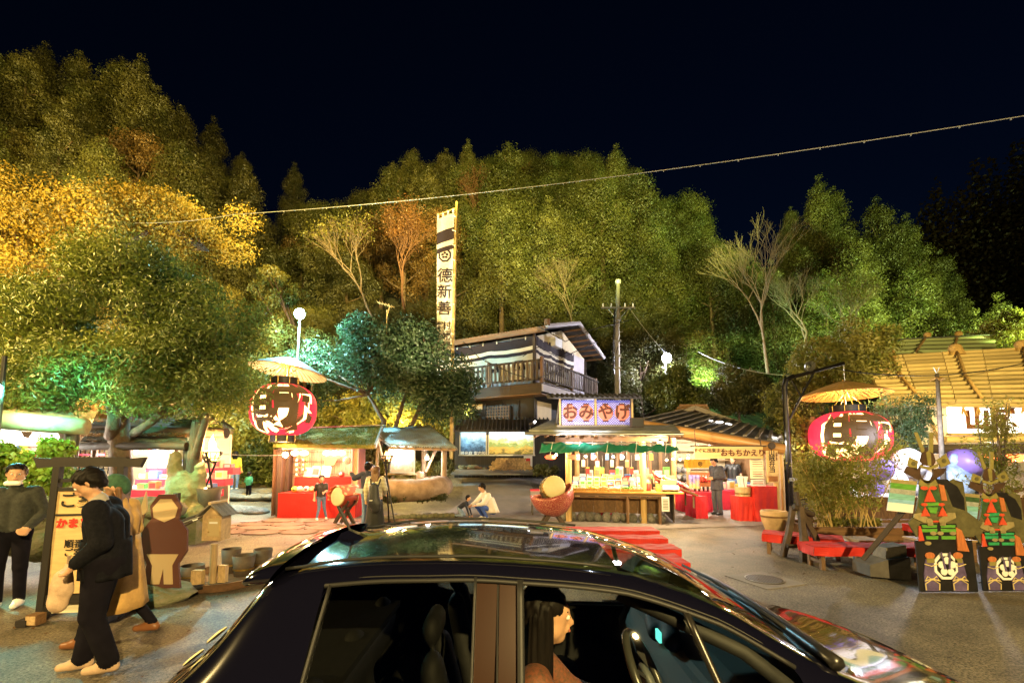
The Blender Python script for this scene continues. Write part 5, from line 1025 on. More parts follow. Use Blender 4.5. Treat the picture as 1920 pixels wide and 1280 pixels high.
# ---- lantern hall at the far west
LH = thing('lantern_hall', 'open hall with thick rolled-bark eave and glowing white crest lanterns', 'hall', (P(60,1000,9.2).x, 9.2, 0))
def ML(px, py, Y): return P(px, py, Y)-LH.location
roofm = mat('green_tinted_bark_roof', (.22,.20,.12), .8, noise=(2,.35), bump=(6,.5,.03))
mb = MB(); mb.tube([ML(-220,778,8.0), ML(0,786,8.0), ML(80,794,8.1), ML(163,800,8.3)], [.17,.17,.155,.15], 16); mb.build('eave_roll', roofm, LH, smooth=True)
mb = MB(); thickroof(mb, ML(-220,770,8.0), ML(155,790,8.2), ML(115,758,10.4), ML(-220,700,11.0), .08, .03); mb.build('roof', roofm, LH)
for (px, Y, r_) in [(133,8.6,.085), (145,9.0,.045), (-60,8.6,.09)]: a = ML(px,800,Y); pcyl('post', LH, (a.x,a.y,0), a, r_, mat('green_lit_post', (.2,.17,.12), .6, noise=(3,.3)))
pbeam('lintel', LH, ML(-200,804,8.9), ML(130,818,8.9), .08, .12, wood_mid); pbeam('lintel', LH, ML(-200,826,9.6), ML(132,832,9.6), .06, .10, wood_mid); pbeam('lintel', LH, ML(-200,808,9.5), ML(130,814,9.5), .05, .10, cream)
pc('back_wall', LH, (-1.6,3.2,1.4), (4.2,.06,2.8), cream); pc('low_wall', LH, (-.8,.4,.45), (4.6,.12,.9), stone_moss)
for i in range(10): pc('window_bar', LH, ML(70+i*6.5,858,10.4), (.014,.02,.9), black_metal)
for i in range(6): pc('window_bar', LH, ML(98,838+i*9,10.39), (.72,.02,.014), black_metal)
for j in range(3): pc('shelf', LH, ML(60,852+j*20,10.9), (3.2,.3,.04), red_cloth2)
items = []
for j in range(2):
    for i in range(9): ci = (i*5+j*3) % 8; p = P(12+i*14, 850+j*20, 10.8)-LH.location; items.append((p.x, p.y, p.z, .15, .12, .12+.06*(i % 3), ci, '%s packet on the %s red shelf of the lantern hall' % (nm_[ci], ['upper','lower'][j])))
boxset(0, tuple(LH.location), items, 'packets on the red shelves of the lantern hall', '')
t = thing('shelf_sign', 'white strip sign with handwriting on the red shelf behind the ivy', 'sign', P(72,868,8.7)); pc('board', t, (0,0,0), (.5,.02,.16), white_print); txt('いらっしゃい', .08, ink, t, (0,-.015,0), bold=.01); pc('backing', t, (0,.015,.03), (.62,.01,.24), red_cloth2)
lm_ = mat('crest_lantern_paper', (.9,.88,.8), .6, emis=((1,.92,.78), 2.6))
for (px, py, Y, r_, lab) in [(8,820,8.3,.23,'large glowing white crest lantern at the edge of the frame'), (86,819,8.8,.20,'glowing white crest lantern beside the green-lit post'), (60,821,9.7,.17,'smaller glowing white lantern deeper inside the lantern hall')]:
    t = thing('crest_lantern', lab, 'lantern', P(px, py, Y)); mb = MB(); mb.lathe([(.02,r_*.86),(r_*.5,r_*.8),(r_*.9,r_*.45),(r_*1.08,0),(r_*.9,-r_*.45),(r_*.5,-r_*.8),(.02,-r_*.86)], n=24); mb.build('shade', lm_, t, smooth=True); emblem(t, (r_*.32,-r_*1.02,0), r_*.34, ink_brown, None); pcyl('cap', t, (0,0,r_*.82), (0,0,r_*.95), r_*.4, blackp)
lamp('POINT', tuple(P(30,840,9.4)), 190, (1,.96,.85), .25); lamp('POINT', tuple(P(90,840,9.6)), 110, (1,.96,.85), .25)
gl_ = thing('green_floodlight', 'blue-green floodlight on a short dark pole glaring at the west edge of the yard', 'floodlight', P(-6,724,7.2)); pcyl('housing', gl_, (-.1,0,.04), (.02,-.02,-.02), .08, black_metal); pball('lens', gl_, (.05,-.03,-.03), .06, mat('green_lens', (1,1,1), .4, emis=((.2,1,.75), 30))); pcyl('pole', gl_, (-.05,.1,-2.5), (.03,.05,.5), .035, black_metal)
lamp('POINT', tuple(P(25,790,7.0)), 60, (.55,1,.45), .1)  # extra green light added to brighten the ivy
o = lamp('SPOT', tuple(gl_.location+Vector((.10,-.05,-.05))), 900, (.15,1,.62), .08, tuple(P(140,770,8.6)), 100)
lamp('SPOT', tuple(P(-30,740,6.4)), 330, (.15,.95,.85), .08, (-3.8,5.2,0), 75)
IV = thing('ivy', 'bright yellow-green ivy climbing the trellis in front of the lantern hall', 'ivy', P(60,960,8.1)); IV.location.z = 0
c_ = []; 
for i in range(44):
    px, py = rng.uniform(-30,118), rng.uniform(832,945)
    if py < 865 and px > 70 and px < 90: continue
    c_.append(tuple(P(px, py, 7.9+rng.uniform(-.12,.12))-IV.location))
V, Fq = blob_leaves(c_, [rng.uniform(.12,.2) for _ in c_], 5200, .085, aspect=.85, jit=.5); link('foliage', npmesh('foliage', V, Fq, lf_ivy), IV)
mb = MB(); [mb.tube([(x,0,0), (x+.05,.02,.8), (x,0,1.9)], .012, 5) for x in (-.8,-.4,0,.35)]; mb.build('vine_stem', bark, IV)
for i in range(5): pcyl('trellis_wire', IV, (-1.2,.05,.4+i*.33), (.7,.05,.4+i*.33), .008, steel)

# ---- torii-shaped signboard
TB = thing('torii_signboard', 'freestanding dark torii-shaped frame holding a pale guide board with black and red writing', 'signboard', (G(150,1158).x, G(150,1158).y, 0), R(8)); TB.scale = (1,1,1); kk = TB.location.y/F
hh = (1158-868)*kk; w_ = .64
for s_ in (-1, 1):
    pbeam('post', TB, (s_*w_*.62,0,.0), (s_*w_*.52,0,hh-.10), .07, .07, wood_black); pc('foot', TB, (s_*w_*.62,0,.04), (.10,.5,.07), wood_black)
mb = MB(); mb.prism([(-.53,hh-.115),(-.40,hh-.105),(.40,hh-.105),(.53,hh-.115),(.58,hh+.005),(.40,hh-.010),(.37,hh+.008),(-.37,hh+.008),(-.40,hh-.010),(-.58,hh+.005)], -.03, .03); mb.build('top_beam', wood_black, TB)
pc('cross_rail', TB, (0,0,hh-.26), (.70,.04,.04), wood_black); bh = hh-.62
pc('board', TB, (0,.0,.28+bh/2), (.66,.03,bh), board_wood); pc('inner_frame', TB, (0,-.02,.28+bh-.02), (.66,.02,.04), ink); pc('inner_frame', TB, (0,-.02,.28+bh*.74), (.62,.02,.02), ink); pc('bottom_rail', TB, (0,0,.22), (.70,.05,.10), wood_black)
pc('side_panel', TB, (0,.06,.5), (.66,.02,.9), paper)
txt('ご案内', .19, ink, TB, (0,-.025,.28+bh*.87), bold=.015); txt('かまど焼き', .115, ink_red, TB, (-.01,-.025,.28+bh*.655), bold=.04); txt('順番に\nご案内', .10, ink, TB, (-.05,-.025,.28+bh*.42), bold=.006); txt('食器\nトレー\nスプーン', .05, ink, TB, (.12,-.025,.28+bh*.13), bold=.01)
t = thing('foot_block', 'cut wooden block wedged under the leg of the torii-shaped signboard', 'block', (G(66,1172).x, G(66,1172).y, .07)); pc('block', t, (0,0,0), (.12,.11,.11), wood_mid); pc('cut_face', t, (0,-.057,0), (.10,.006,.09), wood_pale)
# ================================================================ big paper lanterns under oiled-paper umbrellas
glow_edge = mat('lantern_glow_stroke', (1,.75,.35), .6, emis=((1,.58,.20), 4.6))
lan_black = mat('lantern_black_stroke', (.03,.014,.006), .6, emis=((1,.5,.1), .07), noise=(9,.4))
lan_paper = mat('red_lantern_skin', (.75,.02,.05), .6, emis=((1,.03,.07), .75))
def wrap_text(ch, size, bold, R_, H_, off, m, parent, yaw, cz, squash=1.0, roll=0.0, sx=1.0):
    c = bpy.data.curves.new('stroke', 'FONT'); c.body = ch; c.size = size; c.offset = bold; c.align_x = 'CENTER'; c.align_y = 'CENTER'; c.resolution_u = 4
    o = bpy.data.objects.new('stroke', c); COL.objects.link(o); bpy.context.view_layer.update()
    me = bpy.data.meshes.new_from_object(o.evaluated_get(bpy.context.evaluated_depsgraph_get())); COL.objects.unlink(o); bpy.data.objects.remove(o)
    import bmesh
    bm = bmesh.new(); bm.from_mesh(me); bmesh.ops.triangulate(bm, faces=bm.faces[:])
    for _ in range(2): bmesh.ops.subdivide_edges(bm, edges=[e for e in bm.edges if e.calc_length() > .10], cuts=1, use_grid_fill=False); bmesh.ops.triangulate(bm, faces=bm.faces[:])
    cr, sr_ = math.cos(roll), math.sin(roll)
    for v in bm.verts:
        x, z = v.co.x*sx, v.co.y; x, z = x*cr-z*sr_, x*sr_+z*cr
        z = max(-H_*.93, min(H_*.93, (z)*squash+cz)); th = yaw+max(-1.5, min(1.5, x/R_)); pr = R_*max(.05, 1-abs(z/H_)**2.7)**.5*1.0+off
        v.co = (pr*math.sin(th), -pr*math.cos(th), z)
    bm.to_mesh(me); bm.free(); me.materials.clear(); me.materials.append(m); return link('brush_character' if m is lan_black else 'glowing_outline', me, parent)
def big_lantern(name, label, c, R_, H_, chars, tilt=0):
    t = thing(name, label, 'lantern', c)
    prof = []; N = 58
    for i in range(N*2+1):
        z = -H_+2*H_*i/(N*2); zz_ = z*.985; prof.append((R_*max(.0, 1-abs(zz_/H_)**2.7)**.5+(.010 if i % 2 else 0), z))
    mb = MB(); mb.lathe(prof, n=64); mb.build('skin', lan_paper, t, smooth=False)
    for sg in (-1, 1):
        mb = MB(); r1 = R_*(.40 if sg < 0 else .44); mb.lathe([(0,sg*(H_+.16)), (r1,sg*(H_+.16)), (r1,sg*(H_-.04)), (r1*.8,sg*(H_-.06))], n=36); mb.build('lacquer_ring', blackp, t, smooth=False)
        for k in range(8): a = k*.785; pcyl('brass_stud', t, (r1*math.cos(a), r1*math.sin(a), sg*(H_-.03)), (r1*math.cos(a), r1*math.sin(a), sg*(H_+.15)), .018, brass)
    for (sz_, m_, of_) in ((2.24, glow_edge, .012), (2.08, lan_black, .020)): wrap_text('●', sz_*R_, 0, R_, H_, of_, m_, t, chars[0][2], .0, 1, 0, H_/R_*1.2)
    for (ch, size, yaw, cz, roll, sx) in chars:
        wrap_text(ch, size, .085*size, R_, H_, .029, glow_edge, t, yaw, cz, 1, roll, sx); wrap_text(ch, size, .034*size, R_, H_, .038, lan_black, t, yaw, cz, 1, roll, sx)
    for k in range(4): a = k*1.57+.5; pcyl('hanger_wire', t, (R_*.4*math.cos(a), R_*.4*math.sin(a), H_+.14), (0,0,H_+.62), .012, brass)
    return t
def umbrella(name, label, c, R_, h, tilt, m_top, m_rib):
    t = thing(name, label, 'umbrella', c); t.rotation_euler = tilt
    N = 40; mb = MB(); vs = [(0,0,h)]; fs = []
    for j, (rf, zf) in enumerate([(.12,.97),(.5,.62),(.8,.28),(1.0,0)]):
        for k in range(N*2): a = math.pi*k/N; vs.append((R_*rf*math.cos(a), R_*rf*math.sin(a), h*zf-(.02*rf if k % 2 else 0)))
    for k in range(N*2): fs.append((0, 1+k, 1+(k+1) % (2*N)))
    for j in range(3):
        for k in range(2*N): a = 1+j*2*N; fs.append((a+k, a+2*N+k, a+2*N+(k+1) % (2*N), a+(k+1) % (2*N)))
    mb.add(vs, fs); mb.build('canopy', m_top, t, solid=.006)
    mb = MB()
    for k in range(N): a = 2*math.pi*k/N; mb.tube([(0,0,h*.55), (R_*.55*math.cos(a), R_*.55*math.sin(a), h*.47), (R_*1.01*math.cos(a), R_*1.01*math.sin(a), -.01)], .008, 4)
    mb.build('rib', m_rib, t); mb = MB(); mb.tube([(R_*math.cos(i*.0982), R_*math.sin(i*.0982), -.008) for i in range(65)], .011, 5, cap=False); mb.build('rim', m_rib, t)
    pcyl('stem', t, (0,0,h+.05), (0,0,-.35), .022, m_rib); mb = MB(); [mb.tube([(0,0,-.1), (.22*math.cos(k), .22*math.sin(k), h*.3)], .008, 4) for k in range(6)]; mb.build('stretcher', m_rib, t); return t
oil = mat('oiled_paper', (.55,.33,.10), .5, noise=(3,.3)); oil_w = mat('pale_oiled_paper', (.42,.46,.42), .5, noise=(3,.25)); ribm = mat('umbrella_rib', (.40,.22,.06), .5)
Yl = 13.0; c1 = P(532,768,Yl); R1 = 57/F*Yl; H1 = 50/F*Yl
big_lantern('giant_lantern', 'giant red paper lantern with glowing brush strokes hanging beside the mossy-roof hut', c1, R1, H1, [('賊', 1.55, .40, .0, .04, 1.12)])
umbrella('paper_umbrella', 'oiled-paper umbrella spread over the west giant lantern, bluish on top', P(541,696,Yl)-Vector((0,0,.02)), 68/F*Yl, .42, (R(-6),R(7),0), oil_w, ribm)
o = lamp('POINT', tuple(c1+Vector((0,0,H1+.28))), 150, (1,.62,.22), .1); lamp('POINT', tuple(c1+Vector((0,-.0,-H1-.3))), 60, (1,.55,.2), .1)
Yr = 14.0; c2 = P(1592,818,Yr); R2 = 64/F*Yr; H2 = 48/F*Yr
big_lantern('giant_lantern', 'giant red paper lantern hanging from the black steel arm above the bamboo planter', c2, R2, H2, [('賊', 1.62, -.40, -.0, -.03, 1.2)])
umbrella('paper_umbrella', 'brown oiled-paper umbrella over the lantern on the black steel arm', P(1583,741,Yr), 73/F*Yr, .44, (R(-3),0,0), oil, ribm)
lamp('POINT', tuple(c2+Vector((0,0,H2+.28))), 170, (1,.66,.25), .1); lamp('POINT', tuple(c2+Vector((0,-.0,-H2-.3))), 60, (1,.55,.2), .1)

# steel arm post
LP = thing('lamp_arm_post', 'black steel post with a long braced arm and a round floodlight on top', 'post', (P(1484,962,14.2).x, 14.2, 0))
def QL(px, py, Y=14.2): return P(px, py, Y)-LP.location
mb = MB(); mb.tube([QL(1484,975), QL(1478,850), QL(1471,725), QL(1474,712), QL(1488,705)], [.085,.085,.08,.08,.07], 10); mb.build('pole', black_metal, LP, smooth=True)
pcyl('arm', LP, QL(1478,709), QL(1582,681), .055, black_metal); pcyl('brace', LP, QL(1526,698), QL(1480,786), .035, black_metal); pcyl('brace', LP, QL(1484,714), QL(1502,742), .03, black_metal)
pc('band', LP, QL(1484,898), (.22,.2,.10), steel); pc('cable_box', LP, QL(1479,905)+Vector((-.1,.1,-.4)), (.14,.12,1.6), black_metal)
pcyl('hanger', LP, QL(1582,682), QL(1584,722), .012, steel)
hd = QL(1513,687); mb = MB(); mb.lathe([(.0,-.02),(.09,.02),(.155,.10),(.16,.16)], n=24, M=Matrix.Rotation(R(100), 3, 'X')); o = mb.build('reflector', steel, LP, hd, smooth=True); pball('lens', LP, hd+Vector((0,-.08,0)), (.09,.05,.09), glassmat('clear_lens')); mb = MB(); [mb.tube([(r_*math.cos(i*.3), -.16, r_*math.sin(i*.3)) for i in range(22)], .006, 4, cap=False) for r_ in (.05,.10,.16)]; mb.build('wire_guard', steel, LP, hd)
XP = thing('crossed_poles', 'pair of pale crossed log poles tied at the top beside the lantern', 'poles', (P(1515,960,15).x, 15, 0))
def XL(px, py, Y=15.0): return P(px, py, Y)-XP.location
pcyl('pole', XP, XL(1488,880), XL(1524,782), .075, log_bark); pcyl('pole', XP, XL(1538,850)+Vector((0,.16,0)), XL(1502,782)+Vector((0,.16,0)), .07, log_bark); pcyl('pole', XP, XL(1488,880), XL(1478,960), .075, log_bark); pcyl('pole', XP, XL(1538,850)+Vector((0,.16,0)), XL(1580,965)+Vector((0,.16,0)), .07, log_bark)

# street lamps
def street_lamp(name, label, c, base, col, em, e, mname, r_=.10, polem=steel, rad=.04):
    t = thing(name, label, 'street lamp', (base[0], base[1], base[2])); d = Vector(c)-Vector(base)
    pcyl('pole', t, (0,0,0), (d.x*.4, 0, d.z+.15), rad, polem); pcyl('arm', t, (d.x*.4,0,d.z+.15), (d.x, d.y, d.z+.15), .03, polem)
    mb = MB(); mb.lathe([(.02,.16),(.10,.12),(.17,.04),(.18,.02)], n=20); mb.build('hood', steel, t, (d.x,d.y,d.z), smooth=True)
    pball('bulb', t, (d.x, d.y, d.z), (r_,r_,r_*1.1), mat(mname, (1,1,1), .4, emis=(col, em))); o = lamp('POINT', (d.x, d.y-.05, d.z-.22), e, col, .08); o.parent = t; return t
pb = P(552,700,15.6); street_lamp('street_lamp', 'glaring blue-white street lamp on a thin pole above the umbrella', tuple(P(562,588,15.2)), (pb.x, 15.6, gzf(pb.x,15.6)), (.40,.86,1), 90, 3000, 'teal_bulb', .17)
pb = P(1250,760,24); street_lamp('street_lamp', 'glaring white street lamp on the slope right of the utility pole', tuple(P(1250,671,23.6)), (pb.x, 24, gzf(pb.x,24)), (.86,.84,1), 55, 4200, 'white_street_bulb', .24)
# utility pole
UP = thing('utility_pole', 'concrete utility pole with one crossarm behind the balcony house', 'pole', (P(1156,720,23).x, 23, gzf(5.3,23)))
def UL(px, py, Y=23.0): return P(px, py, Y)-UP.location
cp = mat('pale_concrete_pole', (.34,.31,.25), .8, noise=(2,.3)); mb = MB(); mb.tube([(0,0,0), UL(1157,640), UL(1159,530)], [.16,.13,.10], 12); mb.build('shaft', cp, UP, smooth=True); pcyl('cap', UP, UL(1159,532), UL(1159,525), .14, white_paint)
pbeam('crossarm', UP, UL(1127,577,22.85), UL(1191,577,22.85), .08, .08, steel)
for px in (1131,1146,1172,1187): pcyl('insulator', UP, UL(px,576,22.85), UL(px,569,22.85), .04, white_paint)
pcyl('brace', UP, UL(1140,578,22.9), UL(1157,600,22.9), .02, steel); pcyl('brace', UP, UL(1180,578,22.9), UL(1158,600,22.9), .02, steel)
for (py) in (600,640,668,690): pc('band', UP, UL(1157,py), (.36,.36,.08), steel)
for k in range(8): pc('step_bolt', UP, UL(1157,610+k*12)+Vector((.2*(1 if k % 2 else -1),0,0)), (.2,.03,.03), steel)
mb = MB(); mb.tube([UL(1153,580,22.8), UL(1150,640,22.78), UL(1151,700,22.8)], .04, 6); mb.build('riser_cable', blackp, UP)
# overhead cables
def cable(label, pts, r_, m=blackp, clips=0, name='overhead_cable', N=30, sag=.3):
    t = thing(name, label, 'cable', pts[0]); A_, B_ = Vector(pts[0]), Vector(pts[-1]); L = [A_.lerp(B_, i/N)-Vector((0,0,sag*4*(i/N)*(1-i/N)))-A_ for i in range(N+1)]
    mb = MB(); mb.tube(L, r_, 5); mb.build('wire', m, t, smooth=True)
    for i in range(clips):
        u = (i+.5)/clips; k = min(int(u*N), N-1); p = L[k].lerp(L[k+1], u*N-k); pc('clip', t, p-Vector((0,0,.02)), (.022,.02,.05), wirem)
    return t
wirem = mat('pale_wire', (.27,.28,.27), .6)
a = P(440,402,16); b_ = P(2050,196,9.0); cable('long pale wire with small clips sweeping up across the night sky', [a, b_], .011, wirem, 26, sag=.32)
cable('thin dark cable running from the golden tree to the long pale wire', [P(250,418,16.5), a], .010, wirem, sag=.1)
cable('pair of thin cables hanging from the white street lamp towards the lamp arm', [P(1310,660,24), P(1560,700,18)], .02, wirem, sag=.5)
cable('thin cable stretched from the thatched hut to the mossy-roof hut', [P(360,846,10), P(540,852,13.3)], .010, wirem, sag=.05)
cable('black cable slung along the face of the bamboo roof', [P(1560,690,14.6), P(1930,678,15)], .018, blackp, sag=.35)
cable('thin cable from the utility pole down to the white street lamp', [P(1180,577,22.8), P(1250,664,23.6)], .012, wirem, sag=.1)
# TV aerial
t = thing('tv_aerial', 'old yellowish television aerial poking out of the maple crown', 'aerial', P(725,600,15)); pcyl('mast', t, (0,0,-1.2), (0,0,.35), .02, bamboo); pcyl('boom', t, (-.33,0,.62), (.25,0,.45), .016, bamboo)
for i in range(6): pcyl('element', t, (-.3+i*.1,-.2,.61-i*.03), (-.3+i*.1,.2,.61-i*.03), .008, bamboo)
pcyl('strut', t, (0,0,.1), (.1,0,.5), .014, bamboo)

# tall banner
BN = thing('tall_banner', 'very tall narrow white banner with black bands, crest and large characters on a bamboo pole', 'banner', (P(848,830,15.5).x, 15.5, gzf(-2,15.5)))
def BL(px, py, Y=15.5): return P(px, py, Y)-BN.location
mb = MB(); pp = [BL(846,860), BL(849,650), BL(853,500), BL(856,378)]; mb.tube(pp, [.07,.06,.055,.04], 8); mb.build('pole', bamboo, BN, smooth=True)
for k in range(12): q = pp[0].lerp(pp[3], .3+k*.058); pc('knot_tie', BN, q+Vector((-.06,-.05,0)), (.14,.03,.035), banner_cloth, (0,R(25),0))
def bx(v): # banner edges at height fraction v (0 top .. 1 bottom)
    return BL(819.5-2.5*v*0, 404+ (662-404)*v), BL(852-5*v, 392+(655-392)*v)
bands = [(0,.03,0), (.03,.13,0), (.13,.215,1), (.215,.25,0), (.25,.285,1), (.285,1.0,0)]
vs = []; fs = []; mis = []; mb = MB()
for (v0, v1, k) in bands[1:]:
    n_ = max(2, int((v1-v0)*30)); vs = []
    for j in range(n_+1):
        v = v0+(v1-v0)*j/n_; A_, B_ = bx(v)
        for i in range(9): u = i/8; vs.append(A_.lerp(B_, u)+Vector((0,-.04+.012*math.sin(u*7+v*9)+.006*math.sin(v*40),0)))
    mb.add(vs, [(j*9+i, j*9+i+1, (j+1)*9+i+1, (j+1)*9+i) for j in range(n_) for i in range(8)], k)
mb.build('cloth', [banner_cloth, banner_dark], BN, smooth=True)
A_, B_ = bx(0); pcyl('top_rod', BN, A_, B_+Vector((.02,0,.03)), .018, bamboo)
for i in range(4): q = A_.lerp(B_, .06+i*.29); pc('loop', BN, q-Vector((0,0,.05)), (.07,.03,.16), banner_cloth)
cxp = (BL(836,480)); emblem(BN, cxp-Vector((.03,.065,0)), .235, banner_dark, None, hexa=8)
for ch, py, sz in [('德',520,.60), ('新',550,.58), ('善',581,.58)]: q = BL(834-.02*(py-520),py); txt(ch, sz*.92, banner_dark, BN, (q.x+.01, q.y-.085, q.z), bold=.010)
for ch, py in [('村',612), ('物',632), ('屋',650)]: q = BL(838,py); txt(ch, .30, banner_dark, BN, (q.x, q.y-.085, q.z), bold=.008)
for ch, py in [('客',612), ('の',632), ('商',650)]: q = BL(824,py); txt(ch, .30, banner_dark, BN, (q.x, q.y-.085, q.z), bold=.008)
lamp('SPOT', (-2.6, 10.2, 3.0), 3000, (1,.80,.45), .1, tuple(P(836,500,15.4)), 60)

# ================================================================ bamboo-roofed building at the east
BR = thing('bamboo_roof_building', 'long building with yellow bamboo-pole roof, straw-rope ties and a glowing signboard', 'building', (P(1800,960,16.5).x, 16.5, 0))
def BRL(px, py, Y): return P(px, py, Y)-BR.location
tl, tr_, bl_, br_ = BRL(1618,672,18.2), BRL(2150,640,17.4), BRL(1655,751,15.6), BRL(2150,752,14.6)
NB = 13
for j in range(NB):
    v = j/(NB-1); A_ = tl.lerp(bl_, v); B_ = tr_.lerp(br_, v); nseg = 7
    for k in range(nseg):
        a = A_.lerp(B_, k/nseg); b_ = A_.lerp(B_, (k+1)/nseg-.004); pcyl('bamboo_pole', BR, a+Vector((0,0,rng.uniform(-.01,.01))), b_, .082, bamboo)
mb = MB(); d = Vector((0,0,-.12)); mb.add([tl+d, tr_+d, br_+d, bl_+d], [(0,1,2,3)]); mb.build('roof_deck', wood_black, BR)  # deck made black to stand for shade between the poles
straw = mat('straw_rope', (.45,.27,.07), .9, noise=(20,.4), bump=(40,.9,.02))
for k, u in enumerate((.10, .34, .575, .83)):
    pts = [tl.lerp(tr_, u)+Vector((-.15,-.1,.15)), tl.lerp(tr_, u).lerp(bl_.lerp(br_, u), .25)+Vector((0,-.05,.15)), tl.lerp(tr_, u).lerp(bl_.lerp(br_, u), .6)+Vector((.05,-.05,.15)), bl_.lerp(br_, u+.03)+Vector((.15,-.05,.10))]
    mb = MB(); mb.tube(pts, .05, 8); mb.build('straw_rope', straw, BR, smooth=True)
    mb = MB(); mb.ball(tuple(pts[0]), (.24,.22,.20), 12); mb.tube([pts[0], pts[0]+Vector((0,-.05,-.3))], [.22,.28], 10); mb.build('straw_tuft', straw, BR)
pcyl('eave_log', BR, bl_+Vector((-.2,.1,-.12)), br_+Vector((0,.1,-.12)), .10, bamboo); pcyl('eave_beam', BR, BRL(1660,758,15.7), BRL(2150,760,14.8), .11, wood_dark)
u0, u1, u2, u3 = BRL(1655,668,20.5), BRL(1868,664,20.2), BRL(1862,632,21.6), BRL(1690,638,21.9)
for j in range(5):
    v = j/4; pcyl('upper_pole', BR, u0.lerp(u3, v), u1.lerp(u2, v), .09, bamboo_green_lit)
mb = MB(); mb.add([u0-d*0-Vector((0,0,.1)), u1-Vector((0,0,.1)), u2-Vector((0,0,.1)), u3-Vector((0,0,.1))], [(0,1,2,3)]); mb.build('upper_deck', wood_dark, BR); pbeam('ridge_sheet', BR, u3+Vector((-.6,0,.0)), u2+Vector((.7,0,.1)), .5, .04, steel)
for u in (.28, .62): pcyl('upper_tie', BR, u0.lerp(u1, u)+Vector((0,-.05,.1)), u3.lerp(u2, u)+Vector((0,0,.15)), .05, straw); pball('upper_tuft', BR, u3.lerp(u2, u)+Vector((0,-.05,.2)), .16, straw)
lamp('SPOT', tuple(P(1720,790,19)+Vector((0,0,.2))), 520, (.3,1,.55), .1, tuple(P(1760,650,21)), 120)
# facade
for px, w in ((1662,.14), (1766,.16), (2000,.16)): a = BRL(px,760,15.9); pc('post', BR, (a.x, a.y, a.z/2), (w,w,a.z), bamboo)
pc('plaster_wall', BR, BRL(1712,800,16.3), (1.8,.08,1.5), cream); pbeam('brace', BR, BRL(1738,762,15.8), BRL(1765,830,15.8), .14, .12, bamboo)
signm = mat('lit_sign_face', (1,.98,.9), .5, emis=((1,.93,.78), 3.6)); a, b_ = BRL(1776,758,15.4), BRL(2010,812,15.4); pc('sign_face', BR, ((a.x+b_.x)/2, a.y, (a.z+b_.z)/2), (b_.x-a.x,.08,a.z-b_.z), signm)
for z in (a.z+.03, b_.z-.03): pc('sign_frame', BR, ((a.x+b_.x)/2, a.y-.02, z), (b_.x-a.x+.1,.16,.08), bamboo)
q = BRL(1826,787,15.3); txt('山賊', .86, mat('sign_brown_ink', (.16,.05,.012), .6), BR, (q.x+.52, q.y-.02, q.z), bold=.05)
q = BRL(1862,765,15.3); txt('いろり', .34, mat('sign_brown_ink', (.16,.05,.012), .6), BR, (q.x+.3, q.y-.02, q.z+.05), bold=.03)
pcyl('sign_roll', BR, BRL(1770,824,15.5), BRL(2010,822,15.3), .12, bamboo); pcyl('lower_beam', BR, BRL(1690,842,15.5), BRL(2150,838,15.2), .16, wood_dark)
for k in range(5): q = BRL(1806+k*28,762,14.9); mb = MB(); [mb.tube([q, q+Vector((.12*math.cos(s),.05*math.sin(s),-.32))], [.02,.005], 4) for s in np.linspace(0,6,9)]; mb.build('straw_tassel', straw, BR)
pc('back_wall', BR, (2.0,3.6,1.4), (10,.1,2.8), cream); pc('counter', BR, (1.2,1.4,.45), (8,.5,.9), wood_mid); pc('ceiling', BR, (2,1.6,2.55), (9,4,.06), wood_mid)
lamp('POINT', tuple(P(1760,870,16.6)), 300, (1,.9,.85), .2); lamp('POINT', tuple(P(1880,870,16.2)), 300, (1,.85,.7), .2)
for i in range(9):
    t = thing('paper_lantern', 'small glowing orange-red paper lantern in the row under the low beam of the bamboo-roof building', 'lantern', P(1830+i*16,858,15.6), 0, 'orange lanterns under the low beam'); pball('shade', t, (0,0,0), (.13,.13,.15), mat('orange_lantern', (.9,.2,.05), .6, emis=((1,.18,.05), 3))); pcyl('cap', t, (0,0,.13), (0,0,.16), .06, blackp)
# round log pole in front of the sign
t = thing('flagpole', 'slim wooden pole with straw bundle near its forked top before the bamboo roof', 'pole', (P(1766,880,12.6).x, 12.6, 0)); mb = MB(); mb.tube([(0,0,0), P(1764,820,12.6)-t.location, P(1757,700,12.6)-t.location], [.07,.06,.045], 8); mb.build('shaft', wood_grey, t, smooth=True)
q = P(1757,707,12.6)-t.location; mb = MB(); [mb.tube([q, q+Vector((.2*math.cos(s),.15*math.sin(s),-.08-.05*math.sin(s*3)))], [.03,.006], 4) for s in np.linspace(0,6,16)]; mb.build('straw_bundle', straw, t)
for s_ in (-1,1): pcyl('fork', t, q+Vector((0,0,.1)), q+Vector((s_*.08,0,.28)), .012, white_paint)
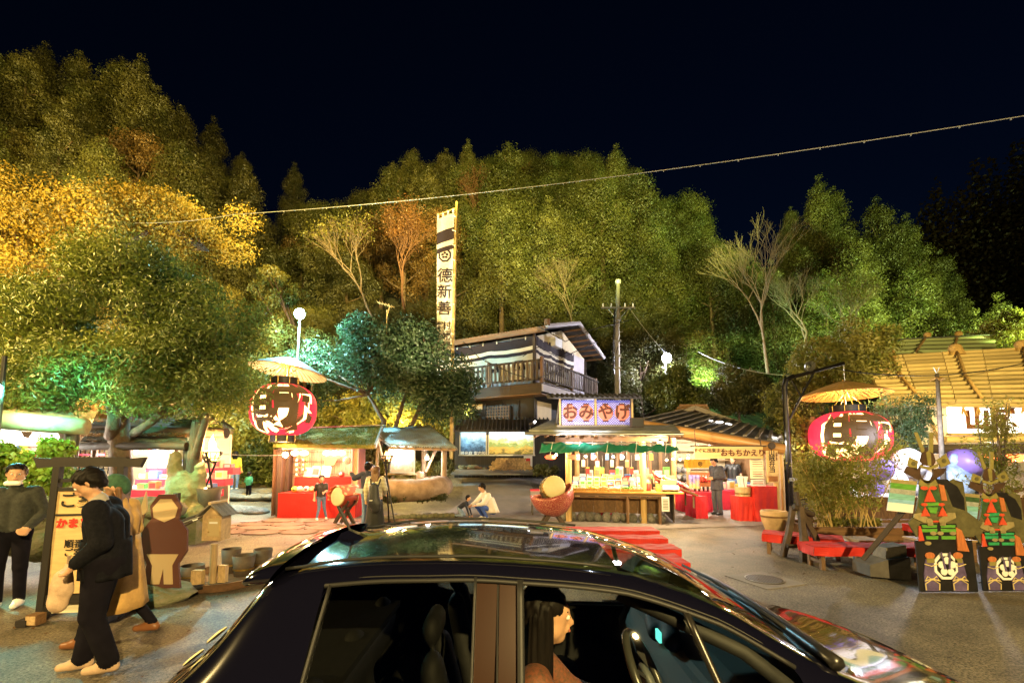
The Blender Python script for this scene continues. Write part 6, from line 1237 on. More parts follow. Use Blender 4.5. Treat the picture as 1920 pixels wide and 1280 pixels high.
# white and blue inflatable bundles
infl = [mat('inflatable_white', (.78,.78,.86), .35), mat('inflatable_blue', (.30,.45,.80), .35, noise=(5,.4)), mat('inflatable_violet', (.22,.16,.55), .4), mat('inflatable_pale', (.62,.70,.82), .35)]
for i, (px, py, r_, ci, lab) in enumerate([(1700,868,.34,0,'round white air-filled ball at the top of the heap beside the samurai board'), (1672,905,.33,0,'soft white bundle at the near end of the blue and white heap'), (1640,915,.26,2,'violet bundle half hidden by the bamboo planter'), (1718,905,.40,0,'big soft white bundle in the middle of the blue and white heap'), (1808,870,.36,2,'violet rounded bundle behind the helmet of the large samurai board'), (1790,915,.5,1,'large pale blue flower-printed bundle right of the helmet'), (1826,890,.34,3,'pale blue bundle with points at the east end of the heap'), (1800,945,.42,3,'pale blue bundle low behind the black shoulder plate'), (1600,935,.28,0,'white bundle seen through the bamboo stems'), (1655,945,.25,0,'small white bundle on the fence behind the planter'), (1740,945,.3,0,'white bundle low behind the green shoulder plate'), (1678,938,.3,3,'pale blue bundle just above the fence between the bamboo and the large samurai board'), (1655,880,.26,2,'small violet bundle under the nandina bush')]):
    p = P(px, py, 12.9+.15*(i % 4)); t = thing('air_bundle', lab, 'inflatable', p, i, None); link('body', rockmesh(i*3+1, infl[ci], .9, 14), t, (0,0,0), (0,0,i), (r_*1.3,r_*1.0,r_*1.3)); mb = MB(); mb.ball((r_*.5,-r_*.55,r_*.35), (r_*.4,r_*.35,r_*.5), 12); mb.build('lobe', infl[(ci+3) % 4], t, smooth=True)
lamp('POINT', tuple(P(1775,860,12.2)+Vector((-.8,-.6,.6))), 260, (.9,.9,1), .2)
# brown fence
FN = thing('brown_fence', 'low brown plank fence behind the bamboo planter', 'fence', (P(1710,985,11.8).x, 11.8, 0)); 
for i in range(26): pc('plank', FN, (-2.0+i*.185, 0, .36), (.178,.03,.70), wood_mid)
pc('cap_rail', FN, (.3,-.01,.735), (4.9,.08,.04), wood_mid)
# planter with bamboo
PL = thing('timber_planter', 'low timber-edged planting bed with leaf litter in front of the brown fence', 'planter', (P(1650,1010,10.5).x, 10.5, 0))
for (x, y, w, d) in ((0,-.55,3.6,.12), (0,.6,3.6,.12), (-1.85,.0,.12,1.2), (1.85,0,.12,1.2)): pc('edge_timber', PL, (x,y,.14), (w,d,.28), wood_mid)
pc('soil', PL, (0,.02,.11), (3.6,1.1,.22), mat('leafy_soil', (.14,.08,.03), .9, noise=(12,.5), bump=(20,1,.03)))
def stemclump(name, label, base, px0, px1, py0, py1, Y, nst, nl, ls, m, stem_m, r_=.012, cat='bamboo', aspect=.3, dep=.4, um=.3):
    t = thing(name, label, cat, base); mb = MB(); tips = []
    for i in range(nst):
        f_ = Vector((rng.uniform(-.25,.25)*(px1-px0)/100, rng.uniform(-dep,dep)*.5, 0)); tp = P(rng.uniform(px0,px1), rng.uniform(py0,py0+(py1-py0)*.4), Y+rng.uniform(-dep,dep))-Vector(base); m_ = f_.lerp(tp, .55)+Vector((f_.x*.2,0,.1)); mb.tube([f_, m_, tp], [r_, r_*.8, r_*.4], 5)
        for k in range(9): u = um+(1-um)*k/8; q = (f_.lerp(m_, u/.55) if u < .55 else m_.lerp(tp, (u-.55)/.45)); tips.append(tuple(q+Vector(rng.normal(0,.12,3))))
    mb.build('stem', stem_m, t); V, Fq = blob_leaves(tips, [.16]*len(tips), nl, ls, aspect=aspect, jit=.8); link('foliage', npmesh('foliage', V, Fq, m), t); return t
pb = Vector((P(1600,1000,10.4).x, 10.4, .2)); stemclump('bamboo_clump', 'thin-stemmed bamboo clump with brown-yellow leaves in front of the east lantern', pb, 1505,1700,820,920,10.4,30,5600,.085, leafmat('dry_bamboo_leaf', (.13,.16,.025), (.33,.32,.06), .4, 1.5), bamboo)
pb2 = Vector((P(1540,1000,10.2).x, 10.2, .2)); stemclump('bamboo_clump', 'lower leafy bamboo tuft at the west end of the planting bed', pb2, 1490,1570,850,930,10.2,16,5200,.08, lf_yel, bamboo)
pb3 = Vector((P(1690,930,13.9).x, 13.9, .2)); stemclump('nandina_bush', 'feathery green and reddish bush between the east lantern and the glowing sign', pb3, 1640,1745,745,830,13.7,26,9500,.09, lf_teal, bark, cat='shrub', dep=.3, um=.62)
pb4 = Vector((P(1868,960,9.8).x, 9.8, .1)); stemclump('young_tree', 'slender young tree with light green leaves in front of the glowing signboard', pb4, 1830,1915,755,860,9.8,9,4200,.08, lf_yel, bark_pale, cat='tree', dep=.25, r_=.02)
shrubs('garden_shrub', 'small sprig-like plants at the foot of the bamboo in the planting bed', [P(1545+i*14, 985, 10.2+.06*i) for i in range(8)], .12, 1500, .07, lf_yel)
# benches with red cloth
def bench(label, c, w, d, h, rotz, group, drop=.13, legm=wood_mid):
    t = thing('red_bench', label, 'bench', c, rotz, group); pc('seat', t, (0,0,h-.03), (w-.04,d-.04,.05), wood_mid)
    mb = MB(); mb.sheet((-w/2,-d/2,h+.012), (w/2,-d/2,h+.012), (w/2,d/2,h+.012), (-w/2,d/2,h+.012), 40, 10, lambda u, v: .006*math.sin(u*23+v*5)+.004*math.sin(v*19))
    for (A_, B_, s1) in (((-w/2,-d/2), (w/2,-d/2), 1), ((w/2,-d/2), (w/2,d/2), 1), ((w/2,d/2), (-w/2,d/2), 1), ((-w/2,d/2), (-w/2,-d/2), 1)):
        L = math.hypot(B_[0]-A_[0], B_[1]-A_[1]); mb.sheet((A_[0],A_[1],h+.012), (B_[0],B_[1],h+.012), (B_[0],B_[1],h-drop), (A_[0],A_[1],h-drop), max(8, int(L*14)), 4, lambda u, v: (.02*math.sin(u*L*9+2*v)+.012*math.sin(u*L*23))*v)
    mb.build('cloth', red_cloth, t)
    for x in (-w*.42, w*.42):
        for y in (-d*.34, d*.34): pc('leg', t, (x,y,(h-.05)/2), (.06,.06,h-.05), legm)
        pc('cross_rail', t, (x,0,.12), (.04,d*.68,.05), legm)
    return t
Bz = .36
def bench_at(px0, px1, py, dtop):   # front edge of the seat from px0 to px1 at row py
    a = G(px0, py, Bz); b_ = G(px1, py, Bz); return a, b_
for (px0, px1, py0, py1, lab) in [(1065,1237,988,996,'farthest of the four parallel red-covered benches behind the car roof, nearest the souvenir stall'), (1085,1253,1003,1011,'second red-covered bench from the souvenir stall'), (1130,1278,1020,1031,'third red-covered bench from the souvenir stall'), (1165,1295,1037,1057,'nearest of the four parallel red-covered benches, its corner closest to the manhole')]:
    a = G(px0, py1-2, Bz); b_ = G(px1, py1, Bz); f_ = G(px1, py0, Bz); w = b_.x-a.x; d = max(.42, min(.62, f_.y-b_.y)); bench(lab, (b_.x-w/2, (b_.y)+d/2, 0), w, d, Bz, 0, 'parallel red benches')
bench('red-covered bench at the west end of the bamboo planter beside the stone mortar', (G(1492,1000,Bz).x, G(1492,1003,Bz).y, 0), 1.25, .55, Bz, R(-32), 'red benches round the planter')
bench('long red-covered bench in front of the bamboo planter', (G(1628,1022,Bz).x, G(1628,1022,Bz).y, 0), 2.0, .48, Bz, R(-3), 'red benches round the planter')
bench('red-covered bench half hidden behind the large samurai board', (G(1745,980,Bz).x, G(1745,985,Bz).y, 0), 1.5, .45, Bz, 0, 'red benches round the planter')
bq = G(1605,1045); t = thing('blue_stool', 'small blue plastic stool under the long red bench', 'stool', (bq.x, bq.y, 0)); pc('seat', t, (0,0,.27), (.22,.22,.03), mat('blue_plastic', (.05,.2,.42), .4)); [pc('leg', t, (x,y,.13), (.04,.04,.26), mat('blue_plastic', (.05,.2,.42), .4)) for x in (-.08,.08) for y in (-.08,.08)]
# wooden trestle
bq = G(1510,1052); t = thing('wooden_trestle', 'heavy dark curved-leg wooden trestle standing in front of the red benches', 'trestle', (bq.x+.03, bq.y+.12, 0)); s_ = bq.y/F
for (x0, x1, y0, y1, zt) in [(-.13,-.02,-.22,-.04,.92), (-.20,-.10,.25,.04,.92), (.02,.36,.04,.0,.82), (.16,.26,.28,.05,.85)]:
    mb = MB(); mb.tube([(x0 if x1 < .2 else x1,y0,0), ((x0+x1)/2+(.02 if x1 < .2 else .06),(y0+y1)/2,zt*.5), (x1 if x1 < .2 else x0,y1,zt)], [.062,.058,.055], 4); mb.build('leg', wood_dark, t)
pcyl('top_rail', t, (-.12,.0,.92), (.24,.02,.78), .05, wood_dark); pbeam('stay', t, (-.06,.0,1.18), (.12,.05,.28), .07, .05, wood_dark); pc('foot_rail', t, (.05,.1,.22), (.5,.05,.06), wood_dark)
# stone mortar
bq = G(1465,1005); t = thing('stone_mortar', 'round hollow wooden mortar at the foot of the entrance post', 'mortar', (bq.x, bq.y+.25, 0)); mb = MB(); mb.lathe([(0,0),(.17,0),(.20,.12),(.27,.32),(.29,.52),(.27,.545),(.21,.54),(.16,.40),(0,.34)], n=28); mb.build('bowl', mat('mortar_wood', (.42,.28,.14), .7, noise=(4,.3), bump=(9,.5,.01)), t, smooth=True); mb = MB(); mb.lathe([(.285,.40),(.292,.40),(.296,.44),(.289,.44)], n=28); mb.build('band', wood_mid, t)
bq = G(1440,985); t = thing('paper_box', 'small white folded box on the ground at the corner of the red counter', 'box', (bq.x, bq.y, .07)); pc('carton', t, (0,0,0), (.13,.12,.14), white_print, (0,0,.4)); pc('flap', t, (.01,-.05,.08), (.12,.06,.01), white_print, (.5,0,.4))
# manhole
bq = G(1433,1087); t = thing('manhole_cover', 'round patterned steel manhole cover set in a square of concrete in the asphalt', 'manhole cover', (bq.x, bq.y, .004)); pc('surround', t, (0,0,.0), (.75,.75,.012), concrete, (0,0,R(20)))
mb = MB(); mb.lathe([(0,.008),(.26,.008),(.26,.0)], n=36); mb.build('cover', black_metal, t, (0,0,.004)); mb = MB()
for i in range(-5, 6): L = math.sqrt(max(0,.235**2-(i*.042)**2)); mb.box((i*.042,0,.016), (.018,2*L,.006))
mb.build('raised_rib', mat('worn_cast_steel', (.30,.31,.32), .35, .8), t); mb = MB(); mb.lathe([(.245,.012),(.262,.012),(.262,.018),(.245,.018)], n=36); mb.build('rim', steel, t)
# drums
def drum(label, c, r_, L, axis_yaw, stand_h, shawl_m, tilt=0, base_z=0, hang=False, shell=None):
    t = thing('taiko_drum', label, 'drum', c, axis_yaw); zc = stand_h
    prof = [(r_*.93,-L/2),(r_*1.02,-L*.3),(r_*1.07,0),(r_*1.02,L*.3),(r_*.93,L/2)]; M = Matrix.Rotation(R(90)+tilt, 3, 'X'); mb = MB(); mb.lathe(prof, (0,0,zc), 36, M=M); mb.build('shell', shell or mat('drum_red_lacquer', (.30,.04,.02), .35, noise=(3,.3)), t, smooth=True)
    for sg in (1, -1):
        mb = MB(); mb.lathe([(0,sg*(L/2+.012)),(r_*.90,sg*(L/2+.012)),(r_*.97,sg*L*.5),(r_*.97,sg*L*.44)], (0,0,zc), 36, M=M); mb.build('drumhead', mat('drum_skin', (.60,.52,.27), .5, noise=(2,.15)), t, smooth=True)
        mb = MB(); [mb.ball(tuple(Vector((0,0,zc))+M@Vector((r_*.985*math.cos(k*.2618), r_*.985*math.sin(k*.2618), sg*L*.455))), .014, 6) for k in range(24)]; mb.build('stud', brass, t)
    for sg in (-1, 1):
        for s2 in (-1, 1): pbeam('stand_leg', t, (s2*r_*.95, sg*L*.22, 0.02), (-s2*r_*.95, sg*L*.22, zc*.9), .05, .09, wood_dark)
    pc('stand_rail', t, (0,0,zc*.36), (.06,L*.6,.06), wood_dark); return t
bq = G(640,985); td = drum('barrel drum with orange patterned cloth thrown over it on a crossed wooden stand', (bq.x, bq.y+.2, 0), .25, .5, R(-28), .72, None, R(-8))
or_cl = bpy.data.materials.new('orange_patterned_cloth'); or_cl.use_nodes = True; n = or_cl.node_tree.nodes; l = or_cl.node_tree.links; b = n['Principled BSDF']; tc = n.new('ShaderNodeTexCoord'); vo = n.new('ShaderNodeTexVoronoi'); vo.inputs['Scale'].default_value = 9; l.new(tc.outputs['Object'], vo.inputs['Vector']); r = n.new('ShaderNodeValToRGB'); r.color_ramp.interpolation = 'CONSTANT'; r.color_ramp.elements[0].color = (.75,.35,.18,1); r.color_ramp.elements[1].position = .42; r.color_ramp.elements[1].color = (.65,.09,.03,1); l.new(vo.outputs['Distance'], r.inputs[0]); l.new(r.outputs[0], b.inputs['Base Color'])
def shawl(parent, zc, r_, L, a0, a1, m, off=.04, lean=0.0, name='shawl', droop=0.0, bias=0.0):
    mb = MB(); vs = []; N, K = 30, 8
    for i in range(N+1):
        a = a0+(a1-a0)*i/N
        for j in range(K+1):
            y = -L*.62+L*1.24*j/K; rr = r_*1.07+off+.018*math.sin(i*1.3+j*.7)+droop*abs(2*i/N-1)**2; vs.append((rr*math.sin(a), y+bias*math.sin(a)+.02*math.sin(i*.9), zc+rr*math.cos(a)))
    mb.add(vs, [(i*(K+1)+j, i*(K+1)+j+1, (i+1)*(K+1)+j+1, (i+1)*(K+1)+j) for i in range(N) for j in range(K)]); return mb.build(name, m, parent, smooth=True, solid=.008)
shawl(td, .72, .25, .5, R(-105), R(80), or_cl, .03)
bq = G(1037,986); tg = drum('gold-rimmed barrel drum slung in a glittering red cloth on a crossed pale stand', (bq.x, bq.y+.15, 0), .30, .46, R(10), 0.96, None, R(-12), shell=mat('gold_brown_lacquer', (.45,.28,.08), .22, .6, noise=(3,.3)))
glit = bpy.data.materials.new('glittering_red_cloth'); glit.use_nodes = True; n = glit.node_tree.nodes; l = glit.node_tree.links; b = n['Principled BSDF']; tc = n.new('ShaderNodeTexCoord'); vo = n.new('ShaderNodeTexNoise'); vo.inputs['Scale'].default_value = 60; l.new(tc.outputs['Object'], vo.inputs['Vector']); r = n.new('ShaderNodeValToRGB'); r.color_ramp.elements[0].position = .5; r.color_ramp.elements[0].color = (.32,.05,.05,1); r.color_ramp.elements[1].position = .68; r.color_ramp.elements[1].color = (.75,.42,.25,1); l.new(vo.outputs['Fac'], r.inputs[0]); l.new(r.outputs[0], b.inputs['Base Color']); b.inputs['Roughness'].default_value = .3; b.inputs['Metallic'].default_value = .3
mb = MB(); vs = []; N, K = 40, 12
for j in range(K+1):
    ph = R(78)+(math.pi-R(78))*j/K
    for i in range(N): a = 2*math.pi*i/N; q = Vector((.56*math.sin(ph)*math.cos(a), .40*math.sin(ph)*math.sin(a), .50*math.cos(ph)+(.10*abs(math.cos(a))**3-.05*max(0,-math.sin(a)))*(1-j/K)))*(1+.02*math.sin(a*11+j)); q = Matrix.Rotation(R(-16), 3, 'Y')@q; vs.append(q+Vector((0,-.04,.74)))
mb.add(vs, [(j*N+i, j*N+(i+1) % N, (j+1)*N+(i+1) % N, (j+1)*N+i) for j in range(K) for i in range(N)]); mb.build('cradle_cloth', glit, tg, smooth=True, solid=.01)
# ================================================================ samurai cut-out boards
gold_olive = mat('olive_gold_print', (.22,.19,.06), .5, noise=(9,.3)); olive = mat('olive_print', (.10,.09,.04), .5, noise=(9,.35)); brn = mat('dark_brown_print', (.065,.035,.02), .5, noise=(9,.4)); grn1 = mat('green_lacing_print', (.10,.30,.04), .5, noise=(22,.35), stretch=(.4,1,3)); grn_d = mat('dark_green_print', (.035,.08,.03), .5, noise=(12,.5)); rdp = mat('red_cord_print', (.55,.07,.03), .5, noise=(30,.25), stretch=(2,1,.3)); tealp = mat('teal_lacing_print', (.18,.42,.42), .5, noise=(22,.3), stretch=(.4,1,3)); bluep = mat('blue_lacing_print', (.22,.45,.66), .5, noise=(22,.3), stretch=(.4,1,3)); armp = mat('tan_sleeve_print', (.28,.23,.11), .5, noise=(10,.25)); blk = mat('black_print', (.014,.013,.014), .4, noise=(6,.4)); orp = mat('orange_brown_print', (.45,.15,.05), .5, noise=(20,.3), stretch=(3,1,.4)); wht = white_print; ropem = mat('pale_cord_print', (.62,.50,.22), .6); vio = mat('violet_print', (.12,.09,.20), .4, noise=(6,.5))
def samurai(label, basepx, Y0, topz, sc, green2, teal):
    b0 = G(basepx[0], basepx[1]); t = thing('samurai_board', label, 'board', (b0.x, b0.y, 0)); k = b0.y/F; bx_, by_ = basepx
    def pt(px, py): return ((px-1775)*k*sc, (1110-py)*k*sc)
    def pr(name, pts, m, lay=0, th=.012):
        mb = MB(); y = -.004*lay-lay*.002; mb.prism([pt(*q) for q in pts], y-th, y); return mb.build(name, m, t)
    def ell(name, cx, cy, rx, ry, m, lay=0, n=24): return pr(name, [(cx+rx*math.cos(2*math.pi*i/n), cy+ry*math.sin(2*math.pi*i/n)) for i in range(n)], m, lay, .008)
    bw = [(1722,1016),(1724,1108),(1830,1108),(1826,1016)]
    pr('lower_panel', bw, blk, 0, .02)
    pr('torso', [(1742,940),(1736,930),(1726,968),(1712,985),(1725,1010),(1830,1010),(1848,985),(1822,965),(1818,910),(1800,905),(1780,915),(1745,905)], olive, 0, .02)
    pr('shoulder_plate', [(1733,912),(1766,905),(1790,905),(1817,936),(1816,966),(1800,960),(1778,962)], blk, 1); pr('shoulder_plate', [(1765,903),(1790,908),(1806,918),(1817,940),(1817,962),(1795,955),(1786,925)], blk, 2)
    z = 904; cols = [(904,911,armp),(911,921,grn1 if teal else grn_d),(921,930,mat('grey_lacing_print', (.3,.32,.3), .5, noise=(22,.3))),(930,940,tealp),(940,947,bluep),(947,962,wht if teal else bluep)]
    for (ya, yb, m) in cols:
        f0, f1 = (ya-904)/58, (yb-904)/58; pr('lacing_band', [(1686-12*f0,ya),(1733-12*f0,ya+5),(1733-12*f1,yb+5),(1686-12*f1,yb)], m, 1)
    # helmet horns
    for sg in (-1, 1):
        pr('helmet_horn', [(1754+sg*6,862),(1754+sg*10,852),(1754+sg*(20 if sg < 0 else 12),818),(1754+sg*(14 if sg < 0 else 7),818),(1754+sg*3,850)] if sg < 0 else [(1758,862),(1766,862),(1770,818),(1762,818)], gold_olive, 1)
    pr('helmet_crown', [(1740,872),(1745,856),(1755,852),(1766,857),(1770,872),(1764,880),(1748,880)], brn, 2); pr('helmet_plate', [(1752,856),(1757,852),(1761,858),(1760,880),(1754,880)], gold_olive, 3)
    pr('helmet_brim', [(1738,878),(1756,883),(1774,876),(1772,882),(1756,888),(1740,884)], gold_olive, 3)
    pr('ear_guard', [(1722,864),(1738,871),(1734,888),(1717,880)], gold_olive, 1); pr('ear_guard', [(1772,870),(1790,858),(1798,876),(1780,884)], gold_olive, 1)
    ell('crest', 1728, 876, 4, 4, olive, 3, 12); ell('crest', 1785, 871, 4, 4, olive, 3, 12)
    pr('neck_guard', [(1716,881),(1738,886),(1738,896),(1745,905),(1740,908),(1710,893)], brn, 1); pr('neck_guard', [(1768,886),(1790,884),(1784,894),(1764,908),(1759,903),(1766,895)], brn, 1)
    ring = [(1752+15*math.cos(2*math.pi*i/20), 893+19*math.sin(2*math.pi*i/20)) for i in range(20)]; mb = MB(); ins = [pt(1752+12*math.cos(2*math.pi*i/20), 893+16*math.sin(2*math.pi*i/20)) for i in range(20)]; ou = [pt(*q) for q in ring]
    mb.add([(x,-.02,z_) for x, z_ in ou]+[(x,-.02,z_) for x, z_ in ins]+[(x,0,z_) for x, z_ in ou]+[(x,0,z_) for x, z_ in ins], [(i,(i+1) % 20,(i+1) % 20+20,i+20) for i in range(20)]+[(i+20,(i+1) % 20+20,(i+1) % 20+60,i+60) for i in range(20)]+[(i,(i+1) % 20,(i+1) % 20+40,i+40) for i in range(20)]); mb.build('face_hole_rim', brn, t)
    pr('collar', [(1738,905),(1752,916),(1766,905),(1770,915),(1752,926),(1734,915)], gold_olive, 3)
    # chest
    pr('chest_panel', [(1736,915),(1768,915),(1782,962),(1742,968),(1732,955)], grn_d, 2)
    for (cx, cy) in ((1744,921),(1760,921)): ell('bow_loop', cx, cy, 7, 3.5, rdp, 4, 14)
    pr('tassel', [(1752,921),(1762,946),(1741,946)], rdp, 5); pr('tassel', [(1742,955),(1750,972),(1733,972)], rdp, 5); pr('tassel', [(1774,955),(1782,972),(1765,972)], rdp, 5)
    ell('bow_loop', 1741, 951, 6, 3, rdp, 5, 12); ell('bow_loop', 1773, 951, 6, 3, rdp, 5, 12)
    pr('green_knot', [(1746,948),(1768,947),(1770,953),(1744,954)], grn1 if teal else green2, 4); pr('green_fold', [(1747,956),(1766,956),(1762,968),(1751,966)], grn1 if teal else green2, 4)
    pr('chest_plate', [(1771,914),(1780,916),(1784,944),(1774,944)], orp, 4)
    pr('sleeve', [(1722,968),(1734,966),(1752,980),(1748,986),(1738,984),(1720,975)], armp, 4); pr('sleeve', [(1797,966),(1784,966),(1766,978),(1768,986),(1778,984),(1798,975)], armp, 4)
    for cx in (1748,1771): ell('fist', cx, 981, 6, 5, armp, 6, 14); [pr('finger', [(cx-5+q*2.6,983),(cx-3+q*2.6,983),(cx-3+q*2.6,989),(cx-5+q*2.6,989)], armp, 7) for q in range(4)]
    pr('held_bar', [(1752,980),(1768,980),(1768,983),(1752,983)], rdp, 5)
    # skirts
    pr('waist_panel', [(1732,986),(1798,986),(1804,1018),(1728,1018)], blk, 3)
    for (x0, x1, ya, yb) in ((1734,1762,988,993),(1768,1796,988,993),(1733,1762,995,1001),(1768,1798,995,1001),(1740,1763,1008,1014),(1768,1795,1008,1014)): pr('green_lame', [(x0,ya),(x1,ya),(x1-1,yb),(x0+1,yb)], grn1 if teal else green2, 4)
    for cx in (1754,1767,1743,1790): ell('rosette', cx, 1003+(18 if cx in (1743,) else 0), 6, 3.5, armp, 5, 12)
    pr('red_side_tassel', [(1728,990),(1731,990),(1736,1016),(1726,1017)], rdp, 5); pr('side_skirt', [(1796,992),(1806,998),(1817,1036),(1796,1034)], orp, 5)
    # crest, bottles
    oc = [(1772+23*math.cos(math.pi/8+i*math.pi/4), 1062+25*math.sin(math.pi/8+i*math.pi/4)) for i in range(8)]; pr('crest_plate', oc, wht, 5); pr('crest_field', [(1772+(x-1772)*.78, 1062+(y-1062)*.78) for x, y in oc], blk, 7, .006); 
    for q in range(5): a = -math.pi/2+q*2*math.pi/5; ell('petal', 1772+10.5*math.cos(a), 1062+11*math.sin(a), 6, 6.4, wht, 9, 16)
    ell('petal_centre', 1772, 1062, 2.6, 2.8, blk, 11, 10); [pr('violet_cord', [(1768+s_*8,1036),(1770+s_*8,1036),(1772+s_*3.5,1066),(1769+s_*3.5,1066)], vio, 11) for s_ in (-1,1)]
    for cx in (1745, 1796):
        pr('bottle', [(cx-8,1050),(cx+8,1050),(cx+13,1078),(cx+12,1106),(cx-12,1106),(cx-13,1078)], vio, 4); ell('bottle_stopper', cx, 1043, 9, 6, orp, 5, 16); pr('bottle_neck', [(cx-7,1048),(cx+7,1048),(cx+7,1056),(cx-7,1056)], gold_olive, 5)
        mb = MB()
        for pts in ([(cx-12,1058),(cx,1062),(cx+12,1058)], [(cx-14,1088),(cx,1084),(cx+14,1088)], [(cx-2,1086),(cx-13,1093),(cx-12,1104)], [(cx+2,1086),(cx+13,1093),(cx+12,1104)], [(cx,1086),(cx-8,1080),(cx-12,1086),(cx,1086),(cx+8,1080),(cx+12,1086),(cx,1086)]): mb = MB(); mb.tube([(pt(*q)[0],-.045,pt(*q)[1]) for q in pts], .007*sc, 5); mb.build('cord', ropem, t)
    x0, z0 = pt(1715,960); x1, z1 = pt(1672,1065); pbeam('back_strut', t, (x0,.05,z0), (x1,.45,z1), .07, .06, wood_dark); return t
samurai('large samurai armour cut-out board with bright green, grey and blue shoulder plate', (1775,1110), 6, 0, 1.0, grn1, True)
samurai('smaller samurai armour cut-out board with a dark green shoulder plate', (1887,1108), 6, 0, .87, mat('sea_green_lacing', (.03,.30,.12), .5, noise=(22,.3)), False)
bq = G(1690,1095); t = thing('timber_ramp', 'dark slanting timber ramp behind the large samurai board', 'timber', (bq.x, bq.y+.2, 0)); mb = MB(); mb.prism([(-.28,0.06),(.32,0),(.32,.34),(.0,.30),(-.28,.22)], 0, .35); mb.build('block', mat('grey_timber', (.10,.09,.08), .8, noise=(4,.4)), t); mb = MB(); mb.prism([(.0,.30),(.32,.34),(.32,.50),(.02,.46)], .05, .3); mb.build('upper_block', wood_grey, t)
for (px, py, w, h, m, lab) in [(1865,1050,.9,.35,wood_mid,'brown crate standing between the two samurai boards'), (1700,1045,.4,.32,paper,'pale box behind the strut of the large samurai board')]:
    p = G(px, py+25); t = thing('crate', lab, 'crate', (p.x, p.y+.9, 0)); pc('box', t, (0,0,h/2), (w,.4,h), m); pc('lid', t, (0,0,h+.015), (w+.03,.43,.03), wood_pale)
p = G(1895,985); t = thing('slanted_canopy', 'tan slanted lid of a food cart at the edge of the frame', 'cart', (p.x+.6, p.y, 0)); pc('body', t, (0,0,.5), (1.9,.8,1.0), wood_mid); pc('slanted_top', t, (.1,-.1,1.12), (2.1,1.0,.06), wood_pale, (R(8),R(-14),0)); [pc('leg', t, (x,-.35,.2), (.07,.07,.4), wood_dark) for x in (-.8,.8)]

# dry leaves and grit lying on the yard
lp_ = []
for (cx_, cy_, rx_, ry_, n_) in ((6.9,9.4,2.4,.7,260), (-4.2,7.0,1.6,1.0,240), (-1.0,12.2,2.6,.8,160), (5.5,7.6,2.6,1.6,90), (-2.5,5.4,2.5,1.4,90), (-5.6,10.4,1.6,1.2,160)):
    for _ in range(n_): x, y = cx_+rng.normal(0,rx_*.5), cy_+rng.normal(0,ry_*.5); lp_.append((x, y, gzf(x,y)+.022))
V, Fq = leaves(np.array(lp_), np.tile([0,0,2.], (len(lp_),1)), .045, aspect=.6, jit=.35); setp(link('fallen_leaves', npmesh('fallen_leaves', V, Fq, lf_rust)), kind='stuff', label='dry brown leaves scattered over the asphalt yard')
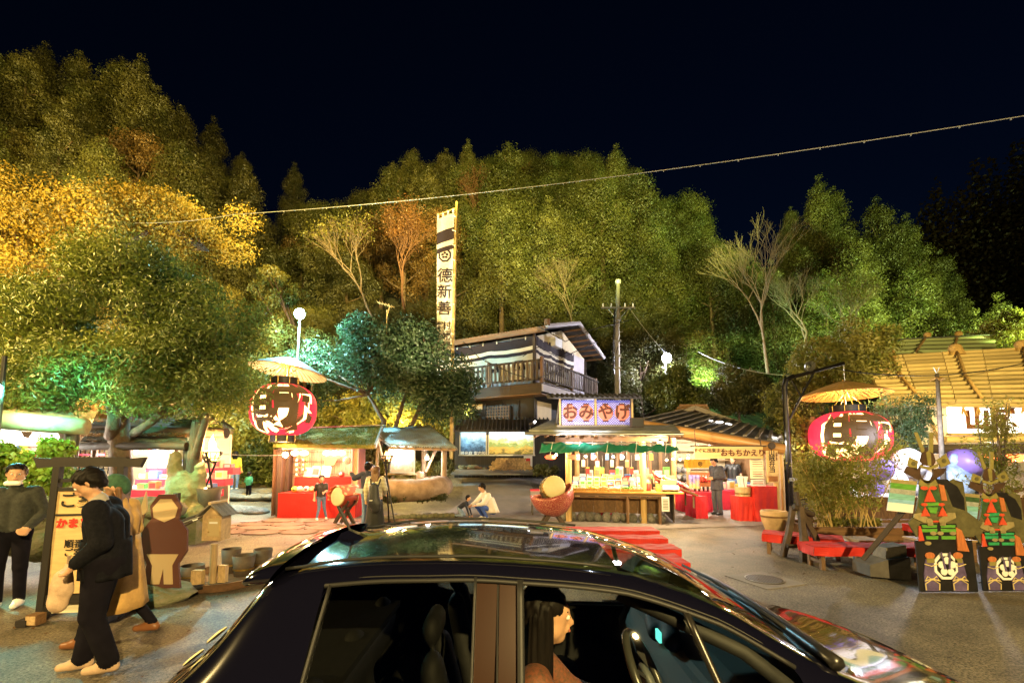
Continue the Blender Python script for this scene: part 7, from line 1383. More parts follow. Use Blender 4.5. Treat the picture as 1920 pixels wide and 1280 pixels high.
# ================================================================ people: implicit surfaces meshed by surface nets
STAND = dict(pel=(0,.0,.93), ch=(0,.01,1.26), nk=(0,.0,1.44), hd=(0,-.02,1.60), sL=(.18,0,1.39), eL=(.24,.03,1.13), wL=(.25,-.03,.88), sR=(-.18,0,1.39), eR=(-.24,.03,1.13), wR=(-.25,-.03,.88),
             hL=(.085,0,.90), kL=(.10,-.02,.49), aL=(.10,.02,.08), hR=(-.085,0,.90), kR=(-.10,-.02,.49), aR=(-.10,.02,.08), fd=(0,-1,0), tL=None, tR=None)
def person(label, c, height, yaw, pose=None, top=None, bottom=None, shoes=None, vox=.012, sleeve=1.0, skirt=None, coat=None, hairm=hair, hairlen=0, headyaw=0, headpitch=0, slim=1.0, legw=1.0, child=False, extra=(), face=True, name='person', skinm=skin, cap=None, collar=None, hem=.86):
    J = dict(STAND); J.update(pose or {}); J = {a: (Vector(b) if b is not None else None) for a, b in J.items()}
    S_ = height/1.72; t = thing(name, label, 'person', c, yaw); t.scale = (S_, S_, S_)
    top = top or mat('navy_jacket', (.02,.025,.045), .8, noise=(12,.3), bump=(16,.5,.01)); bottom = bottom or mat('denim', (.09,.14,.26), .85, noise=(20,.25), bump=(14,.5,.01)); shoes = shoes or white_paint
    mats = [skinm, top, bottom, shoes, collar or top]; w = slim; pr = []
    hs = 1.22 if child else 1.0
    def cap_(a, b, r0, r1, m, s=None): pr.append((tuple(a), tuple(b), r0, r1, m, s))
    sx = (J['sL']-J['sR']).normalized()
    for sg in (-1, 1):
        cap_(J['pel']+sx*sg*.062*w, J['ch']+sx*sg*.075*w, .112*w, .118*w, 1); cap_(J['ch']+sx*sg*.075*w, J['sL' if sg > 0 else 'sR']-sx*sg*.05, .11*w, .070, 1)
        cap_(J['pel']+sx*sg*.065*w-Vector((0,0,.04)), J['pel']+sx*sg*.07*w-Vector((0,0,.02)), .115*w, .115*w, 2)
    cap_(J['ch']+(J['nk']-J['ch'])*.55, J['nk'], .085, .058, 1); cap_(J['nk'], J['hd']-Vector((0,0,.03)), .050, .052, 0); cap_(J['nk']-Vector((0,0,.015)), J['nk']+Vector((0,0,.015)), .066, .060, 4)
    for s_ in 'LR':
        sh, el, wr = J['s'+s_], J['e'+s_], J['w'+s_]; rs = sleeve
        cap_(sh, el, .062*rs, .052*rs, 1); cap_(el, wr, .050*rs, .038*rs, 1 if rs > .8 else 0)
        if rs <= .8: cap_(sh, sh.lerp(el, .7), .066, .060, 1)
        d = (wr-el).normalized(); tgt = J['t'+s_]; d = (tgt-wr).normalized() if tgt is not None else (d+Vector((0,-.15,-.2))).normalized(); side = d.cross(Vector((0,1,.2))).normalized() if abs(d.y) < .9 else Vector((1,0,0)); nrm = d.cross(side)
        cap_(wr, wr+d*.03, .030, .030, 0); [cap_(wr+d*.03+side*q, wr+d*.085+side*q*1.2, .018, .015, 0) for q in (-.02, 0, .02)]
        for q, L in ((-.030,.055),(-.010,.068),(.010,.064),(.029,.050)):
            m_ = wr+d*.09+side*q*1.15; cap_(m_, m_+d*L*.55+nrm*.006, .0095, .0085, 0); cap_(m_+d*L*.55+nrm*.006, m_+d*L*.95+nrm*.022, .0085, .007, 0)
        th = wr+d*.045-side*.03; cap_(th, th+d*.035-side*.028, .012, .010, 0); cap_(th+d*.035-side*.028, th+d*.062-side*.026, .010, .008, 0)
        hp, kn, an = J['h'+s_], J['k'+s_], J['a'+s_]; lw = legw
        cap_(hp, kn, .088*lw, .062*lw, 2); cap_(kn, an+Vector((0,0,.03)), .060*lw, .044*lw*(1.15 if lw > 1 else 1), 2)
        fd = J['fd'].normalized(); cap_(an-Vector((0,0,.03))-fd*.035, an-Vector((0,0,.035))+fd*.14, .042, .034, 3, (1,1,1)); cap_(an, an-Vector((0,0,.02))+fd*.06, .044, .042, 3)
    hd = J['hd']; Rh = (Matrix.Rotation(headyaw, 3, 'Z')@Matrix.Rotation(headpitch, 3, 'X')); H_ = lambda x, y, z: hd+Rh@Vector((x, y, z))*hs
    def hcap(a, b, r0, r1, m, s=None): cap_(H_(*a), H_(*b), r0*hs, r1*hs, m, s)
    hcap((0,.022,.035),(0,-.018,.03), .083,.076,0); hcap((0,-.03,-.02),(0,-.045,-.075), .055,.034,0); hcap((-.03,-.02,-.04),(.03,-.02,-.04), .043,.043,0)
    hcap((0,-.088,.018),(0,-.108,-.022), .009,.013,0); hcap((-.03,-.082,.035),(.03,-.082,.035), .011,.011,0); hcap((-.013,-.088,-.050),(.013,-.088,-.050), .009,.009,0)
    for sg in (-1, 1): hcap((sg*.082,.012,.02),(sg*.082,.012,-.012), .013,.010,0, None)
    V, Fq, mi = sdf_mesh(pr, vox, .022 if not child else .018); link('body', npmesh('body', V, Fq, mats, mi, True), t)
    # hair
    if cap is None:
        hp_ = [(H_(0,.030,.048), H_(0,.006,.052), .099*hs, .094*hs, 0), (H_(0,.040,-.005), H_(0,.040,.02), .086*hs, .092*hs, 0)]; hp_ = [(tuple(a), tuple(b_), r0, r1, m) for a, b_, r0, r1, m in hp_]
        V, Fq, mi = sdf_mesh(hp_, vox*.7, .02); C_ = (V[Fq].mean(1)-np.array(hd))@np.array(Rh)/hs; th_ = np.interp(C_[:,1]+.012*np.sin(C_[:,0]*160), [-.14,-.07,-.03,.012,.05], [.078,.070,.020,-.012,-.072]); Fq = Fq[C_[:,2] > th_]
        nrm_ = V-V.mean(0); V = V+nrm_*(.035*np.sin(V[:,:1]*130+V[:,1:2]*90)*np.sin(V[:,2:]*70))+np.sin(V[:,[2,0,1]]*[95,120,80])*.0018; link('hair', npmesh('hair', V, Fq, hairm, None, True), t)
    if cap is None and hairlen:
        hp_ = []
        if hairlen:
            for q in (-.065,-.035,0,.035,.065): hp_.append((H_(q,.05,.02), Vector((H_(q,.05,.02).x*1.0+q*.2, H_(q,.05,.02).y+.045, hd.z-hairlen)), .040*hs, .026, 0))
            for q in (-.080,.080): hp_ += [(H_(q*.9,.01,.06), Vector((H_(q,.0,0).x, H_(q,-.01,0).y+.015, hd.z-hairlen*.8)), .034*hs, .020, 0), (H_(q*.7,.03,.06), Vector((H_(q,.03,0).x, H_(q,.04,0).y+.02, hd.z-hairlen*.9)), .040*hs, .026, 0)]
        hp_ = [(tuple(a), tuple(b_), r0, r1, m) for a, b_, r0, r1, m in hp_]; V, Fq, mi = sdf_mesh(hp_, vox*.8, .02)
        cr = np.random.default_rng(int(abs(V[0,0])*1e5) % 999); V = V+np.stack([np.sin(V[:,0]*240+V[:,1]*190), np.sin(V[:,0]*210+V[:,1]*260), 0*V[:,2]], 1)*.0028; link('hair', npmesh('hair', V, Fq, hairm, None, True), t)
    if cap is not None:
        hp_ = [(H_(0,.02,.06), H_(0,-.0,.075), .094*hs, .088*hs, 0), (H_(0,.045,.0), H_(0,.045,.03), .082*hs, .085*hs, 0)]; V, Fq, mi = sdf_mesh([(tuple(a), tuple(b_), r0, r1, m) for a, b_, r0, r1, m in hp_], vox*.8, .02); link('knitted_hat', npmesh('hat', V, Fq, cap, None, True), t)
        hp_ = [(H_(q,.05,-.01), Vector((H_(q,.05,0).x, H_(q,.06,0).y+.01, hd.z-.19)), .034, .022, 0) for q in (-.06,-.02,.02,.06)]; V, Fq, mi = sdf_mesh([(tuple(a), tuple(b_), r0, r1, m) for a, b_, r0, r1, m in hp_], vox*.8, .02); link('hair', npmesh('hair', V, Fq, hairm, None, True), t)
    if face:
        for sg in (-1, 1):
            e = pball('eye', t, H_(sg*.031,-.086,.012), .0115*hs, white_print); pball('iris', e, (0,0,0), .1, ink); e2 = e.children[0]; e2.location = (Rh@Vector((0,-.75,0))); e2.scale = (.5,.5,.5)
            pbeam('eyebrow', t, H_(sg*.014,-.095,.036), H_(sg*.046,-.085,.038), .005, .006, hairm)
        pbeam('lips', t, H_(-.019,-.0965,-.050), H_(.019,-.0965,-.050), .006, .009, mat('lip', (.42,.13,.10), .5))
    # skirts and coats: flared shells hung from the waist
    def shell(name, z0, z1, r0, r1, m, cx=0, cy=0, open_=0.0, fold=.012, sc=(1,.8), ctop=(0,0)):
        mb = MB(); vs = []; N, K = 40, 8
        for j in range(K+1):
            v = j/K
            for i in range(N): a = 2*math.pi*i/N; r_ = r0+(r1-r0)*v+fold*math.sin(a*9+v)*v; vs.append((ctop[0]*(1-v)+cx*v+r_*math.cos(a)*sc[0], ctop[1]*(1-v)+cy*v+r_*math.sin(a)*sc[1], z0+(z1-z0)*v))
        mb.add(vs, [(j*N+i, j*N+(i+1) % N, (j+1)*N+(i+1) % N, (j+1)*N+i) for j in range(K) for i in range(N)]); return mb.build(name, m, t, smooth=True, solid=.008)
    if skirt: shell('skirt', *skirt)
    if coat: shell('coat_skirt', *coat)
    for (nm, prs, m, v_) in extra:
        V, Fq, mi = sdf_mesh(prs, v_, .02); link(nm, npmesh(nm, V, Fq, m, None, True), t)
    return t
blacktop = mat('black_sweater', (.008,.008,.011), .95, spec=.1, noise=(40,.4), bump=(50,.5,.004)); blackpants = mat('black_trousers', (.007,.006,.010), .95, spec=.1, noise=(8,.3), bump=(9,.7,.012))
beige_shoe = mat('beige_suede', (.50,.34,.22), .7, noise=(20,.15)); tanc = mat('tan_coat_cloth', (.50,.30,.10), .85, noise=(12,.2), bump=(14,.5,.01)); grey_skin = None
# man in black, foreground
bq = G(148,1258)
B_ = person('man in oversized black sweater and trousers with beige shoes, looking down by the torii-shaped signboard', (bq.x+.15, bq.y+.0, 0), 1.75, R(-62),
  dict(pel=(0,.03,.93), ch=(0,.0,1.24), nk=(0,-.06,1.42), hd=(0,-.13,1.565), sL=(.185,-.03,1.36), sR=(-.185,-.03,1.36), eR=(-.24,.02,1.10), wR=(-.18,-.14,.94), eL=(.24,.03,1.10), wL=(.18,-.12,.95), kL=(.10,-.03,.49), aL=(.11,.10,.09), kR=(-.10,-.06,.49), aR=(-.10,-.12,.08)),
  top=blacktop, bottom=blackpants, shoes=beige_shoe, vox=.009, sleeve=1.45, headpitch=R(32), slim=1.16, legw=1.38, collar=mat('grey_collar', (.35,.32,.28), .8), coat=(1.10,.78,.19,.195,blacktop,0,.02,0,.014,(1,.85),(0,.01)))
# beige shoes, tote bag in his hands
t = thing('tote_bag', 'pale crumpled cloth tote bag carried by the man in black', 'bag', (bq.x-.13, bq.y-.03, .88)); V, Fq, mi = sdf_mesh([((0,0,0),(-.03,0,-.18),.035,.09,0,(1,.5,1)), ((-.05,0,-.1),(-.07,0,-.30),.07,.085,0,(1,.6,1))], .012, .03); link('bag', npmesh('bag', V, Fq, mat('tote_cloth', (.52,.36,.24), .8, noise=(6,.3), bump=(10,.9,.02)), None, True), t); pcyl('handle', t, (0,0,.1), (0,0,-.05), .012, mat('tote_cloth', (.5,.4,.3), .8))
bq = G(212,1205)
person('woman in a green knitted hat and long tan coat walking behind the man in black', (bq.x, bq.y, 0), 1.64, R(-75), dict(kL=(.08,-.15,.50), aL=(.08,-.24,.08), kR=(-.08,.08,.47), aR=(-.08,.30,.14), wL=(.2,-.15,.95), wR=(-.2,-.15,.95), hd=(0,-.06,1.58), nk=(0,-.02,1.43)),
  top=tanc, bottom=blackpants, shoes=mat('brown_leather', (.20,.08,.03), .4), vox=.011, sleeve=1.25, cap=mat('green_knit', (.03,.09,.05), .9, noise=(30,.3), bump=(40,.8,.005)), coat=(1.10,.36,.19,.31,tanc), headpitch=R(15), hairm=hair_brown)
bq = G(8,1140)
person('man in a dark sweater with a white mask pulled under his chin beside the ivy', (bq.x+.02, bq.y, 0), 1.72, R(28), dict(eR=(-.27,.02,1.12), wR=(-.16,-.22,1.02), eL=(.26,.03,1.12), wL=(.2,-.18,.98)), top=mat('charcoal_sweater', (.03,.032,.026), .9, noise=(30,.4), bump=(40,.5,.004)), bottom=blackpants, shoes=white_paint, vox=.010, sleeve=1.2, legw=1.1, headyaw=R(15),
  extra=[('chin_mask', [((-.05,-.10,1.50),(.05,-.10,1.50),.030,.030,0),((-.05,-.07,1.515),(-.075,.0,1.56),.012,.008,0),((.05,-.07,1.515),(.075,.0,1.56),.012,.008,0)], white_print, .008)])
# woman with backpack and the pointing companion
stripe = bpy.data.materials.new('striped_sweater'); stripe.use_nodes = True; n = stripe.node_tree.nodes; l = stripe.node_tree.links; b = n['Principled BSDF']; tc = n.new('ShaderNodeTexCoord'); wv_ = n.new('ShaderNodeTexWave'); wv_.bands_direction = 'Z'; wv_.inputs['Scale'].default_value = 9; l.new(tc.outputs['Object'], wv_.inputs['Vector']); r = n.new('ShaderNodeValToRGB'); r.color_ramp.interpolation = 'CONSTANT'; r.color_ramp.elements[0].color = (.62,.55,.36,1); r.color_ramp.elements[1].position = .68; r.color_ramp.elements[1].color = (.05,.05,.045,1); l.new(wv_.outputs['Fac'], r.inputs[0]); l.new(r.outputs[0], b.inputs['Base Color'])
bq = G(702,1001)
bl_cloth = mat('black_skirt_cloth', (.012,.012,.012), .85, noise=(7,.4), bump=(9,.6,.02))
W_ = person('woman with long brown hair, striped sweater and long black skirt seen from behind', (bq.x, bq.y, 0), 1.56, R(176), dict(eR=(-.25,-.02,1.14), wR=(-.17,-.22,1.02), eL=(.25,.0,1.12)), top=stripe, bottom=skin, shoes=mat('tan_sandal', (.4,.25,.15), .6), sleeve=1.25, hairm=hair_brown, hairlen=.34, skirt=(1.0,.16,.165,.25,bl_cloth))
t = thing('backpack', 'black drawstring backpack worn by the woman with long brown hair', 'backpack', (bq.x+.02, bq.y-.20, .0)); V, Fq, mi = sdf_mesh([((0,0,1.08),(0,0,.78),.11,.15,0,(1,.55,1)),((.05,.0,.70),(.06,0,.62),.14,.12,0,(1,.55,1))], .013, .03); link('bag', npmesh('bag', V, Fq, mat('black_nylon', (.014,.014,.016), .5, bump=(9,.9,.02)), None, True), t); [pcyl('strap', t, (s_*.08,.06,1.10), (s_*.12,.14,1.28), .018, blackp) for s_ in (-1,1)]; pc('patch', t, (-.03,-.09,.80), (.07,.01,.012), white_print)
bq = G(682,998)
person('person in navy sweater and jeans pointing with one arm, behind the woman with the backpack', (bq.x-.02, bq.y+.28, 0), 1.66, R(150), dict(sR=(-.18,0,1.38), eL=(.42,.06,1.30), wL=(.60,.0,1.40), tL=(.75,-.02,1.46), hd=(0,-.03,1.58)), sleeve=1.35, legw=1.12, shoes=blackp)
t = thing('held_paper', 'pale blue paper held in the hand beside the jeans of the pointing person', 'paper', (bq.x-.13, bq.y+.0, .98)); pc('sheet', t, (0,0,0), (.16,.02,.12), mat('pale_blue_paper', (.5,.65,.72), .6), (.3,.2,.4))
# child at the red counter
bq = G(598,975)
person('boy in a black shirt and jeans leaning against the red front counter beside the drum', (bq.x, bq.y+.1, 0), 1.22, R(30), dict(pel=(0,0,.90), kL=(.12,-.05,.48), aL=(.20,-.06,.08), kR=(-.08,-.1,.48), aR=(-.16,-.2,.08), eL=(.22,-.08,1.16), wL=(.10,-.17,1.1)), top=blackp, child=True, sleeve=.7)
bq = G(438,921, .35)
person('long-haired girl in a yellow sweater and jeans standing on the stone ledge facing the bushes', (P(440,900,17.3).x, 17.3, gzf(-10.5,17.3)+.12), 1.42, R(190), None, top=mat('yellow_sweater', (.62,.50,.06), .85), hairlen=.2, legw=1.15)
pq = P(465,940,16.2); person('small child in a green shirt, dark trousers and orange shoes by the stone ledge', (pq.x, 16.2, gzf(pq.x,16.2)), 1.0, R(170), dict(wL=(.1,-.15,1.1), wR=(-.1,-.15,1.1)), top=mat('green_shirt', (.02,.16,.10), .8), bottom=blackpants, shoes=mat('orange_shoe', (.7,.22,.08), .5), child=True)
# crawling toddler and squatting woman
pq = G(868,970); person('toddler in a dark printed jacket crawling on the concrete path towards the squatting woman', (pq.x, pq.y, gzf(pq.x,pq.y)), .95, R(75),
  dict(pel=(0,.20,.52), ch=(0,-.08,.72), nk=(0,-.22,.84), hd=(0,-.30,1.02), sL=(.15,-.16,.78), sR=(-.15,-.16,.78), eL=(.19,-.30,.48), wL=(.17,-.42,.14), eR=(-.19,-.30,.48), wR=(-.17,-.42,.14), hL=(.10,.20,.46), kL=(.14,-.02,.12), aL=(.13,.36,.09), hR=(-.10,.20,.46), kR=(-.14,.02,.12), aR=(-.13,.38,.09), fd=(0,-.4,-.2)), bottom=mat('light_denim', (.25,.35,.5), .8), shoes=blackp, child=True)
pq = G(912,974); cream_top = mat('cream_blouse', (.68,.62,.55), .8, noise=(4,.12), bump=(8,.7,.015))
person('woman in a loose cream blouse and blue trousers squatting beside the crawling toddler', (pq.x, pq.y, gzf(pq.x,pq.y)), 1.62, R(-58),
  dict(pel=(0,.20,.30), ch=(0,.04,.60), nk=(0,-.08,.80), hd=(0,-.16,.95), sL=(.18,-.04,.74), sR=(-.18,-.04,.74), eL=(.24,-.22,.52), wL=(.18,-.40,.48), eR=(-.24,-.22,.52), wR=(-.16,-.40,.46), hL=(.09,.18,.28), kL=(.15,-.26,.42), aL=(.12,-.06,.08), hR=(-.09,.18,.28), kR=(-.15,-.26,.42), aR=(-.12,-.06,.08)), top=cream_top, bottom=mat('blue_trousers', (.04,.09,.38), .8), sleeve=1.3,
  coat=(.66,.22,.19,.25,cream_top,0,.16,0,.02,(1,.95),(0,.04)), headyaw=R(-10), headpitch=R(20))
# customers of the takeaway
pq = G(1346,965); person('man in dark grey jacket and trousers reading a paper slip at the takeaway entrance', (pq.x, pq.y, 0), 1.76, R(-70), dict(hd=(0,-.08,1.58), nk=(0,-.03,1.43), eL=(.22,.05,1.13), wL=(.10,-.20,1.10), eR=(-.22,.05,1.13), wR=(-.08,-.20,1.10)), top=mat('dark_grey_jacket', (.045,.045,.06), .8, noise=(8,.3), bump=(9,.7,.015)), bottom=mat('dark_grey_trousers', (.06,.06,.07), .8, bump=(9,.7,.012)), shoes=blackp, sleeve=1.25, headpitch=R(25), legw=1.2, coat=(1.0,.74,.17,.19,mat('dark_grey_jacket', (.04,.04,.05), .8)))
t = thing('paper_slip', 'white slip of paper held by the man in the dark grey jacket', 'paper', (pq.x-.28, pq.y-.02, 1.12)); pc('sheet', t, (0,0,0), (.16,.12,.01), white_print, (.3,.2,0))
pq = G(1377,948); person('man in a black shirt and jeans standing inside the takeaway building behind the menu boards', (pq.x, pq.y, 0), 1.76, R(-30), dict(eR=(-.32,-.02,1.2), wR=(-.42,-.16,1.08)), top=blackp, sleeve=.75, headyaw=R(-20), legw=1.1)
# visitors by the inflatables
pq = P(1850,950,14.0); person('person in a violet jacket behind the blue and white heap', (pq.x, 14.0, 0), 1.7, R(160), None, top=mat('violet_jacket', (.10,.04,.28), .7), sleeve=1.2)
pq = P(1893,950,13.6); person('person in a loose white shirt at the far east edge, beside the one in violet', (pq.x, 13.6, 0), 1.72, R(20), None, top=white_paint, sleeve=1.3)
# ================================================================ the dark hatchback in front
CAR = thing('parked_car', 'glossy black hatchback with orange-lit door pillars parked across the foreground', 'car', (0, 2.32, 0))
paint = mat('black_car_paint', (.003,.003,.008), .10, coat=1.0, spec=.6); trim = mat('satin_black_trim', (.012,.011,.010), .35, noise=(60,.2)); rubber = mat('window_rubber', (.008,.008,.008), .6); chrome = mat('chrome_trim', (.6,.6,.6), .15, 1.0)
pillar = mat('pillar_orange_sheen', (.022,.008,.003), .24, spec=.3); cglass = glassmat('car_glass', (.86,.88,.84)); dglass = glassmat('privacy_glass', (.42,.43,.40)); inter = mat('dark_interior', (.018,.018,.018), .7, noise=(20,.3)); dash_m = mat('dashboard_top', (.16,.155,.13), .85, bump=(90,.4,.003))  # orange lamp reflection put into the pillar's base colour
def ip(x, xs_, ys_): return float(np.interp(x, xs_, ys_))
# profile curves against x (car local; rear is -x)
XS = [-1.98,-1.93,-1.80,-1.68,-1.56,-1.40,-1.25,-1.12,-1.0,-.86,-.70,-.5,-.3,-.1,.05,.15,.3,.45,.60,.75,.9,1.05,1.2,1.35,1.5,1.65,1.80,1.92,1.98]
def smooth_ip(x, X_, Y__):
    X_ = np.array(X_); Y__ = np.array(Y__); i = int(np.clip(np.searchsorted(X_, x)-1, 0, len(X_)-2)); h = X_[i+1]-X_[i]; u = (x-X_[i])/h; m = np.gradient(Y__, X_)
    return float((2*u**3-3*u**2+1)*Y__[i]+(u**3-2*u**2+u)*h*m[i]+(-2*u**3+3*u**2)*Y__[i+1]+(u**3-u**2)*h*m[i+1])
zr = lambda x: smooth_ip(x, [-1.98,-1.90,-1.72,-1.55,-1.40,-1.15,-.8,-.4,0,.3,.6,.9,1.15,1.35,1.6,1.8,1.92,1.98], [.62,.88,1.03,1.20,1.345,1.40,1.43,1.44,1.435,1.395,1.29,1.15,1.03,.945,.87,.80,.70,.58])
zc = lambda x: smooth_ip(x, [-1.98,-1.90,-1.72,-1.55,-1.42,-1.15,-.8,-.4,0,.3,.6,.9,1.15,1.35,1.6,1.8,1.92,1.98], [.64,.90,1.06,1.235,1.405,1.440,1.465,1.473,1.462,1.428,1.34,1.20,1.08,.985,.905,.83,.72,.60])
yr = lambda x: smooth_ip(x, [-1.98,-1.8,-1.5,-1.0,-.4,.2,.6,1.0,1.3,1.7,1.98], [.58,.60,.55,.545,.56,.56,.585,.63,.68,.62,.46])
ws = lambda x: smooth_ip(x, [-1.98,-1.85,-1.6,-1.2,-.6,.2,.9,1.5,1.8,1.98], [.66,.76,.81,.83,.84,.84,.83,.80,.72,.56])
zb = lambda x: smooth_ip(x, [-1.98,-1.6,-1.2,-.6,0,.6,1.2,1.7,1.98], [.80,1.04,1.04,.94,.875,.85,.86,.78,.60])
def sect(x):
    b_, r_, c_ = min(zb(x), zr(x)-.015), zr(x), zc(x); w = ws(x); y = yr(x); tp = max(r_-.048, b_+.006)
    def gl(z): u = (z-b_)/max(r_-b_, .02); return (w-.03)+(y-(w-.03))*u**1.15
    pts = [(w-.06,.20),(w,.34),(w+.012,.62),(w,b_-.10 if b_ > .5 else b_*.9),(w-.012,b_-.01),(gl(b_+.01),b_+.01)]
    for u in (.25,.5,.75,1.0): z = b_+.01+(tp-b_-.01)*u; pts.append((gl(z), z))
    pts += [(y+.012, r_-.02), (y-.02, r_+.004)]
    for u in (.12,.3,.5,.75,1.0): yy = (y-.02)*(1-u); pts.append((yy, r_+.004+(c_-r_-.004)*math.sin(u*math.pi/2)**.8))
    return pts
secs = [sect(x) for x in XS]; NP = len(secs[0]); WF0, WF1 = 5, 9
REAR_Q0, BP0, BP1, FR = -1.06, -.30, .02, .98      # window limits along x
allp = [zone_ for zone_ in ()]
def P3(i, j, s): y, z = secs[i][j]; return (XS[i], s*y, z)
body = MB(); XW = [(-1.0,-.5+.0), (.15,.9)]
def is_win(i, j):
    xm = (XS[i]+XS[i+1])/2; return WF0 <= j < WF1 and ((-.86 > xm > -1.0) or (-.86 <= xm < -.3) or (-.3 <= xm < -.1) or (.05 <= xm < .9))
def is_wind(i, j): xm = (XS[i]+XS[i+1])/2; return (j >= 12 and .3 < xm < 1.2)
def is_rearw(i, j): xm = (XS[i]+XS[i+1])/2; return (j >= 12 and -1.80 < xm < -1.40)
gl_side = {}; wsh = MB(); rw = MB(); bp_ = MB(); bp2 = MB(); g1 = MB(); g2 = MB(); g3 = MB(); g4 = MB()
for i in range(len(XS)-1):
    for j in range(NP-1):
        for s in (-1, 1):
            q = [P3(i,j,s), P3(i+1,j,s), P3(i+1,j+1,s), P3(i,j+1,s)]; f = (0,1,2,3) if s < 0 else (3,2,1,0); xm = (XS[i]+XS[i+1])/2
            if is_wind(i, j): wsh.add(q, [f])
            elif is_rearw(i, j): rw.add(q, [f])
            elif is_win(i, j): ((g1 if s < 0 else g3) if xm < -.1 else (g2 if s < 0 else g4)).add(q, [f])
            elif WF0 <= j < WF1 and -.1 <= xm < .05: (bp_ if s < 0 else bp2).add(q, [f])
            else: body.add(q, [f])
for i, rv in ((0, 1), (len(XS)-1, 0)):
    for s in (-1, 1):
        idx = [P3(i,j,s) for j in range(NP)]+[(XS[i],0,secs[i][NP-1][1]), (XS[i],0,.2)]; body.add(idx, [tuple(range(len(idx)))])
body.add([(-1.9,-.7,.2),(1.9,-.7,.2),(1.9,.7,.2),(-1.9,.7,.2)], [(0,1,2,3)])
import bmesh
def weld(o, d=.0008):
    bm = bmesh.new(); bm.from_mesh(o.data); bmesh.ops.remove_doubles(bm, verts=bm.verts, dist=d); bmesh.ops.recalc_face_normals(bm, faces=bm.faces); bm.to_mesh(o.data); bm.free(); return o
def sub(o, n_=2): m = o.modifiers.new('smooth', 'SUBSURF'); m.levels = n_; m.render_levels = n_; return o
bo = weld(body.build('body', paint, CAR, smooth=True)); sub(bo, 2)
w1 = weld(wsh.build('windshield', cglass, CAR, smooth=True)); w2 = weld(rw.build('rear_window', dglass, CAR, smooth=True)); w3 = weld(g1.build('rear_door_glass', dglass, CAR, smooth=True)); w4 = weld(g2.build('front_door_glass', cglass, CAR, smooth=True)); bpo = weld(bp_.build('door_pillar', pillar, CAR, smooth=True)); w5 = weld(g3.build('rear_door_glass', dglass, CAR, smooth=True)); w6 = weld(g4.build('front_door_glass', cglass, CAR, smooth=True)); bpq = weld(bp2.build('door_pillar', pillar, CAR, smooth=True))
for o_ in (w1, w2, w3, w4, w5, w6, bpo, bpq): sub(o_, 2).modifiers[0].boundary_smooth = 'PRESERVE_CORNERS'
def side_pt(x, u, s, off=.008):     # u: 0 belt .. 1 top of glass
    b_, r_ = min(zb(x), zr(x)-.015), zr(x); tp = max(r_-.048, b_+.006); z = b_+.01+(tp-b_-.01)*u; w = ws(x); y = yr(x); k = (z-b_)/max(r_-b_, .02); return Vector((x, s*((w-.03)+(y-(w-.03))*k**1.15+off), z))
def body_pt(x, z, s, off=.004): w = ws(x); return Vector((x, s*(w+.012*(1-abs(z-.6)/.4)+off), z))
for s in (-1, 1):
    # window surrounds, door seams, pillar covers, belt moulding
    def rubberline(nm, pts, r_, m): mb = MB(); mb.tube(pts, r_, 6); return mb.build(nm, m, CAR, smooth=True)
    rubberline('window_seal', [side_pt(x, 1.0, s) for x in np.linspace(-.99,.88,40)], .009, rubber); rubberline('belt_moulding', [side_pt(x, 0, s, .012) for x in np.linspace(-1.0,.98,40)], .010, trim)
    rubberline('window_seal', [side_pt(-.99+.03*u, u, s) for u in np.linspace(0,1,8)], .010, rubber)
    rubberline('quarter_divider', [side_pt(.62-.13*u, u, s, .004) for u in np.linspace(0,1,8)], .012, trim)
    rubberline('door_seam', [side_pt(-.02, u, s, .003) for u in np.linspace(0,1,10)]+[body_pt(-.02, z, s, .002) for z in (.9,.7,.5,.34)], .004, rubber)
    for x_ in (-.108,.056): rubberline('pillar_edge', [side_pt(x_, u, s, .012) for u in np.linspace(-.03,1.02,10)], .009, rubber)
    rubberline('roof_moulding', [Vector((x, s*(yr(x)-.045), zr(x)+.022)) for x in np.linspace(-1.28,.28,30)], .007, rubber)
    rubberline('door_seam', [Vector((x, s*(yr(x)+.018), zr(x)-.035)) for x in np.linspace(-1.05,.95,40)], .0035, rubber)
    rubberline('front_door_seam', [side_pt(1.0, 0, s, .003)]+[body_pt(.98, z, s, .002) for z in (.8,.6,.4)], .004, rubber)
    rubberline('fender_seam', [Vector((x, s*(ws(x)-.03), zb(x)+.02)) for x in np.linspace(1.06,1.7,14)], .004, rubber)
    for wx in (-1.22, 1.25):
        wl = MB(); wl.tube([(wx, s*.64,.30),(wx, s*.84,.30)], .30, 28); wo = wl.build('wheel', mat('tyre_rubber', (.02,.02,.02), .8), CAR); rm = MB(); rm.tube([(wx, s*.80,.30),(wx, s*.852,.30)], .19, 20); rm.build('rim', steel, wo)
    pc('door_handle', CAR, (-.30, s*.862, .88), (.18,.03,.03), paint); pc('door_handle', CAR, (.55, s*.862, .85), (.18,.03,.03), paint)
    tl_ = MB(); tl_.ball((-1.83, s*.70, .90), (.10,.06,.17), 14); tl_.build('tail_light', mat('tail_light_red', (.35,.01,.01), .15, coat=1), CAR, smooth=True); hl = MB(); hl.ball((1.72, s*.62, .70), (.20,.10,.08), 14); hl.build('headlight', glassmat('headlight_glass', (.8,.8,.8)), CAR, smooth=True)
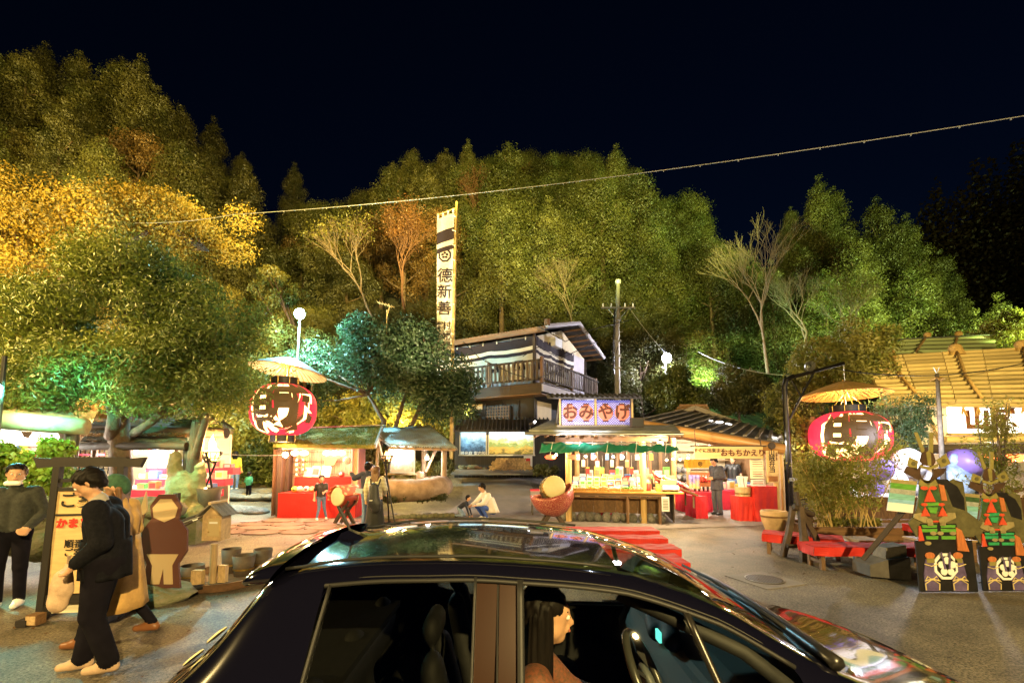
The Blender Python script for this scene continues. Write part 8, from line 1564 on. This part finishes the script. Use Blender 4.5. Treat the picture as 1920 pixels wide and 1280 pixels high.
# spoiler, shark fin aerial with rod, wipers, cowl, mirrors
mb = MB(); N = 15; vs = []
for i in range(N):
    y = -.56+1.12*i/(N-1); e = 1-(abs(y)/.60)**3*.35; zc_ = 1.40+.045*(1-(y/.56)**2); vs += [(-1.28,y,zc_+.028),(-1.42,y,zc_+.018),(-1.40-.17*e,y,zc_-.035),(-1.40-.16*e,y,zc_-.060),(-1.36,y,zc_-.045)]
mb.add(vs, [(i*5+k, i*5+k+1, i*5+k+6, i*5+k+5) for i in range(N-1) for k in range(4)]+[(0,1,2,3,4), tuple(range(N*5-1, N*5-6, -1))]); so_ = weld(mb.build('spoiler', paint, CAR, smooth=True)); sub(so_, 1)
a_ = Vector((-1.13, -.02, zc(-1.13)-.003)); mb = MB()
for (x0, x1, h, w_) in ((0,0,0,0),): pass
prof = [(-.075,0),(-.055,.030),(-.02,.045),(.03,.025),(.085,0)]; mb.add([(x, -.028*(1-z*8), z) for x, z in prof]+[(x, .028*(1-z*8), z) for x, z in prof], [(i, i+1, i+6, i+5) for i in range(4)]+[(0,1,2,3,4),(9,8,7,6,5)]); fin = mb.build('aerial_base', paint, CAR, a_); pcyl('aerial_rod', CAR, a_+Vector((-.035,0,.03)), a_+Vector((-.105,0,.16)), .0055, rubber)
cw = [Vector((1.10, y, zc(1.10)-.02*(abs(y)/.6)**2+.012)) for y in np.linspace(-.6,.6,12)]
mb = MB(); mb.tube(cw, .028, 6); mb.build('cowl', trim, CAR, smooth=True)
for (y0, y1, x1) in ((-.45,.12,.93),(.05,.58,.96)): 
    A_ = Vector((1.12,y0,zc(1.12)-.01)); B2 = Vector((x1,y1,zc(x1)-.015)); mb = MB(); mb.tube([A_, A_.lerp(B2,.5)+Vector((0,0,.03)), B2+Vector((0,0,.012))], .009, 6); mb.build('wiper', rubber, CAR, smooth=True)
for s in (-1, 1):
    mb = MB(); mb.ball((.80, s*.93, 1.04), (.065,.115,.075), 16); mo = mb.build('door_mirror', paint, CAR, smooth=True); pc('mirror_arm', mo, (.84, s*.82, .99), (.08,.10,.03), trim); mg = MB(); mg.lathe([(0,0),(.055,0),(.06,-.004)], n=20, M=Matrix.Rotation(R(90), 3, 'Y')); g_ = mg.build('mirror_glass', mat('mirror_glass', (.8,.8,.8), .02, 1.0), mo, (.728, s*.93, 1.04)); g_.scale = (1, 1.6, 1)
# fuel sticker discs on the hatch
for k, (x, dz) in enumerate(((-1.615,0), (-1.70,0))):
    m_ = Matrix.Rotation(R(-42), 3, 'Y'); mb = MB(); mb.lathe([(0,.006),(.038,.006),(.040,.0)], n=24, M=m_); mb.build('round_sticker', mat('pale_sticker', (.62,.58,.36), .5), CAR, (x-.012, -.50, (zc(x)+zr(x))/2+.012))
# interior
pc('cabin_floor', CAR, (-.2,0,.36), (2.9,1.36,.06), inter); pc('parcel_shelf', CAR, (-1.35,0,.95), (.5,1.1,.03), inter)
for x_, y_ in ((-.02,-.38),(-.02,.38)):
    V, Fq, mi = sdf_mesh([((x_+.22,y_-.14,.56),(x_-.18,y_-.14,.52),.09,.09,0),((x_+.22,y_+.14,.56),(x_-.18,y_+.14,.52),.09,.09,0),((x_-.20,y_-.12,.60),(x_-.36,y_-.11,1.02),.09,.075,0),((x_-.20,y_+.12,.60),(x_-.36,y_+.11,1.02),.09,.075,0),((x_-.38,y_-.06,1.16),(x_-.38,y_+.06,1.16),.06,.06,0)], .018, .03); link('seat', npmesh('seat', V, Fq, inter, None, True), CAR)
V, Fq, mi = sdf_mesh([((-.85,-.5,.56),(-.85,.5,.56),.12,.12,0),((-1.05,-.5,.68),(-1.12,-.5,.92),.10,.08,0),((-1.05,.5,.68),(-1.12,.5,.92),.10,.08,0),((-1.05,0,.68),(-1.12,0,.92),.10,.08,0),((-1.08,-.5,.85),(-1.08,.5,.85),.1,.1,0)], .022, .04); link('rear_seat', npmesh('rear_seat', V, Fq, inter, None, True), CAR)
mb = MB(); prof = [(.58,.62),(.56,.80),(.62,.925),(.78,.955),(1.02,.945),(1.16,.93),(1.16,.62)]; mb.add([(x,-.70,z) for x, z in prof]+[(x,.70,z) for x, z in prof], [(i, (i+1) % 7, (i+1) % 7+7, i+7) for i in range(7)]+[tuple(range(7)), tuple(range(13,6,-1))]); mb.build('dashboard', dash_m, CAR, bevel=.03)
V, Fq, mi = sdf_mesh([((.62,-.05,.96),(.66,.12,.975),.05,.05,0),((.60,.12,.94),(.62,.25,.95),.05,.05,0)], .014, .03); link('instrument_hood', npmesh('instrument_hood', V, Fq, inter, None, True), CAR)
pc('display', CAR, (.575,.03,.955), (.012,.06,.05), mat('teal_display', (.0,.02,.02), .3, emis=((.15,.9,.7), 1.0))); pc('gauge', CAR, (.55,-.30,.80), (.012,.10,.03), mat('blue_gauge', (0,0,.02), .3, emis=((.1,.25,1), 1.2)), (0,0,0)); pc('hazard_light', CAR, (.90,-.66,.80), (.05,.01,.02), mat('red_indicator', (.3,.0,.0), .3, emis=((1,.08,.03), 1.2)))
sw = Matrix.Rotation(R(-16), 3, 'Z')@Matrix.Rotation(R(66), 3, 'Y'); cS = Vector((.42,-.38,.94)); mb = MB(); mb.tube([cS+sw@Vector((.185*math.cos(a), .185*math.sin(a), 0)) for a in np.linspace(0, 2*math.pi, 41)], .015, 8, cap=False); so2 = mb.build('steering_wheel', mat('wheel_leather', (.035,.035,.03), .3), CAR, smooth=True)
mb = MB(); mb.ball((0,0,0), (.065,.07,.025), 16); mb2 = mb.build('airbag_hub', mat('hub_grey', (.09,.10,.10), .5), so2, cS, (0,R(66),0), smooth=True)
for a in (0, 2.2, 4.1): pbeam('spoke', so2, cS+sw@Vector((.05*math.cos(a),.05*math.sin(a),0)), cS+sw@Vector((.18*math.cos(a),.18*math.sin(a),0)), .03, .012, inter)
pc('rear_view_mirror', CAR, (.32,.02,1.335), (.03,.22,.06), inter)
mb = MB(); mb.tube([Vector((.30,-.50,1.32)), Vector((.70,-.60,1.14)), Vector((.95,-.64,.98))], .03, 6); mb.build('pillar_lining', inter, CAR, smooth=True)
XM = lambda x: float(np.interp(x, [-1.98,-1.57,-1.0,-.1,.05,.3,.6,1.1,1.98], [-1.50,-1.08,-.70,-.13,.02,.42,.76,1.18,2.30]))
for o_ in CAR.children_recursive:
    if o_.location.length < 1e-6 and o_.data.users == 1:
        n_ = len(o_.data.vertices); co = np.empty(n_*3, np.float32); o_.data.vertices.foreach_get('co', co); co = co.reshape(-1, 3); co[:, 0] = np.interp(co[:, 0], [-1.98,-1.57,-1.0,-.1,.05,.3,.6,1.1,1.98], [-1.50,-1.08,-.70,-.13,.02,.42,.76,1.18,2.30]); o_.data.vertices.foreach_set('co', co.ravel()); o_.data.update()
    else: o_.location.x = XM(o_.location.x)
# driver
pq = CAR.location+Vector((.26,-.36,.0))
flower = mat('sequin_sweater', (.05,.04,.025), .7, noise=(60,.5), color2=(.26,.07,.03))
person('long-haired woman seated at the wheel of the black hatchback, seen in profile', (pq.x, pq.y, .015), 1.62, R(90),
  dict(pel=(0,.12,.56), ch=(0,.20,.86), nk=(0,.17,1.08), hd=(0,.12,1.235), sL=(.17,.18,1.02), sR=(-.17,.18,1.02), eL=(.22,-.0,.82), wL=(.14,-.22,.80), eR=(-.22,.0,.82), wR=(-.14,-.20,.80), hL=(.09,.10,.52), kL=(.12,-.36,.58), aL=(.11,-.60,.30), hR=(-.09,.10,.52), kR=(-.12,-.36,.58), aR=(-.11,-.60,.30)), top=flower, bottom=blackpants, vox=.010, hairlen=.36, sleeve=1.15, headyaw=R(0))

# lettering becomes real mesh
_fo = [o for o in S.objects if o.type == 'FONT']; bpy.context.view_layer.update(); _dg = bpy.context.evaluated_depsgraph_get(); _ms = [bpy.data.meshes.new_from_object(o.evaluated_get(_dg)) for o in _fo]
for o, me in zip(_fo, _ms):
    par, mw = o.parent, o.matrix_basis.copy(); m_ = o.data.materials[0]; bpy.data.objects.remove(o); q = link('lettering', me, par); q.matrix_basis = mw
    if not me.materials: me.materials.append(m_)
